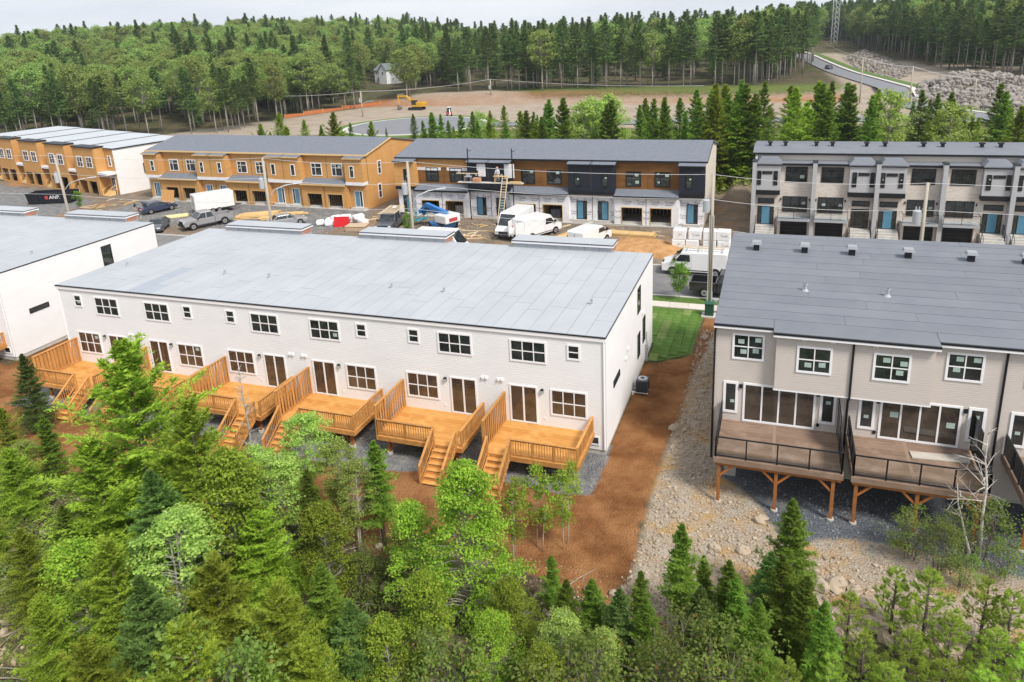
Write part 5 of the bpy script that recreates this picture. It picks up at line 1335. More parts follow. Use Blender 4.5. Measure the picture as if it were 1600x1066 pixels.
def person(label, loc, rz, top, trousers, hair, bend=0., arms=((.25, .35, 1.05), (.25, -.35, 1.05)), hat=None):
    t = thing('person', label, 'person', loc, rz)
    hip = Vector((0, 0, .93)); c = lambda y, z: Vector((math.sin(bend) * z, y, .93 + math.cos(bend) * z))
    J = {'hip': (hip, .135), 'waist': (c(0, .18), .125), 'chest': (c(0, .40), .15), 'neck': (c(0, .56), .06), 'jaw': (c(0, .64) + Vector((.02, 0, 0)), .075), 'head': (c(0, .74) + Vector((.015, 0, 0)), .10), 'crown': (c(0, .82), .07)}
    E_ = [('hip', 'waist'), ('waist', 'chest'), ('chest', 'neck'), ('neck', 'jaw'), ('jaw', 'head'), ('head', 'crown')]
    for s, nm, hd in ((1, 'l', arms[0]), (-1, 'r', arms[1])):
        J['h' + nm] = (Vector((0, s * .10, .86)), .10); J['k' + nm] = (Vector((.03, s * .11, .49)), .065); J['a' + nm] = (Vector((-.02, s * .12, .09)), .045); J['t' + nm] = (Vector((.15, s * .13, .035)), .04)
        E_ += [('hip', 'h' + nm), ('h' + nm, 'k' + nm), ('k' + nm, 'a' + nm), ('a' + nm, 't' + nm)]
        sh = c(s * .19, .47); hand = Vector(hd); el = (sh + hand) / 2 + Vector((-.06, s * .07, -.08))
        J['s' + nm] = (sh, .065); J['e' + nm] = (el, .045); J['w' + nm] = (hand, .032); d = (hand - el).normalized()
        J['p' + nm] = (hand + d * .06, .03)
        E_ += [('chest', 's' + nm), ('s' + nm, 'e' + nm), ('e' + nm, 'w' + nm), ('w' + nm, 'p' + nm)]
        sd = d.cross(Vector((0, 0, 1))).normalized()
        for q in range(4):
            J['f%d%s' % (q, nm)] = (hand + d * (.16 - .012 * abs(q - 1)) + sd * (q - 1.5) * .022 + Vector((0, 0, -.02)), .009); E_.append(('p' + nm, 'f%d%s' % (q, nm)))
        J['th' + nm] = (hand + d * .08 + sd * .055, .010); E_.append(('w' + nm, 'th' + nm))
    ks = list(J); me = bpy.data.meshes.new('body'); me.from_pydata([J[q][0] for q in ks], [(ks.index(a), ks.index(b)) for a, b in E_], [])
    o = bpy.data.objects.new('body', me); COL.objects.link(o)
    md = o.modifiers.new('skin', 'SKIN'); md.use_smooth_shade = True
    for i, q in enumerate(ks):
        sv = me.skin_vertices[0].data[i]; sv.radius = (J[q][1], J[q][1]); sv.use_root = (q == 'hip')
    o.modifiers.new('sub', 'SUBSURF').levels = 1
    bpy.context.view_layer.update()
    m2 = bpy.data.meshes.new_from_object(o.evaluated_get(bpy.context.evaluated_depsgraph_get()))
    bpy.data.objects.remove(o)
    for m_ in (SKIN, top, trousers, DKPL, hair): m2.materials.append(m_)
    hc = J['head'][0]
    for p in m2.polygons:
        q = p.center; k = 1
        if q.z < .1: k = 3
        elif q.z < .98: k = 2
        if (q - hc).length < .17: k = 4 if (q.z > hc.z + .02 and q.x < hc.x + .05) else 0
        if any((q - J['w' + n_][0]).length < .2 and (q - J['s' + n_][0]).length > .2 and q.x > .08 for n_ in 'lr') and k in (1, 2): k = 0
        p.material_index = k
    b = put(m2, 'body', t)
    f = MB().sphere(hc + Vector((.10, 0, -.02)), .022, 6, 5).build('nose', SKIN, b, smooth=True)
    for s in (-1, 1):
        MB().sphere(hc + Vector((.088, s * .035, .015)), .014, 6, 4).build('eye', DKPL, b); MB().sphere(hc + Vector((0, s * .098, -.01)), .025, 6, 4, (.6, .4, 1)).build('ear', SKIN, b)
    MB().box(hc.x + .085, -.025, hc.z - .062, hc.x + .098, .025, hc.z - .052).build('mouth', M('lips', (.35, .14, .12)), b)
    if hat: MB().sphere(hc + Vector((0, 0, .035)), .125, 12, 8, (1.1, 1, .75)).tube([hc + Vector((.02, 0, .02)), hc + Vector((.02, 0, .035))], .165, 14).build('hard_hat', hat, b, smooth=True)
    return t
person('worker in pale shirt standing at the bench on the scaffold', (-22.95, 45.55, 4.74), R(-90), M('shirt_pale', (.55, .55, .60), (.62, .62, .66), 6), M('trousers_grey', (.45, .44, .46), rough=.8), M('hair_brown', (.10, .05, .03)), .15, ((.42, .2, .82), (.42, -.2, .82)), M('hat_salmon', (.6, .28, .2), rough=.4))
person('worker in dark shirt and beige trousers at the open car boot', (-73.6, 40.5, .04), R(60), M('shirt_dark', (.015, .03, .04), rough=.8), M('trousers_beige', (.42, .33, .24), rough=.8), M('hair_dark', (.02, .015, .01)), .35, ((.5, .2, 1.0), (.5, -.2, 1.0)))
# garage contents
for i, (x, m_) in enumerate(((cgar[4][0] + 1.2, M('pallet_goods', (.50, .42, .40), (.6, .53, .5), 8)), (cgar[2][0] + 1.1, M('grey_goods', (.2, .22, .26))))):
    o = thing('pallet_load', ('stack of pinkish blocks' if i == 0 else 'dark grey covered load') + ' inside an open garage of the wrapped terrace', 'pallet', (.3 + x, 48.2, .04))
    MB().box(-.6, -.5, .0, .6, .5, .13).build('pallet', LUMBER, o)
    bl_ = MB().box(-.29, -.46, 0, .29, .46, .19).mesh('block', m_, .02, 1)
    for k in range(5):
        for s in (-.3, .3): put(bl_, 'block', o, (s, 0, .13 + k * .195))
# ---------------------------------------------------------------- trees
def at(u, v, Y):
    """point on the plane y = Y seen at photograph pixel (u, v): used once, to read tree tops off the photograph"""
    d = _f + _r2 * ((u - 800) / 1158.76) + _d2 * ((v - 382.85) / 1158.76)
    return CAM + d * ((Y - CAM.y) / d.y)
def leafmat(name, c0, c1, trans=.45, hue=.018, val=.34, brown=0.):
    m, n, l, b = nodemat(name)
    g = n.new('ShaderNodeNewGeometry'); oi = n.new('ShaderNodeObjectInfo')
    col = mixc(n, l, g.outputs['Random Per Island'], c0, c1)
    cl = ramp(n, l, noise(n, l, vecs(n, l), .9, 2, .5), .35, .65)
    col = mixc(n, l, mixc(n, l, .45, (0, 0, 0), cl), col, tuple(x * 1.35 for x in c1))
    if brown:
        gt = math_(n, l, 'GREATER_THAN', g.outputs['Random Per Island'], 1 - brown); col = mixc(n, l, gt, col, (.30, .19, .05))
    hs = n.new('ShaderNodeHueSaturation'); l.new(col, hs.inputs['Color'])
    h_ = math_(n, l, 'MULTIPLY_ADD', oi.outputs['Random'], hue * 2); h_.node.inputs[2].default_value = .5 - hue; l.new(h_, hs.inputs['Hue'])
    v_ = math_(n, l, 'MULTIPLY_ADD', oi.outputs['Random'], val * 2); v_.node.inputs[2].default_value = 1 - val; l.new(v_, hs.inputs['Value'])
    l.new(hs.outputs[0], b.inputs['Base Color']); b.inputs['Roughness'].default_value = .6; b.inputs['Specular IOR Level'].default_value = .2
    tr = n.new('ShaderNodeBsdfTranslucent'); l.new(hs.outputs[0], tr.inputs[0])
    ms = n.new('ShaderNodeMixShader'); ms.inputs[0].default_value = trans
    l.new(b.outputs[0], ms.inputs[1]); l.new(tr.outputs[0], ms.inputs[2]); l.new(ms.outputs[0], n['Material Output'].inputs[0])
    return m
SPRUCE = leafmat('spruce_needles', (.045, .11, .012), (.25, .38, .05))
SPRUCE_BLUE = leafmat('blue_spruce_needles', (.055, .125, .026), (.185, .295, .07))
FIR = leafmat('fir_needles', (.06, .12, .01), (.37, .47, .05))
MAPLE = leafmat('maple_leaves', (.085, .195, .012), (.38, .50, .06), .5, brown=.02)
ASPEN = leafmat('aspen_leaves', (.15, .26, .03), (.44, .54, .14), .5, brown=.01)
SHRUB = leafmat('shrub_leaves', (.11, .19, .03), (.24, .31, .07), .5, brown=.03)
PINE = leafmat('pine_needles', (.15, .275, .026), (.46, .59, .095), .4)
FARCON = leafmat('far_conifer', (.045, .10, .028), (.19, .28, .075), .4, .02, .25)
FARDEC = leafmat('far_deciduous', (.13, .215, .045), (.34, .43, .12), .45, .025, .25)
BARK = M('bark', (.09, .07, .055), (.17, .14, .115), 6, .9, .5, 12)
BARK_GREY = M('bark_grey', (.28, .25, .22), (.38, .35, .31), 5, .9, .4, 12)
BIRCH = M('birch_bark', (.60, .57, .52), (.30, .27, .24), 3, .8, .2, 10, stretch=(1, 1, 3))
def tris(name, V, mat, quads=False):
    V = np.asarray(V, 'f'); k = 4 if quads else 3; n = len(V) // k
    me = bpy.data.meshes.new(name); me.vertices.add(n * k); me.vertices.foreach_set('co', V.ravel())
    me.loops.add(n * k); me.loops.foreach_set('vertex_index', np.arange(n * k, dtype='i'))
    me.polygons.add(n); me.polygons.foreach_set('loop_start', np.arange(0, n * k, k, dtype='i'))
    me.update(calc_edges=True); me.materials.append(mat); return me
def nrm(a): return a / (np.linalg.norm(a, axis=-1, keepdims=True) + 1e-9)
def conifer(h, rad, seed, mat, bare=.08, lv=.22, per=5, leaf=.13, sites=8, nl=8, droop=.25, power=.8, bark=None, irregular=.2, trunk_r=None, top=0.):
    r = np.random.default_rng(seed)
    zs = np.arange(bare * h, h * .985, lv * (h / 8) ** .5)
    az, zz = [], []
    for z in zs:
        k = max(2, int(round(per * (1 - .45 * z / h) + r.uniform(-.8, .8))))
        a0 = r.uniform(0, 6.28); az += list(a0 + np.arange(k) * 6.283 / k + r.normal(0, .25, k)); zz += list(z + r.uniform(-.09, .09, k))
    az, zz = np.array(az), np.array(zz); nb = len(az)
    t = np.clip((h - zz) / (h * (1 - bare)), 0, 1)
    lump = 1 + irregular * np.sin(az * 2 + seed) * np.sin(zz * 1.7 + seed) + r.normal(0, irregular * .6, nb)
    L = rad * (t ** power) * np.clip(lump, .35, 1.6) * np.where(t > .9, .8, 1) + .12 * np.clip(t * 5, .25, 1)
    el = 1.15 * (1 - t) ** 1.6 - droop * t + r.normal(0, .1, nb)
    L = L * np.exp(r.normal(0, .16, nb)) * np.where(np.sin(az + zz * 2.1 + seed) * np.sin(zz * 3.1 + 2 * seed) > .62, .55, 1)
    bd = np.stack([np.cos(az) * np.cos(el), np.sin(az) * np.cos(el), np.sin(el)], -1)
    base = np.stack([np.zeros(nb), np.zeros(nb), zz], -1)
    # twigs
    s = (np.arange(sites) + .5) / sites * .88 + .12
    S = np.tile(s, (nb, 1)) + r.normal(0, .03, (nb, sites))
    P = base[:, None] + bd[:, None] * (L[:, None] * S)[..., None]
    P[..., 2] += .10 * (S ** 2) * L[:, None] - .02
    side = nrm(np.cross(bd, [0, 0, 1.]))
    O, D, T = [], [], []
    for sg in (-1, 1, 0):
        ang = (.95 if sg else 0) + r.normal(0, .15, (nb, sites))
        d = bd[:, None] * np.cos(ang)[..., None] + side[:, None] * (sg * np.sin(ang))[..., None] + r.normal(0, .12, (nb, sites, 3))
        d[..., 2] += .05 - .12 * (sg != 0)
        tl = (L[:, None] * (.42 * (1 - S) + .10) + .10 * np.clip(t * 6, .2, 1)[:, None]) * r.uniform(.75, 1.2, (nb, sites))
        if sg == 0: tl = tl * .55
        O.append(P.reshape(-1, 3)); D.append(nrm(d).reshape(-1, 3)); T.append(tl.ravel())
    O, D, T = np.concatenate(O), np.concatenate(D), np.concatenate(T)
    keep = r.uniform(0, 1, len(T)) < .93; O, D, T = O[keep], D[keep], T[keep]
    n = len(T)
    tt = np.tile(np.linspace(.06, 1.0, nl), (n, 1)) + r.normal(0, .03, (n, nl))
    sg = np.tile(np.where(np.arange(nl) % 2, 1., -1.), (n, 1)); sg[:, -1] = 0
    W = nrm(np.cross(D, [0, 0, 1.])); 
    Q = O[:, None] + D[:, None] * (T[:, None] * tt)[..., None]; Q[..., 2] -= .10 * T[:, None] * tt ** 2
    d = D[:, None] * .8 + W[:, None] * (sg * .8)[..., None] + r.normal(0, .22, (n, nl, 3)); d[..., 2] += r.uniform(-.1, .35, (n, nl)); d = nrm(d)
    ll = leaf * r.uniform(.75, 1.35, (n, nl)) * (1.1 - .3 * tt)
    wv = nrm(np.cross(d, np.stack([r.normal(0, .5, (n, nl)), r.normal(0, .5, (n, nl)), np.ones((n, nl))], -1))) * (ll * .24)[..., None]
    V = np.stack([Q - wv, Q + wv, Q + d * ll[..., None]], -2).reshape(-1, 3)
    # top spike
    cr = tris('crown', V, mat)
    tb = MB(); tr_ = trunk_r or (.014 * h + .02)
    tb.tube([(0, 0, -.5), (0, 0, h * .3), (0, 0, h * .7), (0, 0, h * (1 + top))], [tr_ * 1.1, tr_ * .85, tr_ * .45, .012], 7)
    for i in range(0, nb, 3): tb.tube([base[i], base[i] + bd[i] * L[i] * .75], [.018 + .01 * L[i], .006], 4, False)
    # dead lower twigs on the bare stem
    if bare > .15:
        for i in range(int(h * 2)):
            z = r.uniform(.1, bare) * h; a = r.uniform(0, 6.28); q = r.uniform(.3, .9); tb.tube([(0, 0, z), (math.cos(a) * q, math.sin(a) * q, z - .1)], [.02, .006], 3, False)
    return tb.mesh('trunk', bark or BARK, smooth=True), cr
def broadleaf(h, rad, seed, mat, leaf=.12, nc=120, nlf=130, bare=.25, bark=None, clr=.45, stems=1, sparse=0., trunk_r=None, conic=.0, flat=.8):
    r = np.random.default_rng(seed); tb = MB(); C_ = []
    tr_ = trunk_r or .012 * h + .02
    bk = bark or BARK_GREY
    tops = []
    for s in range(stems):
        off = np.array([r.normal(0, .25), r.normal(0, .25)]) if stems > 1 else np.zeros(2)
        lean = r.normal(0, .05 * h * (1 if stems > 1 else .4), 2)
        pts = [np.array([off[0], off[1], -.5])] + [np.array([off[0] + lean[0] * q ** 1.3 + r.normal(0, .05), off[1] + lean[1] * q ** 1.3 + r.normal(0, .05), h * q]) for q in (.2, .4, .6, .8, .97)]
        tb.tube(pts, [tr_ * 1.2, tr_, tr_ * .8, tr_ * .6, tr_ * .35, .01], 7); tops.append(pts)
    for i in range(nc):
        q = r.uniform(bare, 1.0); pts = tops[i % stems]
        f = q * 5; k = min(int(f), 4); ax = pts[k] + (pts[k + 1] - pts[k]) * (f - k)
        prof = math.sin(math.pi * min(1, max(.02, (q - bare) / (1 - bare))) ** (.75 - .3 * conic)) ** .7 * (1 - conic * q * .5)
        if conic > .45: qq = (q - bare) / (1 - bare); prof = min(1, .35 + qq * 4) * (1 - qq) ** .6 * (1 + .14 * math.sin(qq * 17 + seed))
        a = r.uniform(0, 6.283); d = rad * prof * r.uniform(.35, 1.05) ** .6 * (1 + .25 * math.sin(3 * a + seed))
        c = ax + np.array([math.cos(a) * d, math.sin(a) * d, d * .25 + r.normal(0, .2)])
        C_.append(c)
        st = ax - np.array([0, 0, d * .35]); st[2] = max(st[2], bare * h * .5)
        mid = (st + c) / 2 + np.array([0, 0, .06 * d])
        tb.tube([st, mid, c], [tr_ * .22 + .006, tr_ * .13 + .005, .005], 4, False)
    C_ = np.array(C_)
    n = nc * nlf
    ctr = np.repeat(C_, nlf, 0); sz = np.repeat(r.uniform(.6, 1.25, nc) * clr, nlf)
    g = r.normal(0, 1, (n, 3)); g = g / np.linalg.norm(g, axis=1, keepdims=True) * (r.uniform(0, 1, (n, 1)) ** .45)
    p = ctr + g * sz[:, None] * np.array([1.15, 1.15, flat])
    nn = nrm(g * .5 + np.array([0, 0, .9]) + r.normal(0, .45, (n, 3)))
    u = nrm(np.cross(nn, r.normal(0, 1, (n, 3)))); v = np.cross(nn, u)
    s = leaf * r.uniform(.6, 1.25, n)[:, None]
    fold = nn * s * .18
    V = np.stack([p - u * s * .55, p - v * s * .34 + fold, p + u * s * .55 - fold * .6, p + v * s * .34 + fold], 1).reshape(-1, 3)
    return tb.mesh('trunk', bk, smooth=True), tris('crown', V, mat, True)
def pine(h, rad, seed, nb=46, tuft=80, nl=.19, mat=None, bare=.1):
    r = np.random.default_rng(seed); tb = MB(); tb.tube([(0, 0, -.5), (0, 0, h * .5), (.05, 0, h)], [.016 * h + .03, .011 * h + .02, .015], 7)
    B, Dr = [], []
    for i in range(nb):
        q = bare + (1 - bare) * (i + .5) / nb; a = i * 2.4 + r.normal(0, .3); L = rad * (1 - q) ** .7 * r.uniform(.7, 1.15) + .2; el = .25 + .5 * q
        d = np.array([math.cos(a) * math.cos(el), math.sin(a) * math.cos(el), math.sin(el)]); b0 = np.array([0, 0, q * h])
        tip = b0 + d * L + np.array([0, 0, .12 * L]); tb.tube([b0, b0 + d * L * .5, tip], [.02 + .008 * L, .014, .008], 4, False)
        B.append(tip); Dr.append(nrm(d + np.array([0, 0, .5])))
        for k in range(int(2 + L * 3)):
            s = r.uniform(.35, .98); p = b0 + (tip - b0) * s; sd = nrm(np.cross(d, [0, 0, 1.])) * r.choice([-1, 1]); e = nrm(d * .7 + sd * r.uniform(.4, .9) + np.array([0, 0, r.uniform(.15, .7)])); ln = r.uniform(.15, .45) * (1.2 - s * .5)
            tb.tube([p, p + e * ln], [.01, .005], 3, False); B.append(p + e * ln); Dr.append(e)
    B.append(np.array([.05, 0, h])); Dr.append(np.array([0, 0, 1.]))
    B, Dr = np.array(B), np.array(Dr); n = len(B)
    t = np.repeat(B, tuft, 0) - np.repeat(Dr, tuft, 0) * (r.uniform(0, .22, (n * tuft, 1)))
    d = nrm(np.repeat(Dr, tuft, 0) * .75 + r.normal(0, .5, (n * tuft, 3))); L = nl * r.uniform(.7, 1.2, (n * tuft, 1))
    w = nrm(np.cross(d, r.normal(0, 1, (n * tuft, 3)))) * .011
    V = np.stack([t - w, t + w, t + d * L], 1).reshape(-1, 3)
    return tb.mesh('trunk', BARK, smooth=True), tris('crown', V, mat or PINE)
P = {}
P['spruce_a'] = (8., conifer(8, 1.5, 1, SPRUCE, .10, lv=.18, per=6, sites=8, nl=9, leaf=.12))
P['spruce_b'] = (8., conifer(8, 1.25, 2, SPRUCE, .25, lv=.18, per=6, sites=8, nl=9, leaf=.12, irregular=.25))
P['spruce_c'] = (8., conifer(8, 1.8, 3, SPRUCE_BLUE, .06, lv=.18, per=6, sites=8, nl=9, leaf=.13))
P['spruce_d'] = (8., conifer(8, 1.05, 14, SPRUCE, .30, lv=.17, per=6, sites=7, nl=9, leaf=.11, irregular=.3))
P['fir_a'] = (10., conifer(10, 3.0, 4, FIR, .05, lv=.26, per=6, sites=12, nl=9, leaf=.16, droop=.1, irregular=.35, power=.65))
P['fir_b'] = (10., conifer(10, 2.6, 5, FIR, .05, lv=.26, per=6, sites=12, nl=9, leaf=.16, droop=.05, irregular=.4, power=.55))
P['maple'] = (9., broadleaf(9, 2.9, 6, MAPLE, .13, 340, 75, .06, clr=.5, trunk_r=.14, conic=.7, flat=.42))
P['maple_b'] = (7., broadleaf(7, 2.0, 16, MAPLE, .14, 120, 85, .15, clr=.55, trunk_r=.10, conic=.5, flat=.42))
P['aspen'] = (8., broadleaf(8, 1.5, 7, ASPEN, .13, 110, 80, .3, clr=.45, trunk_r=.06, stems=3, bark=BIRCH, flat=.5))
P['sapling'] = (6., broadleaf(6, .9, 8, MAPLE, .13, 46, 60, .35, clr=.35, trunk_r=.035, bark=BIRCH, stems=2))
P['shrub'] = (3., broadleaf(3, 1.2, 9, SHRUB, .09, 55, 42, .12, clr=.36, stems=4, trunk_r=.022, bark=BARK))
P['pine_a'] = (6., pine(6, 2.3, 10))
P['pine_b'] = (6., pine(6, 1.9, 11, 40))
P['young_maple'] = (4., broadleaf(4, 1.0, 12, leafmat('street_tree_leaves', (.10, .20, .02), (.19, .31, .04)), .12, 60, 70, .34, clr=.34, trunk_r=.04, stems=1))
P['mid_spruce_a'] = (10., conifer(10, 2.1, 20, SPRUCE, .06, lv=.34, per=6, sites=7, nl=6, leaf=.26))
P['mid_spruce_b'] = (10., conifer(10, 1.6, 21, SPRUCE, .12, lv=.34, per=6, sites=7, nl=6, leaf=.24, irregular=.3))
P['mid_spruce_c'] = (10., conifer(10, 2.4, 22, FIR, .05, lv=.36, per=6, sites=8, nl=6, leaf=.28, irregular=.35, power=.65))
P['mid_broad'] = (8., broadleaf(8, 2.3, 23, ASPEN, .26, 90, 40, .15, clr=.6, trunk_r=.10))
P['far_spruce_a'] = (18., conifer(18, 2.5, 30, FARCON, .42, lv=.5, per=6, sites=6, nl=5, leaf=.50, bark=BARK_GREY, trunk_r=.17, power=.6))
P['far_spruce_b'] = (18., conifer(18, 2.1, 31, FARCON, .52, lv=.5, per=6, sites=6, nl=5, leaf=.48, bark=BARK_GREY, trunk_r=.16, irregular=.35, power=.5))
P['far_spruce_c'] = (18., conifer(18, 3.1, 32, FARCON, .15, lv=.5, per=6, sites=6, nl=5, leaf=.55, bark=BARK, trunk_r=.18, power=.75))
P['far_broad_a'] = (16., broadleaf(16, 3.8, 33, FARDEC, .48, 130, 26, .42, clr=1.25, trunk_r=.16))
P['far_broad_b'] = (16., broadleaf(16, 4.4, 34, FARDEC, .50, 150, 26, .30, clr=1.35, trunk_r=.18, stems=2))
NAMES = {'spruce': 'spruce_tree', 'fir': 'fir_tree', 'maple': 'maple_tree', 'aspen': 'aspen_tree', 'sapling': 'birch_sapling', 'shrub': 'shrub', 'pine': 'pine_tree', 'young': 'street_tree', 'mid_spruce': 'spruce_tree', 'mid_broad': 'broadleaf_tree', 'far_spruce': 'spruce_tree', 'far_broad': 'broadleaf_tree'}
def tree(kind, x, y, h, label, group=None, z=None, wide=1., lean=0.):
    nm = next(NAMES[k] for k in sorted(NAMES, key=len, reverse=True) if kind.startswith(k))
    h0, (tm, cm) = P[kind]; s = h / h0
    t = thing(nm, label, 'shrub' if nm == 'shrub' else 'tree', (x, y, float(H(x, y)) if z is None else z), random.uniform(0, 6.28), group)
    t.scale = (s * wide, s * wide, s); t.rotation_euler[0] = lean
    put(tm, 'trunk', t); put(cm, 'crown', t)
    return t
def seen(kind, u, v, Y, label, group=None, wide=1., lean=0.):
    p = at(u, v, Y); z = float(H(p.x, Y)); return tree(kind, p.x, Y, max(1., p.z - z), label, group, z, wide, lean)
FGS = 'young spruces at the forest edge'
fore = [('fir_a', 190, 538, -12.5, 'tallest broad yellow green fir rising before the cedar decks', 1.1), ('fir_b', 292, 632, -12.8, 'rounded bright green fir beside the tallest fir', .95), ('spruce_b', 66, 650, -10.5, 'dark narrow spruce at the edge of the muddy gap', 1.15),
        ('spruce_c', 33, 553, -6.2, 'small bluish spruce growing in the muddy gap', 1.0), ('spruce_d', 479, 733, -11.2, 'slim dark spruce between the aspens and the brown soil', 1.1), ('spruce_d', 583, 688, -9.6, 'slim spruce with a bare leader on the brown soil', 1.15),
        ('maple', 724, 716, -12.4, 'large bright green maple before the cedar stairs', .86), ('aspen', 462, 640, -8.6, 'airy pale aspen before the cedar stairs', 1.05), ('aspen', 520, 690, -9.3, 'smaller airy aspen beside the brown soil', .95), ('aspen', 405, 690, -10.3, 'pale aspen behind the dead grey trunk', 1.),
        ('sapling', 838, 742, -8.2, 'thin white stemmed sapling on the brown soil', 1.1), ('sapling', 872, 728, -7.6, 'second thin sapling on the brown soil', .95), ('sapling', 790, 760, -9.2, 'thin sapling half behind the large maple', 1.1),
        ('spruce_b', 1066, 818, -10.6, 'slender spruce with a bare stem on the rocky bank', .95), ('spruce_a', 1240, 780, -8.9, 'tall pointed spruce before the composite deck posts', 1.05)]
for i, (u, v, Y) in enumerate([(572, 141, 215), (590, 147, 212), (612, 145, 216), (630, 139, 218), (645, 130, 222), (560, 128, 230)]): seen('mid_broad', u, v, Y, 'low leafy tree before the white house', 'low trees before the white house', 1.15)
fore += [('aspen', 430, 700, -11.2, 'bushy aspen below the airy pale aspen', 1.15), ('maple_b', 345, 705, -13.6, 'leafy bright maple beside the rounded fir', 1.0), ('aspen', 20, 690, -11.5, 'pale leafy aspen at the muddy gap edge', 1.3), ('maple_b', 500, 790, -13.2, 'leafy bright maple below the slim dark spruce', .9), ('aspen', 545, 720, -10.4, 'thin aspen between the two slim spruces', .9), ('aspen', 250, 800, -16.8, 'pale aspen crown among the broad firs', 1.2), ('maple_b', 110, 850, -17.8, 'leafy maple among the broad firs', 1.2)]
for k, u, v, Y, lab, w in fore: seen(k, u, v, Y, lab, None, w)
row = [(1100, 868, -9.9), (1140, 876, -10.6), (1152, 903, -11.3), (1206, 862, -9.8), (1262, 900, -11.2), (1186, 935, -12.4), (1002, 892, -12.0), (968, 920, -12.9), (925, 905, -12.2), (862, 868, -11.2), (885, 905, -12.6), (1095, 915, -11.6), (1225, 868, -10.6), (1130, 960, -13.6), (1290, 940, -12.4), (1010, 935, -13.2)]
for i, (u, v, Y) in enumerate(row): seen(('spruce_a', 'spruce_b', 'spruce_d', 'spruce_c')[i % 4] if i % 5 else 'spruce_a', u, v, Y, 'young spruce in the dense row below the rocky bank', 'young spruces below the rocky bank', random.uniform(.95, 1.25))
low = [(140, 690, -14), (232, 735, -15.5), (12, 705, -12.5), (95, 790, -15.5), (30, 830, -17), (165, 850, -18), (400, 800, -13.8), (215, 900, -19.2), (330, 880, -17.5), (500, 880, -15.8), (430, 920, -17.8), (60, 940, -19.5), (-30, 780, -15), (545, 940, -16.8), (280, 985, -20.3), (400, 1020, -19.6), (0, 640, -9.5), (480, 1010, -18.6), (130, 1000, -20.8)]
for i, (u, v, Y) in enumerate(low): kk = ('fir_a', 'spruce_c', 'fir_b', 'spruce_a', 'fir_a', 'fir_b')[i % 6]; fr_ = kk[:3] == 'fir'; seen(kk, u, v, Y, ('broad yellow green fir' if fr_ else 'darker pointed spruce') + ' in the thick stand below the cedar decks', ('firs' if fr_ else 'spruces') + ' in the stand below the cedar decks', random.uniform(.95, 1.3))
for i, (u, v, Y) in enumerate([(640, 790, -12.6), (800, 905, -14.0), (880, 945, -14.6), (655, 900, -15.2), (760, 960, -15.6), (930, 985, -15.2), (600, 965, -16.6), (840, 1010, -16.3)]): seen(('maple_b', 'maple', 'aspen')[i % 3], u, v, Y, 'pale leaved aspen beside the large maple' if i % 3 == 2 else 'leafy young maple around the large maple', 'aspens beside the large maple' if i % 3 == 2 else 'young maples around the large maple', .95)
for i, (u, v, Y) in enumerate((u, v + 26, Y) for u, v, Y in [(1330, 905, -9.8), (1402, 868, -9.0), (1455, 872, -9.3), (1545, 885, -8.6), (1585, 905, -9.0), (1490, 940, -10.6), (1425, 965, -11.4), (1352, 965, -11.4), (1560, 965, -10.8), (1300, 1005, -13.0), (1480, 1015, -12.6), (1605, 990, -11.2), (1390, 1020, -13.0), (1230, 1015, -14.0), (1540, 1030, -12.8)]): seen(('pine_a', 'pine_b')[i % 2], u, v, Y, 'young pine with long needle tufts below the composite decks', 'young pines below the composite decks', 1.15)
for i, (u, v, Y) in enumerate([(1432, 802, -4.2), (1475, 812, -4.6), (1548, 790, -3.4), (1575, 850, -4.4), (1510, 868, -5.6), (1130, 1005, -14.5), (620, 830, -11.2), (560, 860, -12.3), (700, 1000, -16.5), (1040, 985, -14.6), (330, 1030, -20.6), (900, 1030, -16.6)]): seen('shrub', u, v, Y, 'loose green shrub on the bank below the composite decks' if i < 5 else 'leafy shrub among the young trees', 'shrubs below the decks' if i < 5 else 'shrubs among the young trees', 1.1)
def bare_tree(name, label, base, top, mat, r0, nbr, seed, blen=1.2):
    r = np.random.default_rng(seed); b, q = np.array(base, float), np.array(top, float)
    t = thing(name, label, 'tree', b); d = q - b; h = np.linalg.norm(d)
    pts = [np.zeros(3) - [0, 0, .5]] + [d * s + np.array([r.normal(0, .06), r.normal(0, .06), 0]) for s in (.15, .35, .55, .75, 1.)]
    MB().tube(pts, [r0, r0 * .95, r0 * .75, r0 * .55, r0 * .35, .01], 7).build('trunk', mat, t, smooth=True)
    for i in range(nbr):
        s = r.uniform(.3, .97); p = d * s; a = r.uniform(0, 6.28); L = blen * (1.15 - s) * r.uniform(.6, 1.3) + .15; e = np.array([math.cos(a), math.sin(a), r.uniform(.1, .9)]); e /= np.linalg.norm(e)
        m_ = MB().tube([p, p + e * L * .5 + [0, 0, .05], p + e * L], [r0 * .25 + .004, .012, .005], 5)
        for k in range(3):
            z = r.uniform(.3, .9); f = e + r.normal(0, .6, 3); f /= np.linalg.norm(f); m_.tube([p + e * L * z, p + e * L * z + f * L * .4], [.008, .003], 4, False)
        m_.build('branch', mat, t)
def bt(label, u0, v0, Y0, u1, v1, Y1, mat, r0, nbr, seed, name='dead_tree', bl=1.2):
    a = at(u0, v0, Y0); a.z = float(H(a.x, Y0)); b = at(u1, v1, Y1); bare_tree(name, label, a, b, mat, r0, nbr, seed, bl)
bt('dead grey trunk with short bare twigs before the cedar decks', 408, 800, -8.8, 372, 572, -8.8, BARK_GREY, .09, 40, 1, bl=.7)
bt('bare white birch leaning over the composite deck', 1528, 880, -3.4, 1545, 665, -3.2, BIRCH, .08, 20, 2, 'birch_tree', 1.7)
bt('short broken white birch stem beside the bare birch', 1508, 880, -3.6, 1500, 760, -3.3, BIRCH, .07, 8, 3, 'birch_tree', .8)
seen('young_maple', 1062, 412, 23.7, 'small green street tree on the verge by the asphalt', None, 1.05)
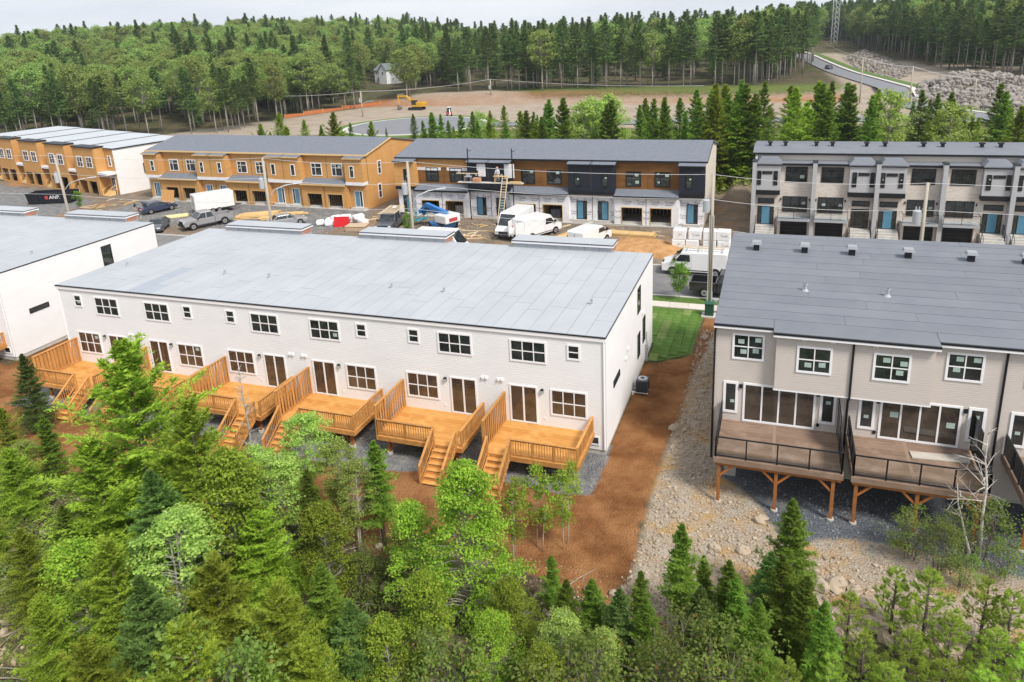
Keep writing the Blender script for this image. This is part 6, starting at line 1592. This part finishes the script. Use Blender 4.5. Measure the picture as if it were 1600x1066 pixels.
seen('young_maple', 636, 334, 36.5, 'leafy green sapling beside the timber crate', None, .9)
seen('young_maple', 119, 300, 40.5, 'leafy green sapling beside the leaning utility pole', None, .9)
# ---- trees behind the far terraces
def vtop(u):
    return np.interp(u, [380, 600, 640, 830, 870, 950, 1000, 1100, 1180, 1250, 1400, 1530, 1600], [196, 192, 186, 178, 166, 152, 160, 148, 142, 142, 136, 160, 166])
for i in range(135):
    u = random.uniform(1130, 1640) if i > 88 else random.uniform(838, 1160) if i > 38 else random.uniform(640, 840) if i > 16 else random.uniform(400, 640)
    Y = random.uniform(66, 108) if u < 1150 else random.uniform(64, 104)
    v = float(vtop(u)) + random.gauss(4, 14 if u > 840 else 10)
    p = at(u, v, Y)
    if p.z < 2.2: p.z = random.uniform(2.2, 4)
    if u > 1120 and u < 1175: Y = max(Y, 68)
    k = random.choice(('mid_spruce_a', 'mid_spruce_b', 'mid_spruce_c', 'mid_spruce_a', 'mid_spruce_b', 'mid_spruce_c', 'mid_broad'))
    if k == 'mid_broad' and (1080 < u < 1330 or i % 3): k = 'mid_spruce_b'
    lab = 'broadleaf tree in the belt behind the far terraces' if k == 'mid_broad' else 'spruce in the tree belt behind the far terraces'
    tree(k, p.x, Y, p.z - float(H(p.x, Y)), lab, 'broadleaf trees behind the far terraces' if k == 'mid_broad' else 'spruces behind the far terraces', None, random.uniform(.8, 1.1))
# ---- forest edge, seen as single trees, and the mass behind it
def gpt(u, v):
    d = _f + _r2 * ((u - 800) / 1158.76) + _d2 * ((v - 382.85) / 1158.76)
    q = CAM + d * (-CAM.z / d.z); return np.array([q.x, q.y])
edgeL = [gpt(*q) for q in ((-120, 240), (60, 226), (190, 216), (300, 211), (380, 206), (425, 195), (460, 184), (520, 175), (600, 166), (660, 160))]
edgeC = [gpt(*q) for q in ((700, 158), (770, 154), (850, 154), (930, 152), (1000, 150), (1100, 148), (1190, 146), (1225, 128), (1252, 110))]
edgeR = [gpt(*q) for q in ((1330, 92), (1380, 102), (1430, 114), (1500, 126), (1600, 140), (1720, 152))]
edgeC2 = [gpt(*q) for q in ((1196, 147), (1232, 139), (1262, 124), (1272, 108))]
def pix(x, y, z):
    d = Vector((x, y, z)) - CAM; w = d.dot(_f); return 800 + 1158.76 * d.dot(_r2) / w, 382.85 + 1158.76 * d.dot(_d2) / w
def hidehouse(x, y):
    u, v = pix(x, y, float(H(x, y))); return (568 < u < 634 and 175 < y < 264)
def along(e, step):
    out = []
    for a, b in zip(e[:-1], e[1:]):
        L = np.linalg.norm(b - a); n = max(1, int(L / step)); d = (b - a) / L; nr = np.array([-d[1], d[0]])
        for i in range(n): out.append((a + d * L * (i + random.random()) / n, nr))
    return out
cnt = 0
for e, nm, step in ((edgeL, 'left', 4.6), (edgeC, 'mid', 3.9), (edgeC2, 'mid', 5.5), (edgeR, 'right', 5)):
    for p, nr in along(e, step):
        for r_ in range(2):
            q = p + nr * (random.uniform(0, 4) + r_ * 5)
            k = random.choice(('far_spruce_a', 'far_spruce_b', 'far_spruce_b', 'far_spruce_a', 'far_broad_a'))
            c = 'far_broad' in k
            if hidehouse(q[0], q[1]): continue
            tree(k, q[0], q[1], random.uniform(15.5, 22) * (.8 if nm == 'left' else 1), ('pale trunked broadleaf tree' if c else 'tall bare stemmed spruce') + {'left': ' at the forest edge beyond the orange fence', 'mid': ' at the forest edge above the red bank', 'right': ' at the forest edge above the rubble'}[nm], ('broadleaf' if c else 'spruce') + ' trees of the ' + {'left': 'fence side', 'mid': 'bank side', 'right': 'rubble side'}[nm] + ' forest edge', None, random.uniform(.8, 1.15))
            cnt += 1
pts = []; kd = []
def fill(e, depth, n, pbroad):
    seg = along(e, 1.0)
    for i in range(n):
        p, nr = random.choice(seg); t = random.random() ** .8 * depth + 11
        away = nrm(p - np.array([CAM.x, CAM.y])); q = p + away * t + np.array([random.gauss(0, 3), random.gauss(0, 3)])
        if t > 25: q = p + away * t * 1.0
        if hidehouse(q[0], q[1]): continue
        rdx = np.interp(q[1], [100, 160, 190, 235, 304, 420, 600], [70, 38, 30, 24, 18, 8, -5])
        if abs(q[0] - rdx) < 9: continue
        pts.append((q[0], q[1])); kd.append(3 + random.randint(0, 1) if random.random() < pbroad else random.choice((0, 1, 2, 2)))
fill(edgeL, 330, 2000, .78); fill(edgeC, 230, 1000, .33); fill(edgeR, 200, 800, .12)
fill([gpt(1195, 140), gpt(1240, 118), gpt(1268, 95)], 160, 170, .2); fill([gpt(640, 154), gpt(720, 148)], 260, 260, .55); fill([gpt(1240, 84), gpt(1345, 84)], 160, 300, .15)
pts = np.array(pts); kd = np.array(kd)
fm = bpy.data.meshes.new('forest'); fm.vertices.add(len(pts))
zz_ = H(pts[:, 0], pts[:, 1])
fm.vertices.foreach_set('co', np.stack([pts[:, 0], pts[:, 1], zz_], -1).astype('f').ravel())
for nm, arr in (('kind', kd.astype('f')), ('rz', rng.uniform(0, 6.28, len(pts)).astype('f')), ('sc', (rng.uniform(.55, 1.25, len(pts)) * np.where(kd >= 3, .95, 1)).astype('f'))):
    a = fm.attributes.new(nm, 'FLOAT', 'POINT'); a.data.foreach_set('value', arr)
fo = put(fm, 'forest'); struct(fo, 'stuff', 'mixed green forest reaching to the horizon'); fo['category'] = 'forest'
ng = bpy.data.node_groups.new('forest', 'GeometryNodeTree')
ng.interface.new_socket('Geometry', in_out='INPUT', socket_type='NodeSocketGeometry'); ng.interface.new_socket('Geometry', in_out='OUTPUT', socket_type='NodeSocketGeometry')
N = ng.nodes; Lk = ng.links
gi, go = N.new('NodeGroupInput'), N.new('NodeGroupOutput'); jn = N.new('GeometryNodeJoinGeometry')
def attr(nm):
    a = N.new('GeometryNodeInputNamedAttribute'); a.data_type = 'FLOAT'; a.inputs[0].default_value = nm; return a.outputs[0]
m2p = N.new('GeometryNodeMeshToPoints'); Lk.new(gi.outputs[0], m2p.inputs[0])
for k, nm in enumerate(('far_spruce_a', 'far_spruce_b', 'far_spruce_c', 'far_broad_a', 'far_broad_b')):
    tm, cm = P[nm][1]
    for me in (tm, cm):
        po = bpy.data.objects.new('forest_source', me)
        oi = N.new('GeometryNodeObjectInfo'); oi.inputs['Object'].default_value = po; oi.inputs['As Instance'].default_value = True
        ip = N.new('GeometryNodeInstanceOnPoints'); cp = N.new('FunctionNodeCompare'); cp.data_type = 'FLOAT'; cp.operation = 'EQUAL'; cp.inputs['Epsilon'].default_value = .1
        Lk.new(attr('kind'), cp.inputs[0]); cp.inputs[1].default_value = float(k)
        cx = N.new('ShaderNodeCombineXYZ'); Lk.new(attr('rz'), cx.inputs[2])
        Lk.new(m2p.outputs[0], ip.inputs['Points']); Lk.new(cp.outputs[0], ip.inputs['Selection']); Lk.new(oi.outputs['Geometry'], ip.inputs['Instance']); Lk.new(cx.outputs[0], ip.inputs['Rotation']); Lk.new(attr('sc'), ip.inputs['Scale'])
        Lk.new(ip.outputs[0], jn.inputs[0])
Lk.new(jn.outputs[0], go.inputs[0])
fo.modifiers.new('forest', 'NODES').node_group = ng
print('edge trees', cnt, 'mass', len(pts))
# ---------------------------------------------------------------- utility poles and wires
POLE = M('pole_wood', (.34, .30, .24), (.44, .40, .33), 3, .85, .3, 14, stretch=(1, 1, .2))
STEEL = M('galvanised', (.50, .52, .54), rough=.45, metal=.4)
def pole(label, x, y, h, lamp=0, tank=True, lean=0., r=.16, group='utility poles along the street'):
    t = thing('utility_pole', label, 'utility pole', (x, y, float(H(x, y)) - .02), 0, group); t.rotation_euler[1] = lean
    MB().tube([(0, 0, -.4), (0, 0, h * .5), (0, 0, h)], [r, r * .85, r * .7], 10).build('shaft', POLE, t, smooth=True)
    if tank:
        k = MB().tube([(-.45, 0, h - 3.0), (-.45, 0, h - 2.05)], .28, 14).tube([(-.45, 0, h - 2.05), (-.45, 0, h - 1.98)], [.28, .15], 14).build('transformer', STEEL, t)
        for s in (-.1, .1): MB().tube([(-.45 + s, 0, h - 2.0), (-.45 + s, 0, h - 1.75)], .05, 8).build('bushing', GREY_TRIM, k)
        MB().box(-.25, -.05, h - 2.8, -.1, .05, h - 2.2).build('bracket', STEEL, t)
    if lamp:
        a = [(0, 0, h - 4.0), (.5, .5, h - 3.2), (1.2, 1.2, h - 2.9), (1.9, 1.9, h - 2.85)]
        arm = MB().tube(a, .045, 8).build('lamp_arm', STEEL, t, smooth=True)
        MB().bar((1.75, 1.75, h - 2.86), (2.4, 2.4, h - 2.86), .26, .10).build('lamp_head', STEEL, arm, .03, 1)
    for z, s in ((h - .15, .12), (h - 2.0, -.12)): MB().tube([(s, 0, z), (s, 0, z + .14)], .05, 8).build('insulator', GREY_TRIM, t)
    return t
p1 = pole('weathered utility pole with two metal conduits on the grass verge', 3.03, 24.0, 10.4)
for s in (-.16, .16): MB().tube([(s, -.16, 0), (s, -.16, .95)], .07, 8).build('conduit', STEEL, p1); MB().tube([(s, -.16, .95), (s, -.16, 7.2)], .035, 8).build('cable', M('cable_grey', (.45, .44, .42)), p1)
MB().box(.3, -.2, .0, .62, .05, .32).build('ground_box', GREY_TRIM, p1, .03, 1)
pole('utility pole with lamp arm rising behind the middle parapet', -23.07, 24.0, 11.0, 1)
pole('utility pole with lamp arm before the lumber spread', -38.4, 24.0, 11.1, 1)
pole('leaning utility pole with lamp arm beside the waste skip', -64.8, 24.0, 11.0, 1, True, R(-2))
pole('utility pole with pale transformer before the brick terrace', 17.57, 24.0, 10.1)
def wire(label, pts, sag, r, grp):
    out = []
    for a, b in zip(pts[:-1], pts[1:]):
        a, b = Vector(a), Vector(b)
        for i in range(12):
            s = i / 12; q = a.lerp(b, s); q.z -= sag * 4 * s * (1 - s); out.append(q)
    out.append(Vector(pts[-1]))
    o = MB().tube(out, r, 4, False).build('overhead_wire', M('wire_pale', (.55, .55, .55), rough=.4)); tag(o, label, 'wire', grp)
xs = (48, 17.57, 3.03, -23.07, -38.4, -64.8, -100)
for k, (dz, lab) in enumerate(((-.05, 'topmost overhead wire between the street utility poles'), (-2.0, 'middle overhead wire between the street utility poles'), (-4.3, 'lowest overhead wire between the street utility poles'))):
    wire(lab, [(x, 24.0, hh + dz) for x, hh in zip(xs, (10.6, 10.1, 10.4, 11.0, 11.1, 11.0, 11.5))], .35, .016, 'street wires')
fp = {}
for nm, u, v, Y, lab in (('a', 563, 143, 150, 'far utility pole with lamp arm before the orange fence'), ('b', 766, 124, 190, 'far utility pole standing on the red bank'), ('c', 1349, 90, 172, 'far pole on the climbing road nearest the forest'), ('d', 1427, 104, 166, 'far pole on the climbing road before the rubble'), ('e', 1526, 124, 160, 'far pole at the large stone heap'), ('g', 1246, 48, 300, 'far pole high on the climbing road')):
    p = at(u, v, Y); h = p.z - float(H(p.x, Y)); fp[nm] = p
    pole(lab, p.x, Y, h, 1 if nm == 'a' else 0, nm in 'ab', 0, .2, 'far utility poles')
wire('far overhead wire along the climbing road', [tuple(at(1290, 68, 260)), tuple(fp['c']), tuple(fp['d']), tuple(fp['e']), tuple(at(1680, 142, 150))], .5, .05, 'far wires')
wire('far overhead wire crossing before the forest', [tuple(at(380, 148, 145)), tuple(fp['a']), tuple(fp['b']), tuple(at(1100, 134, 185))], .8, .04, 'far wires')
# lattice mast beyond the trees
p = at(1310, -30, 420); mast = thing('lattice_mast', 'grey lattice radio mast rising beyond the forest', 'mast', (p.x, 420, float(H(p.x, 420))))
h = p.z - float(H(p.x, 420)); mm = MB()
for sx, sy in ((-1, -1), (1, -1), (0, 1)): mm.bar((sx * 1.6, sy * 1.6, 0), (sx * 1.6, sy * 1.6, h), .28)
for i in range(int(h / 2.5)):
    z = i * 2.5
    for (a, b), (c, d_) in (((-1, -1), (1, -1)), ((1, -1), (0, 1)), ((0, 1), (-1, -1))): mm.bar((a * 1.6, b * 1.6, z), (c * 1.6, d_ * 1.6, z + 2.5), .14)
mm.build('lattice', STEEL, mast)
# ---------------------------------------------------------------- far machines and house
YEL = paint('machine_yellow', (.62, .33, .01), .45)
def track(t, y):
    k = MB().prism([(-1.9 + .42 * math.cos(a) * (1 if a > math.pi / 2 else 1), .42 + .42 * math.sin(a)) for a in np.linspace(math.pi / 2, 3 * math.pi / 2, 7)] + [(1.9 + .42 * math.cos(a), .42 + .42 * math.sin(a)) for a in np.linspace(-math.pi / 2, math.pi / 2, 7)], y - .28, y + .28)
    k.build('track', DKPL, t)
ex = thing('excavator', 'yellow excavator with its bucket lowered on the site road', 'excavator', (-94.6, 166.8, float(H(-94.6, 166.8))), R(178))
for y in (-1.1, 1.1): track(ex, y)
MB().box(-1.0, -.85, .4, 1.0, .85, .95).build('undercarriage', DKPL, ex)
MB().box(-2.6, -1.35, 1.0, .9, 1.35, 1.55).box(-2.7, -1.35, 1.55, -.5, 1.35, 2.35).build('upper_body', YEL, ex, .08, 2)
cb = MB().box(-.45, .3, 1.56, 1.05, 1.33, 3.0).build('cab', GLASS_CAR, ex, .06, 1)
MB().box(-.5, .26, 3.0, 1.1, 1.37, 3.1).build('cab_roof', YEL, cb)
MB().bar((.8, -.3, 1.6), (3.6, -.3, 4.1), .42, .6).bar((3.5, -.3, 4.05), (6.2, -.3, 4.0), .4, .5).build('boom', YEL, ex, .04, 1)
MB().bar((6.3, -.3, 4.3), (6.0, -.3, 1.6), .36, .45).build('stick', YEL, ex, .03, 1)
MB().prism([(5.5, .2), (6.5, .2), (6.5, 1.5), (5.9, 1.6), (5.4, .9)], -.9, .3).build('bucket', M('bucket_steel', (.2, .16, .12), rough=.6), ex, .04, 1)
MB().bar((1.6, -.3, 1.7), (3.0, -.3, 3.2), .14).bar((4.2, -.3, 4.6), (6.3, -.3, 4.6), .14).build('hydraulic_ram', STEEL, ex)
mi = thing('mini_excavator', 'small red and white compact excavator by the turning circle', 'excavator', (-76.6, 150.2, float(H(-76.6, 150.2))), R(-60))
for y in (-.6, .6): MB().box(-1.0, y - .18, 0, 1.0, y + .18, .5).build('track', DKPL, mi, .15, 2)
MB().fr((-1.2, -.8, .8, .8), .55, (-1.1, -.75, .6, .75), 1.25).build('upper_body', paint('machine_red', (.45, .01, .03), .4), mi, .08, 1)
MB().box(-.4, -.55, 1.25, .75, .55, 2.35).build('cab', GLASS_CAR, mi, .06, 1)
MB().box(-.45, -.6, 2.35, .8, .6, 2.5).box(-1.1, -.7, 1.25, -.42, .7, 1.7).build('cab_roof', PW, mi, .05, 1)
MB().bar((.8, 0, .9), (1.7, 0, 2.0), .22).bar((1.7, 0, 2.0), (2.3, 0, .6), .2).build('boom', PW, mi)
HW = siding('house_siding', (.70, .70, .72), .25); HR = M('house_roof', (.13, .15, .165), (.17, .19, .20), 1, .85)
def house(label, u, v, Y, W, D, hh, rz, wing=True):
    p = at(u, v, Y); t = thing('house', label, 'house', (p.x, Y, float(H(p.x, Y))), rz)
    def block(x0, x1, y0, y1, he, rise, along):
        w = MB().box(x0, y0, -1, x1, y1, he)
        if along == 'x':
            ym = (y0 + y1) / 2; w.prism([(x0, he)] * 0 + [(x0, he), (x1, he)], 0, 0) if False else None
            w.add([(x, y, z) for x in (x0, x1) for y, z in ((y0, he), (y1, he), (ym, he + rise))], [(0, 1, 2), (5, 4, 3)])
            w.build('wall', HW, t)
            r_ = MB(); e = .4
            for a, b in ((y0 - e, ym), (y1 + e, ym)): r_.hexa([(x0 - e, a, he - .15), (x1 + e, a, he - .15), (x1 + e, b, he + rise), (x0 - e, b, he + rise), (x0 - e, a, he + .05), (x1 + e, a, he + .05), (x1 + e, b, he + rise + .2), (x0 - e, b, he + rise + .2)])
        else:
            xm = (x0 + x1) / 2
            w.add([(x, y, z) for y in (y0, y1) for x, z in ((x0, he), (x1, he), (xm, he + rise))], [(0, 1, 2), (5, 4, 3)])
            w.build('wall', HW, t)
            r_ = MB(); e = .4
            for a, b in ((x0 - e, xm), (x1 + e, xm)): r_.hexa([(a, y0 - e, he - .15), (a, y1 + e, he - .15), (b, y1 + e, he + rise), (b, y0 - e, he + rise), (a, y0 - e, he + .05), (a, y1 + e, he + .05), (b, y1 + e, he + rise + .2), (b, y0 - e, he + rise + .2)])
        r_.build('roof', HR, t)
    block(-W / 2, W / 2, 0, D, hh, 2.4, 'x')
    if wing: block(-W * .12, W * .22, -2.2, 2, hh + .2, 2.6, 'y')
    for x in (-W * .42, -W * .26): window(t, x, x + 1.1, 3.9, 5.2, 2, 2, fw=.15)
    for x in (-W * .36,): window(t, x, x + 1.8, 1.0, 2.5, 2, 2, fw=.15)
    if wing: window(t, W * .0, W * .1, 3.9, 5.2, 1, 2, off=-2.2, fw=.15); window(t, W * .3, W * .3 + 1.2, 1.2, 2.6, 2, 2, fw=.15)
    return t
house('white two storey house with grey roof among the trees', 602, 118, 256, 13, 8, 5.6, R(-16))
house('small white house behind the larger white house', 560, 86, 320, 9, 7, 5.0, R(-40), False)
# orange safety fence along the forest edge
OF = M('orange_mesh', (.42, .12, .035), (.48, .18, .07), 2, .7)
fe = [gpt(*q) for q in ((445, 186), (475, 181), (505, 177), (535, 172), (565, 168), (595, 164), (618, 163))]
fe = [(float(a[0]), float(a[1])) for a in fe]
ft = thing('safety_fence', 'sagging orange plastic safety fence along the forest edge', 'fence', (fe[0][0], fe[0][1], float(H(*fe[0]))))
def rel(p, z): return (p[0] - fe[0][0], p[1] - fe[0][1], float(H(*p)) - float(H(*fe[0])) + z)
for a, b in zip(fe[:-1], fe[1:]):
    MB().bar(rel(a, 0), rel(a, 1.4), .1).build('stake', LUMBER, ft)
    hA, hB = random.uniform(.6, 1.3), random.uniform(.6, 1.3)
    MB().hexa([Vector(rel(a, .05)), Vector(rel(b, .05)), Vector(rel(b, .05)) + Vector((0, .04, 0)), Vector(rel(a, .05)) + Vector((0, .04, 0)), Vector(rel(a, hA)), Vector(rel(b, hB)), Vector(rel(b, hB)) + Vector((0, .04, 0)), Vector(rel(a, hA)) + Vector((0, .04, 0))]).build('mesh_panel', OF, ft)
car = sedan('dark car driving on the far climbing road', (22.6, 262, float(H(22.6, 262)) + .3), R(100), PBLUE); car['group'] = 'far cars'
# ---------------------------------------------------------------- stones, rubble and litter
def stones(name, xy, size, mat, sink=.3, seed=1, label=None):
    r = np.random.default_rng(seed); n = len(xy)
    ico = np.array([(0, 0, 1), (.89, 0, .45), (.28, .85, .45), (-.72, .53, .45), (-.72, -.53, .45), (.28, -.85, .45), (.72, .53, -.45), (-.28, .85, -.45), (-.89, 0, -.45), (-.28, -.85, -.45), (.72, -.53, -.45), (0, 0, -1)], float)
    fc = [(0, 1, 2), (0, 2, 3), (0, 3, 4), (0, 4, 5), (0, 5, 1), (1, 6, 2), (2, 7, 3), (3, 8, 4), (4, 9, 5), (5, 10, 1), (2, 6, 7), (3, 7, 8), (4, 8, 9), (5, 9, 10), (1, 10, 6), (11, 7, 6), (11, 8, 7), (11, 9, 8), (11, 10, 9), (11, 6, 10)]
    s = size(r, n)[:, None, None]
    V = ico[None] * s * r.uniform(.55, 1.15, (n, 1, 3)) * r.uniform(.8, 1.2, (n, 12, 1))
    a = r.uniform(0, 6.28, n); c, sn = np.cos(a)[:, None], np.sin(a)[:, None]
    x, y = V[..., 0] * c - V[..., 1] * sn, V[..., 0] * sn + V[..., 1] * c
    V[..., 0], V[..., 1] = x + xy[:, 0, None], y + xy[:, 1, None]; V[..., 2] += (xy[:, 2] + s[:, 0, 0] * (.5 - sink))[:, None]
    F = (np.array(fc)[None] + (np.arange(n) * 12)[:, None, None]).reshape(-1, 3)
    me = bpy.data.meshes.new(name); me.from_pydata(V.reshape(-1, 3), [], F.tolist()); me.materials.append(mat)
    o = put(me, name); o['kind'] = 'stuff'
    if label: o['label'] = label
    return o
def stonemat(name, a, b):
    m, n, l, bs = nodemat(name); g = n.new('ShaderNodeNewGeometry')
    col = mixc(n, l, g.outputs['Random Per Island'], a, b); col = mixc(n, l, ramp(n, l, noise(n, l, g.outputs['Position'], 6, 4), .4, .7), col, tuple(x * .75 for x in b))
    l.new(col, bs.inputs['Base Color']); bs.inputs['Roughness'].default_value = .9; return m
STONE = stonemat('stone_tan', (.27, .19, .11), (.47, .39, .30)); RUBBLE = stonemat('rubble_grey', (.17, .145, .12), (.33, .30, .27)); GRAVEL = stonemat('gravel_blue', (.10, .11, .13), (.28, .29, .31))
def sample(poly, n, dens=None):
    p = np.array(poly); out = []
    while len(out) < n:
        q = rng.uniform(p.min(0), p.max(0), (n, 2)); q = q[sdf(poly, q[:, 0], q[:, 1]) < 0]; out += list(q)
    q = np.array(out[:n]); return np.column_stack([q, H(q[:, 0], q[:, 1])])
BANKP = [(3.1, 18), (5.0, 18), (5.1, 0), (5.8, -1), (8, -3), (9, -6), (5.6, -13), (2.6, -12), (2.9, -6), (3.0, 4)]
small = lambda a, b: (lambda r, n: a + (b - a) * r.uniform(0, 1, n) ** 3)
stones('bank_stones', sample(BANKP, 5200), small(.02, .11), STONE, seed=2, label='loose tan stones on the rocky bank')
stones('yard_stones', sample([(8, -4.8), (24, -5), (24, -8.4), (9, -8.6)], 1600), small(.025, .13), STONE, seed=3, label='loose stones below the composite decks')
stones('gravel_stones', sample([(6.2, 0), (24, 0), (24, -4.6), (9, -4.4), (7.5, -1.8)], 2200), small(.02, .07), GRAVEL, seed=4, label='blue grey gravel under the composite decks')
stones('deck_gravel', sample([(-37, -.2), (0, -.2), (0, -3.6), (-8, -3.7), (-12, -4.6), (-37, -4.3)], 2500), small(.015, .06), stonemat('gravel_pale', (.14, .14, .14), (.36, .35, .34)), seed=5, label='grey gravel under the cedar decks')
stones('forest_stones', sample([(-26, -9.5), (16, -9.5), (16, -16), (4, -22), (-22, -22)], 1700), small(.04, .32), STONE, seed=6, label='stones scattered on the forest floor')
stones('site_clods', sample([(-80, 36), (2, 36), (2, 46), (-80, 47)], 2600), small(.04, .2), stonemat('clod', (.13, .10, .07), (.33, .28, .22)), .45, seed=7, label='clods and gravel on the building site')
big = [MB().sphere((0, 0, 0), .5, 7, 5, (1, .75, .6)).mesh('stone', STONE) for _ in range(3)]
for me in big:
    c = np.empty(len(me.vertices) * 3, 'f'); me.vertices.foreach_get('co', c); c = c.reshape(-1, 3); c *= 1 + rng.normal(0, .12, (len(c), 1)); me.vertices.foreach_set('co', c.ravel())
gobj = bpy.data.objects['ground']
for q in sample(BANKP, 18): put(random.choice(big), 'stone', gobj, (q[0], q[1], q[2] + .05), (random.uniform(-.4, .4), random.uniform(-.4, .4), random.uniform(0, 6)), (random.uniform(.3, .8),) * 3)
for q in sample([(9.5, -6.5), (14.5, -6.8), (14.5, -9.5), (9.5, -9.5)], 34): put(random.choice(big), 'stone', gobj, (q[0], q[1], q[2] + .06), (random.uniform(-.4, .4), random.uniform(-.4, .4), random.uniform(0, 6)), (random.uniform(.4, 1.1),) * 3)
for q in sample([(-5, -13), (0, -13), (0, -17), (-5, -17)], 46): put(random.choice(big), 'stone', gobj, (q[0], q[1], q[2] + .06), (random.uniform(-.4, .4), random.uniform(-.4, .4), random.uniform(0, 6)), (random.uniform(.4, 1.2),) * 3)
# rubble banks beside the climbing road
def ridge(poly, n, hmax, seed, a, b, label):
    q = sample(poly, n); d = -sdf(poly, q[:, 0], q[:, 1]); q[:, 2] += np.clip(d / 7, 0, 1) * hmax * (.7 + .3 * wob(q[:, 0], q[:, 1], .5)); return stones('rubble_bank', q, small(a, b), RUBBLE, .2, seed, label)
rb1 = [tuple(gpt(*q)) for q in ((1425, 160), (1500, 172), (1620, 182), (1640, 150), (1560, 140), (1480, 138), (1440, 145))]
rb2 = [tuple(gpt(*q)) for q in ((1315, 108), (1345, 125), (1400, 138), (1430, 128), (1400, 112), (1350, 98))]
struct(ridge(rb1, 2600, 3.0, 11, .25, 1.1, 'bank of pale blasted stones below the forest'), 'stuff'); struct(ridge(rb2, 1300, 1.5, 12, .2, .7, 'strip of rubble and brush beside the climbing road'), 'stuff')
# fallen branches and litter on the forest floor
r_ = np.random.default_rng(8); mb = MB()
for q in sample([(-30, -10), (17, -9), (17, -15), (4, -22), (-24, -22)], 420):
    a = r_.uniform(0, 6.28); L = r_.uniform(.4, 2.2); d = np.array([math.cos(a), math.sin(a), r_.uniform(-.05, .25)]); p0 = q + [0, 0, .05]; mb.tube([p0, p0 + d * L * .5 + [0, 0, .05], p0 + d * L], [.03 * r_.uniform(.5, 1.5), .02, .008], 4, False)
struct(mb.build('fallen_branches', M('dead_wood', (.22, .18, .14), (.36, .32, .27), 4, .9)), 'stuff', 'dead branches lying on the forest floor')
def scatter_leaves(name, poly, n, s, mat, zmax, label, seed):
    r = np.random.default_rng(seed); q = sample(poly, n); cl = r.uniform(0, 1, n); p = q + np.column_stack([np.zeros(n), np.zeros(n), r.uniform(.02, zmax, n) * (wob(q[:, 0], q[:, 1], 1.3) > -.1)])
    nn = nrm(np.array([0, 0, 1.]) + r.normal(0, .5, (n, 3))); u = nrm(np.cross(nn, r.normal(0, 1, (n, 3)))); v = np.cross(nn, u); k = s * r.uniform(.6, 1.4, (n, 1))
    o = put(tris(name, np.stack([p - u * k, p - v * k * .6, p + u * k, p + v * k * .6], 1).reshape(-1, 3), mat, True), name); return struct(o, 'stuff', label)
scatter_leaves('undergrowth', [(-34, -9.6), (-8, -10.6), (-1, -11.5), (3, -13), (8, -10.5), (17, -8.5), (18, -13), (5, -22), (-26, -22)], 60000, .06, SHRUB, .5, 'low leafy undergrowth on the forest floor', 9)
scatter_leaves('leaf_litter', [(-34, -9), (17, -8.5), (18, -13), (5, -22), (-26, -22)], 24000, .05, stonemat('litter', (.20, .13, .07), (.42, .32, .2)), .04, 'dry leaves and needles on the forest floor', 10)
scatter_leaves('rough_grass', [(-110, 63), (2, 63), (60, 62), (70, 100), (30, 112), (-60, 112)], 60000, .28, leafmat('rough_grass', (.14, .20, .03), (.28, .32, .08), .4), .6, 'rough grass and weeds behind the far terraces', 11)
# ---------------------------------------------------------------- thin summer haze
hz, hn, hl, hb = nodemat('haze_air')
hn.remove(hb)
pv = hn.new('ShaderNodeVolumePrincipled'); pv.inputs['Color'].default_value = (.80, .88, .95, 1); pv.inputs['Density'].default_value = .00015; pv.inputs['Anisotropy'].default_value = .2
hl.new(pv.outputs[0], hn['Material Output'].inputs['Volume'])
struct(MB().box(-1300, -70, -6, 900, 1500, 62).build('haze', hz), 'stuff', 'thin pale summer haze in the air')
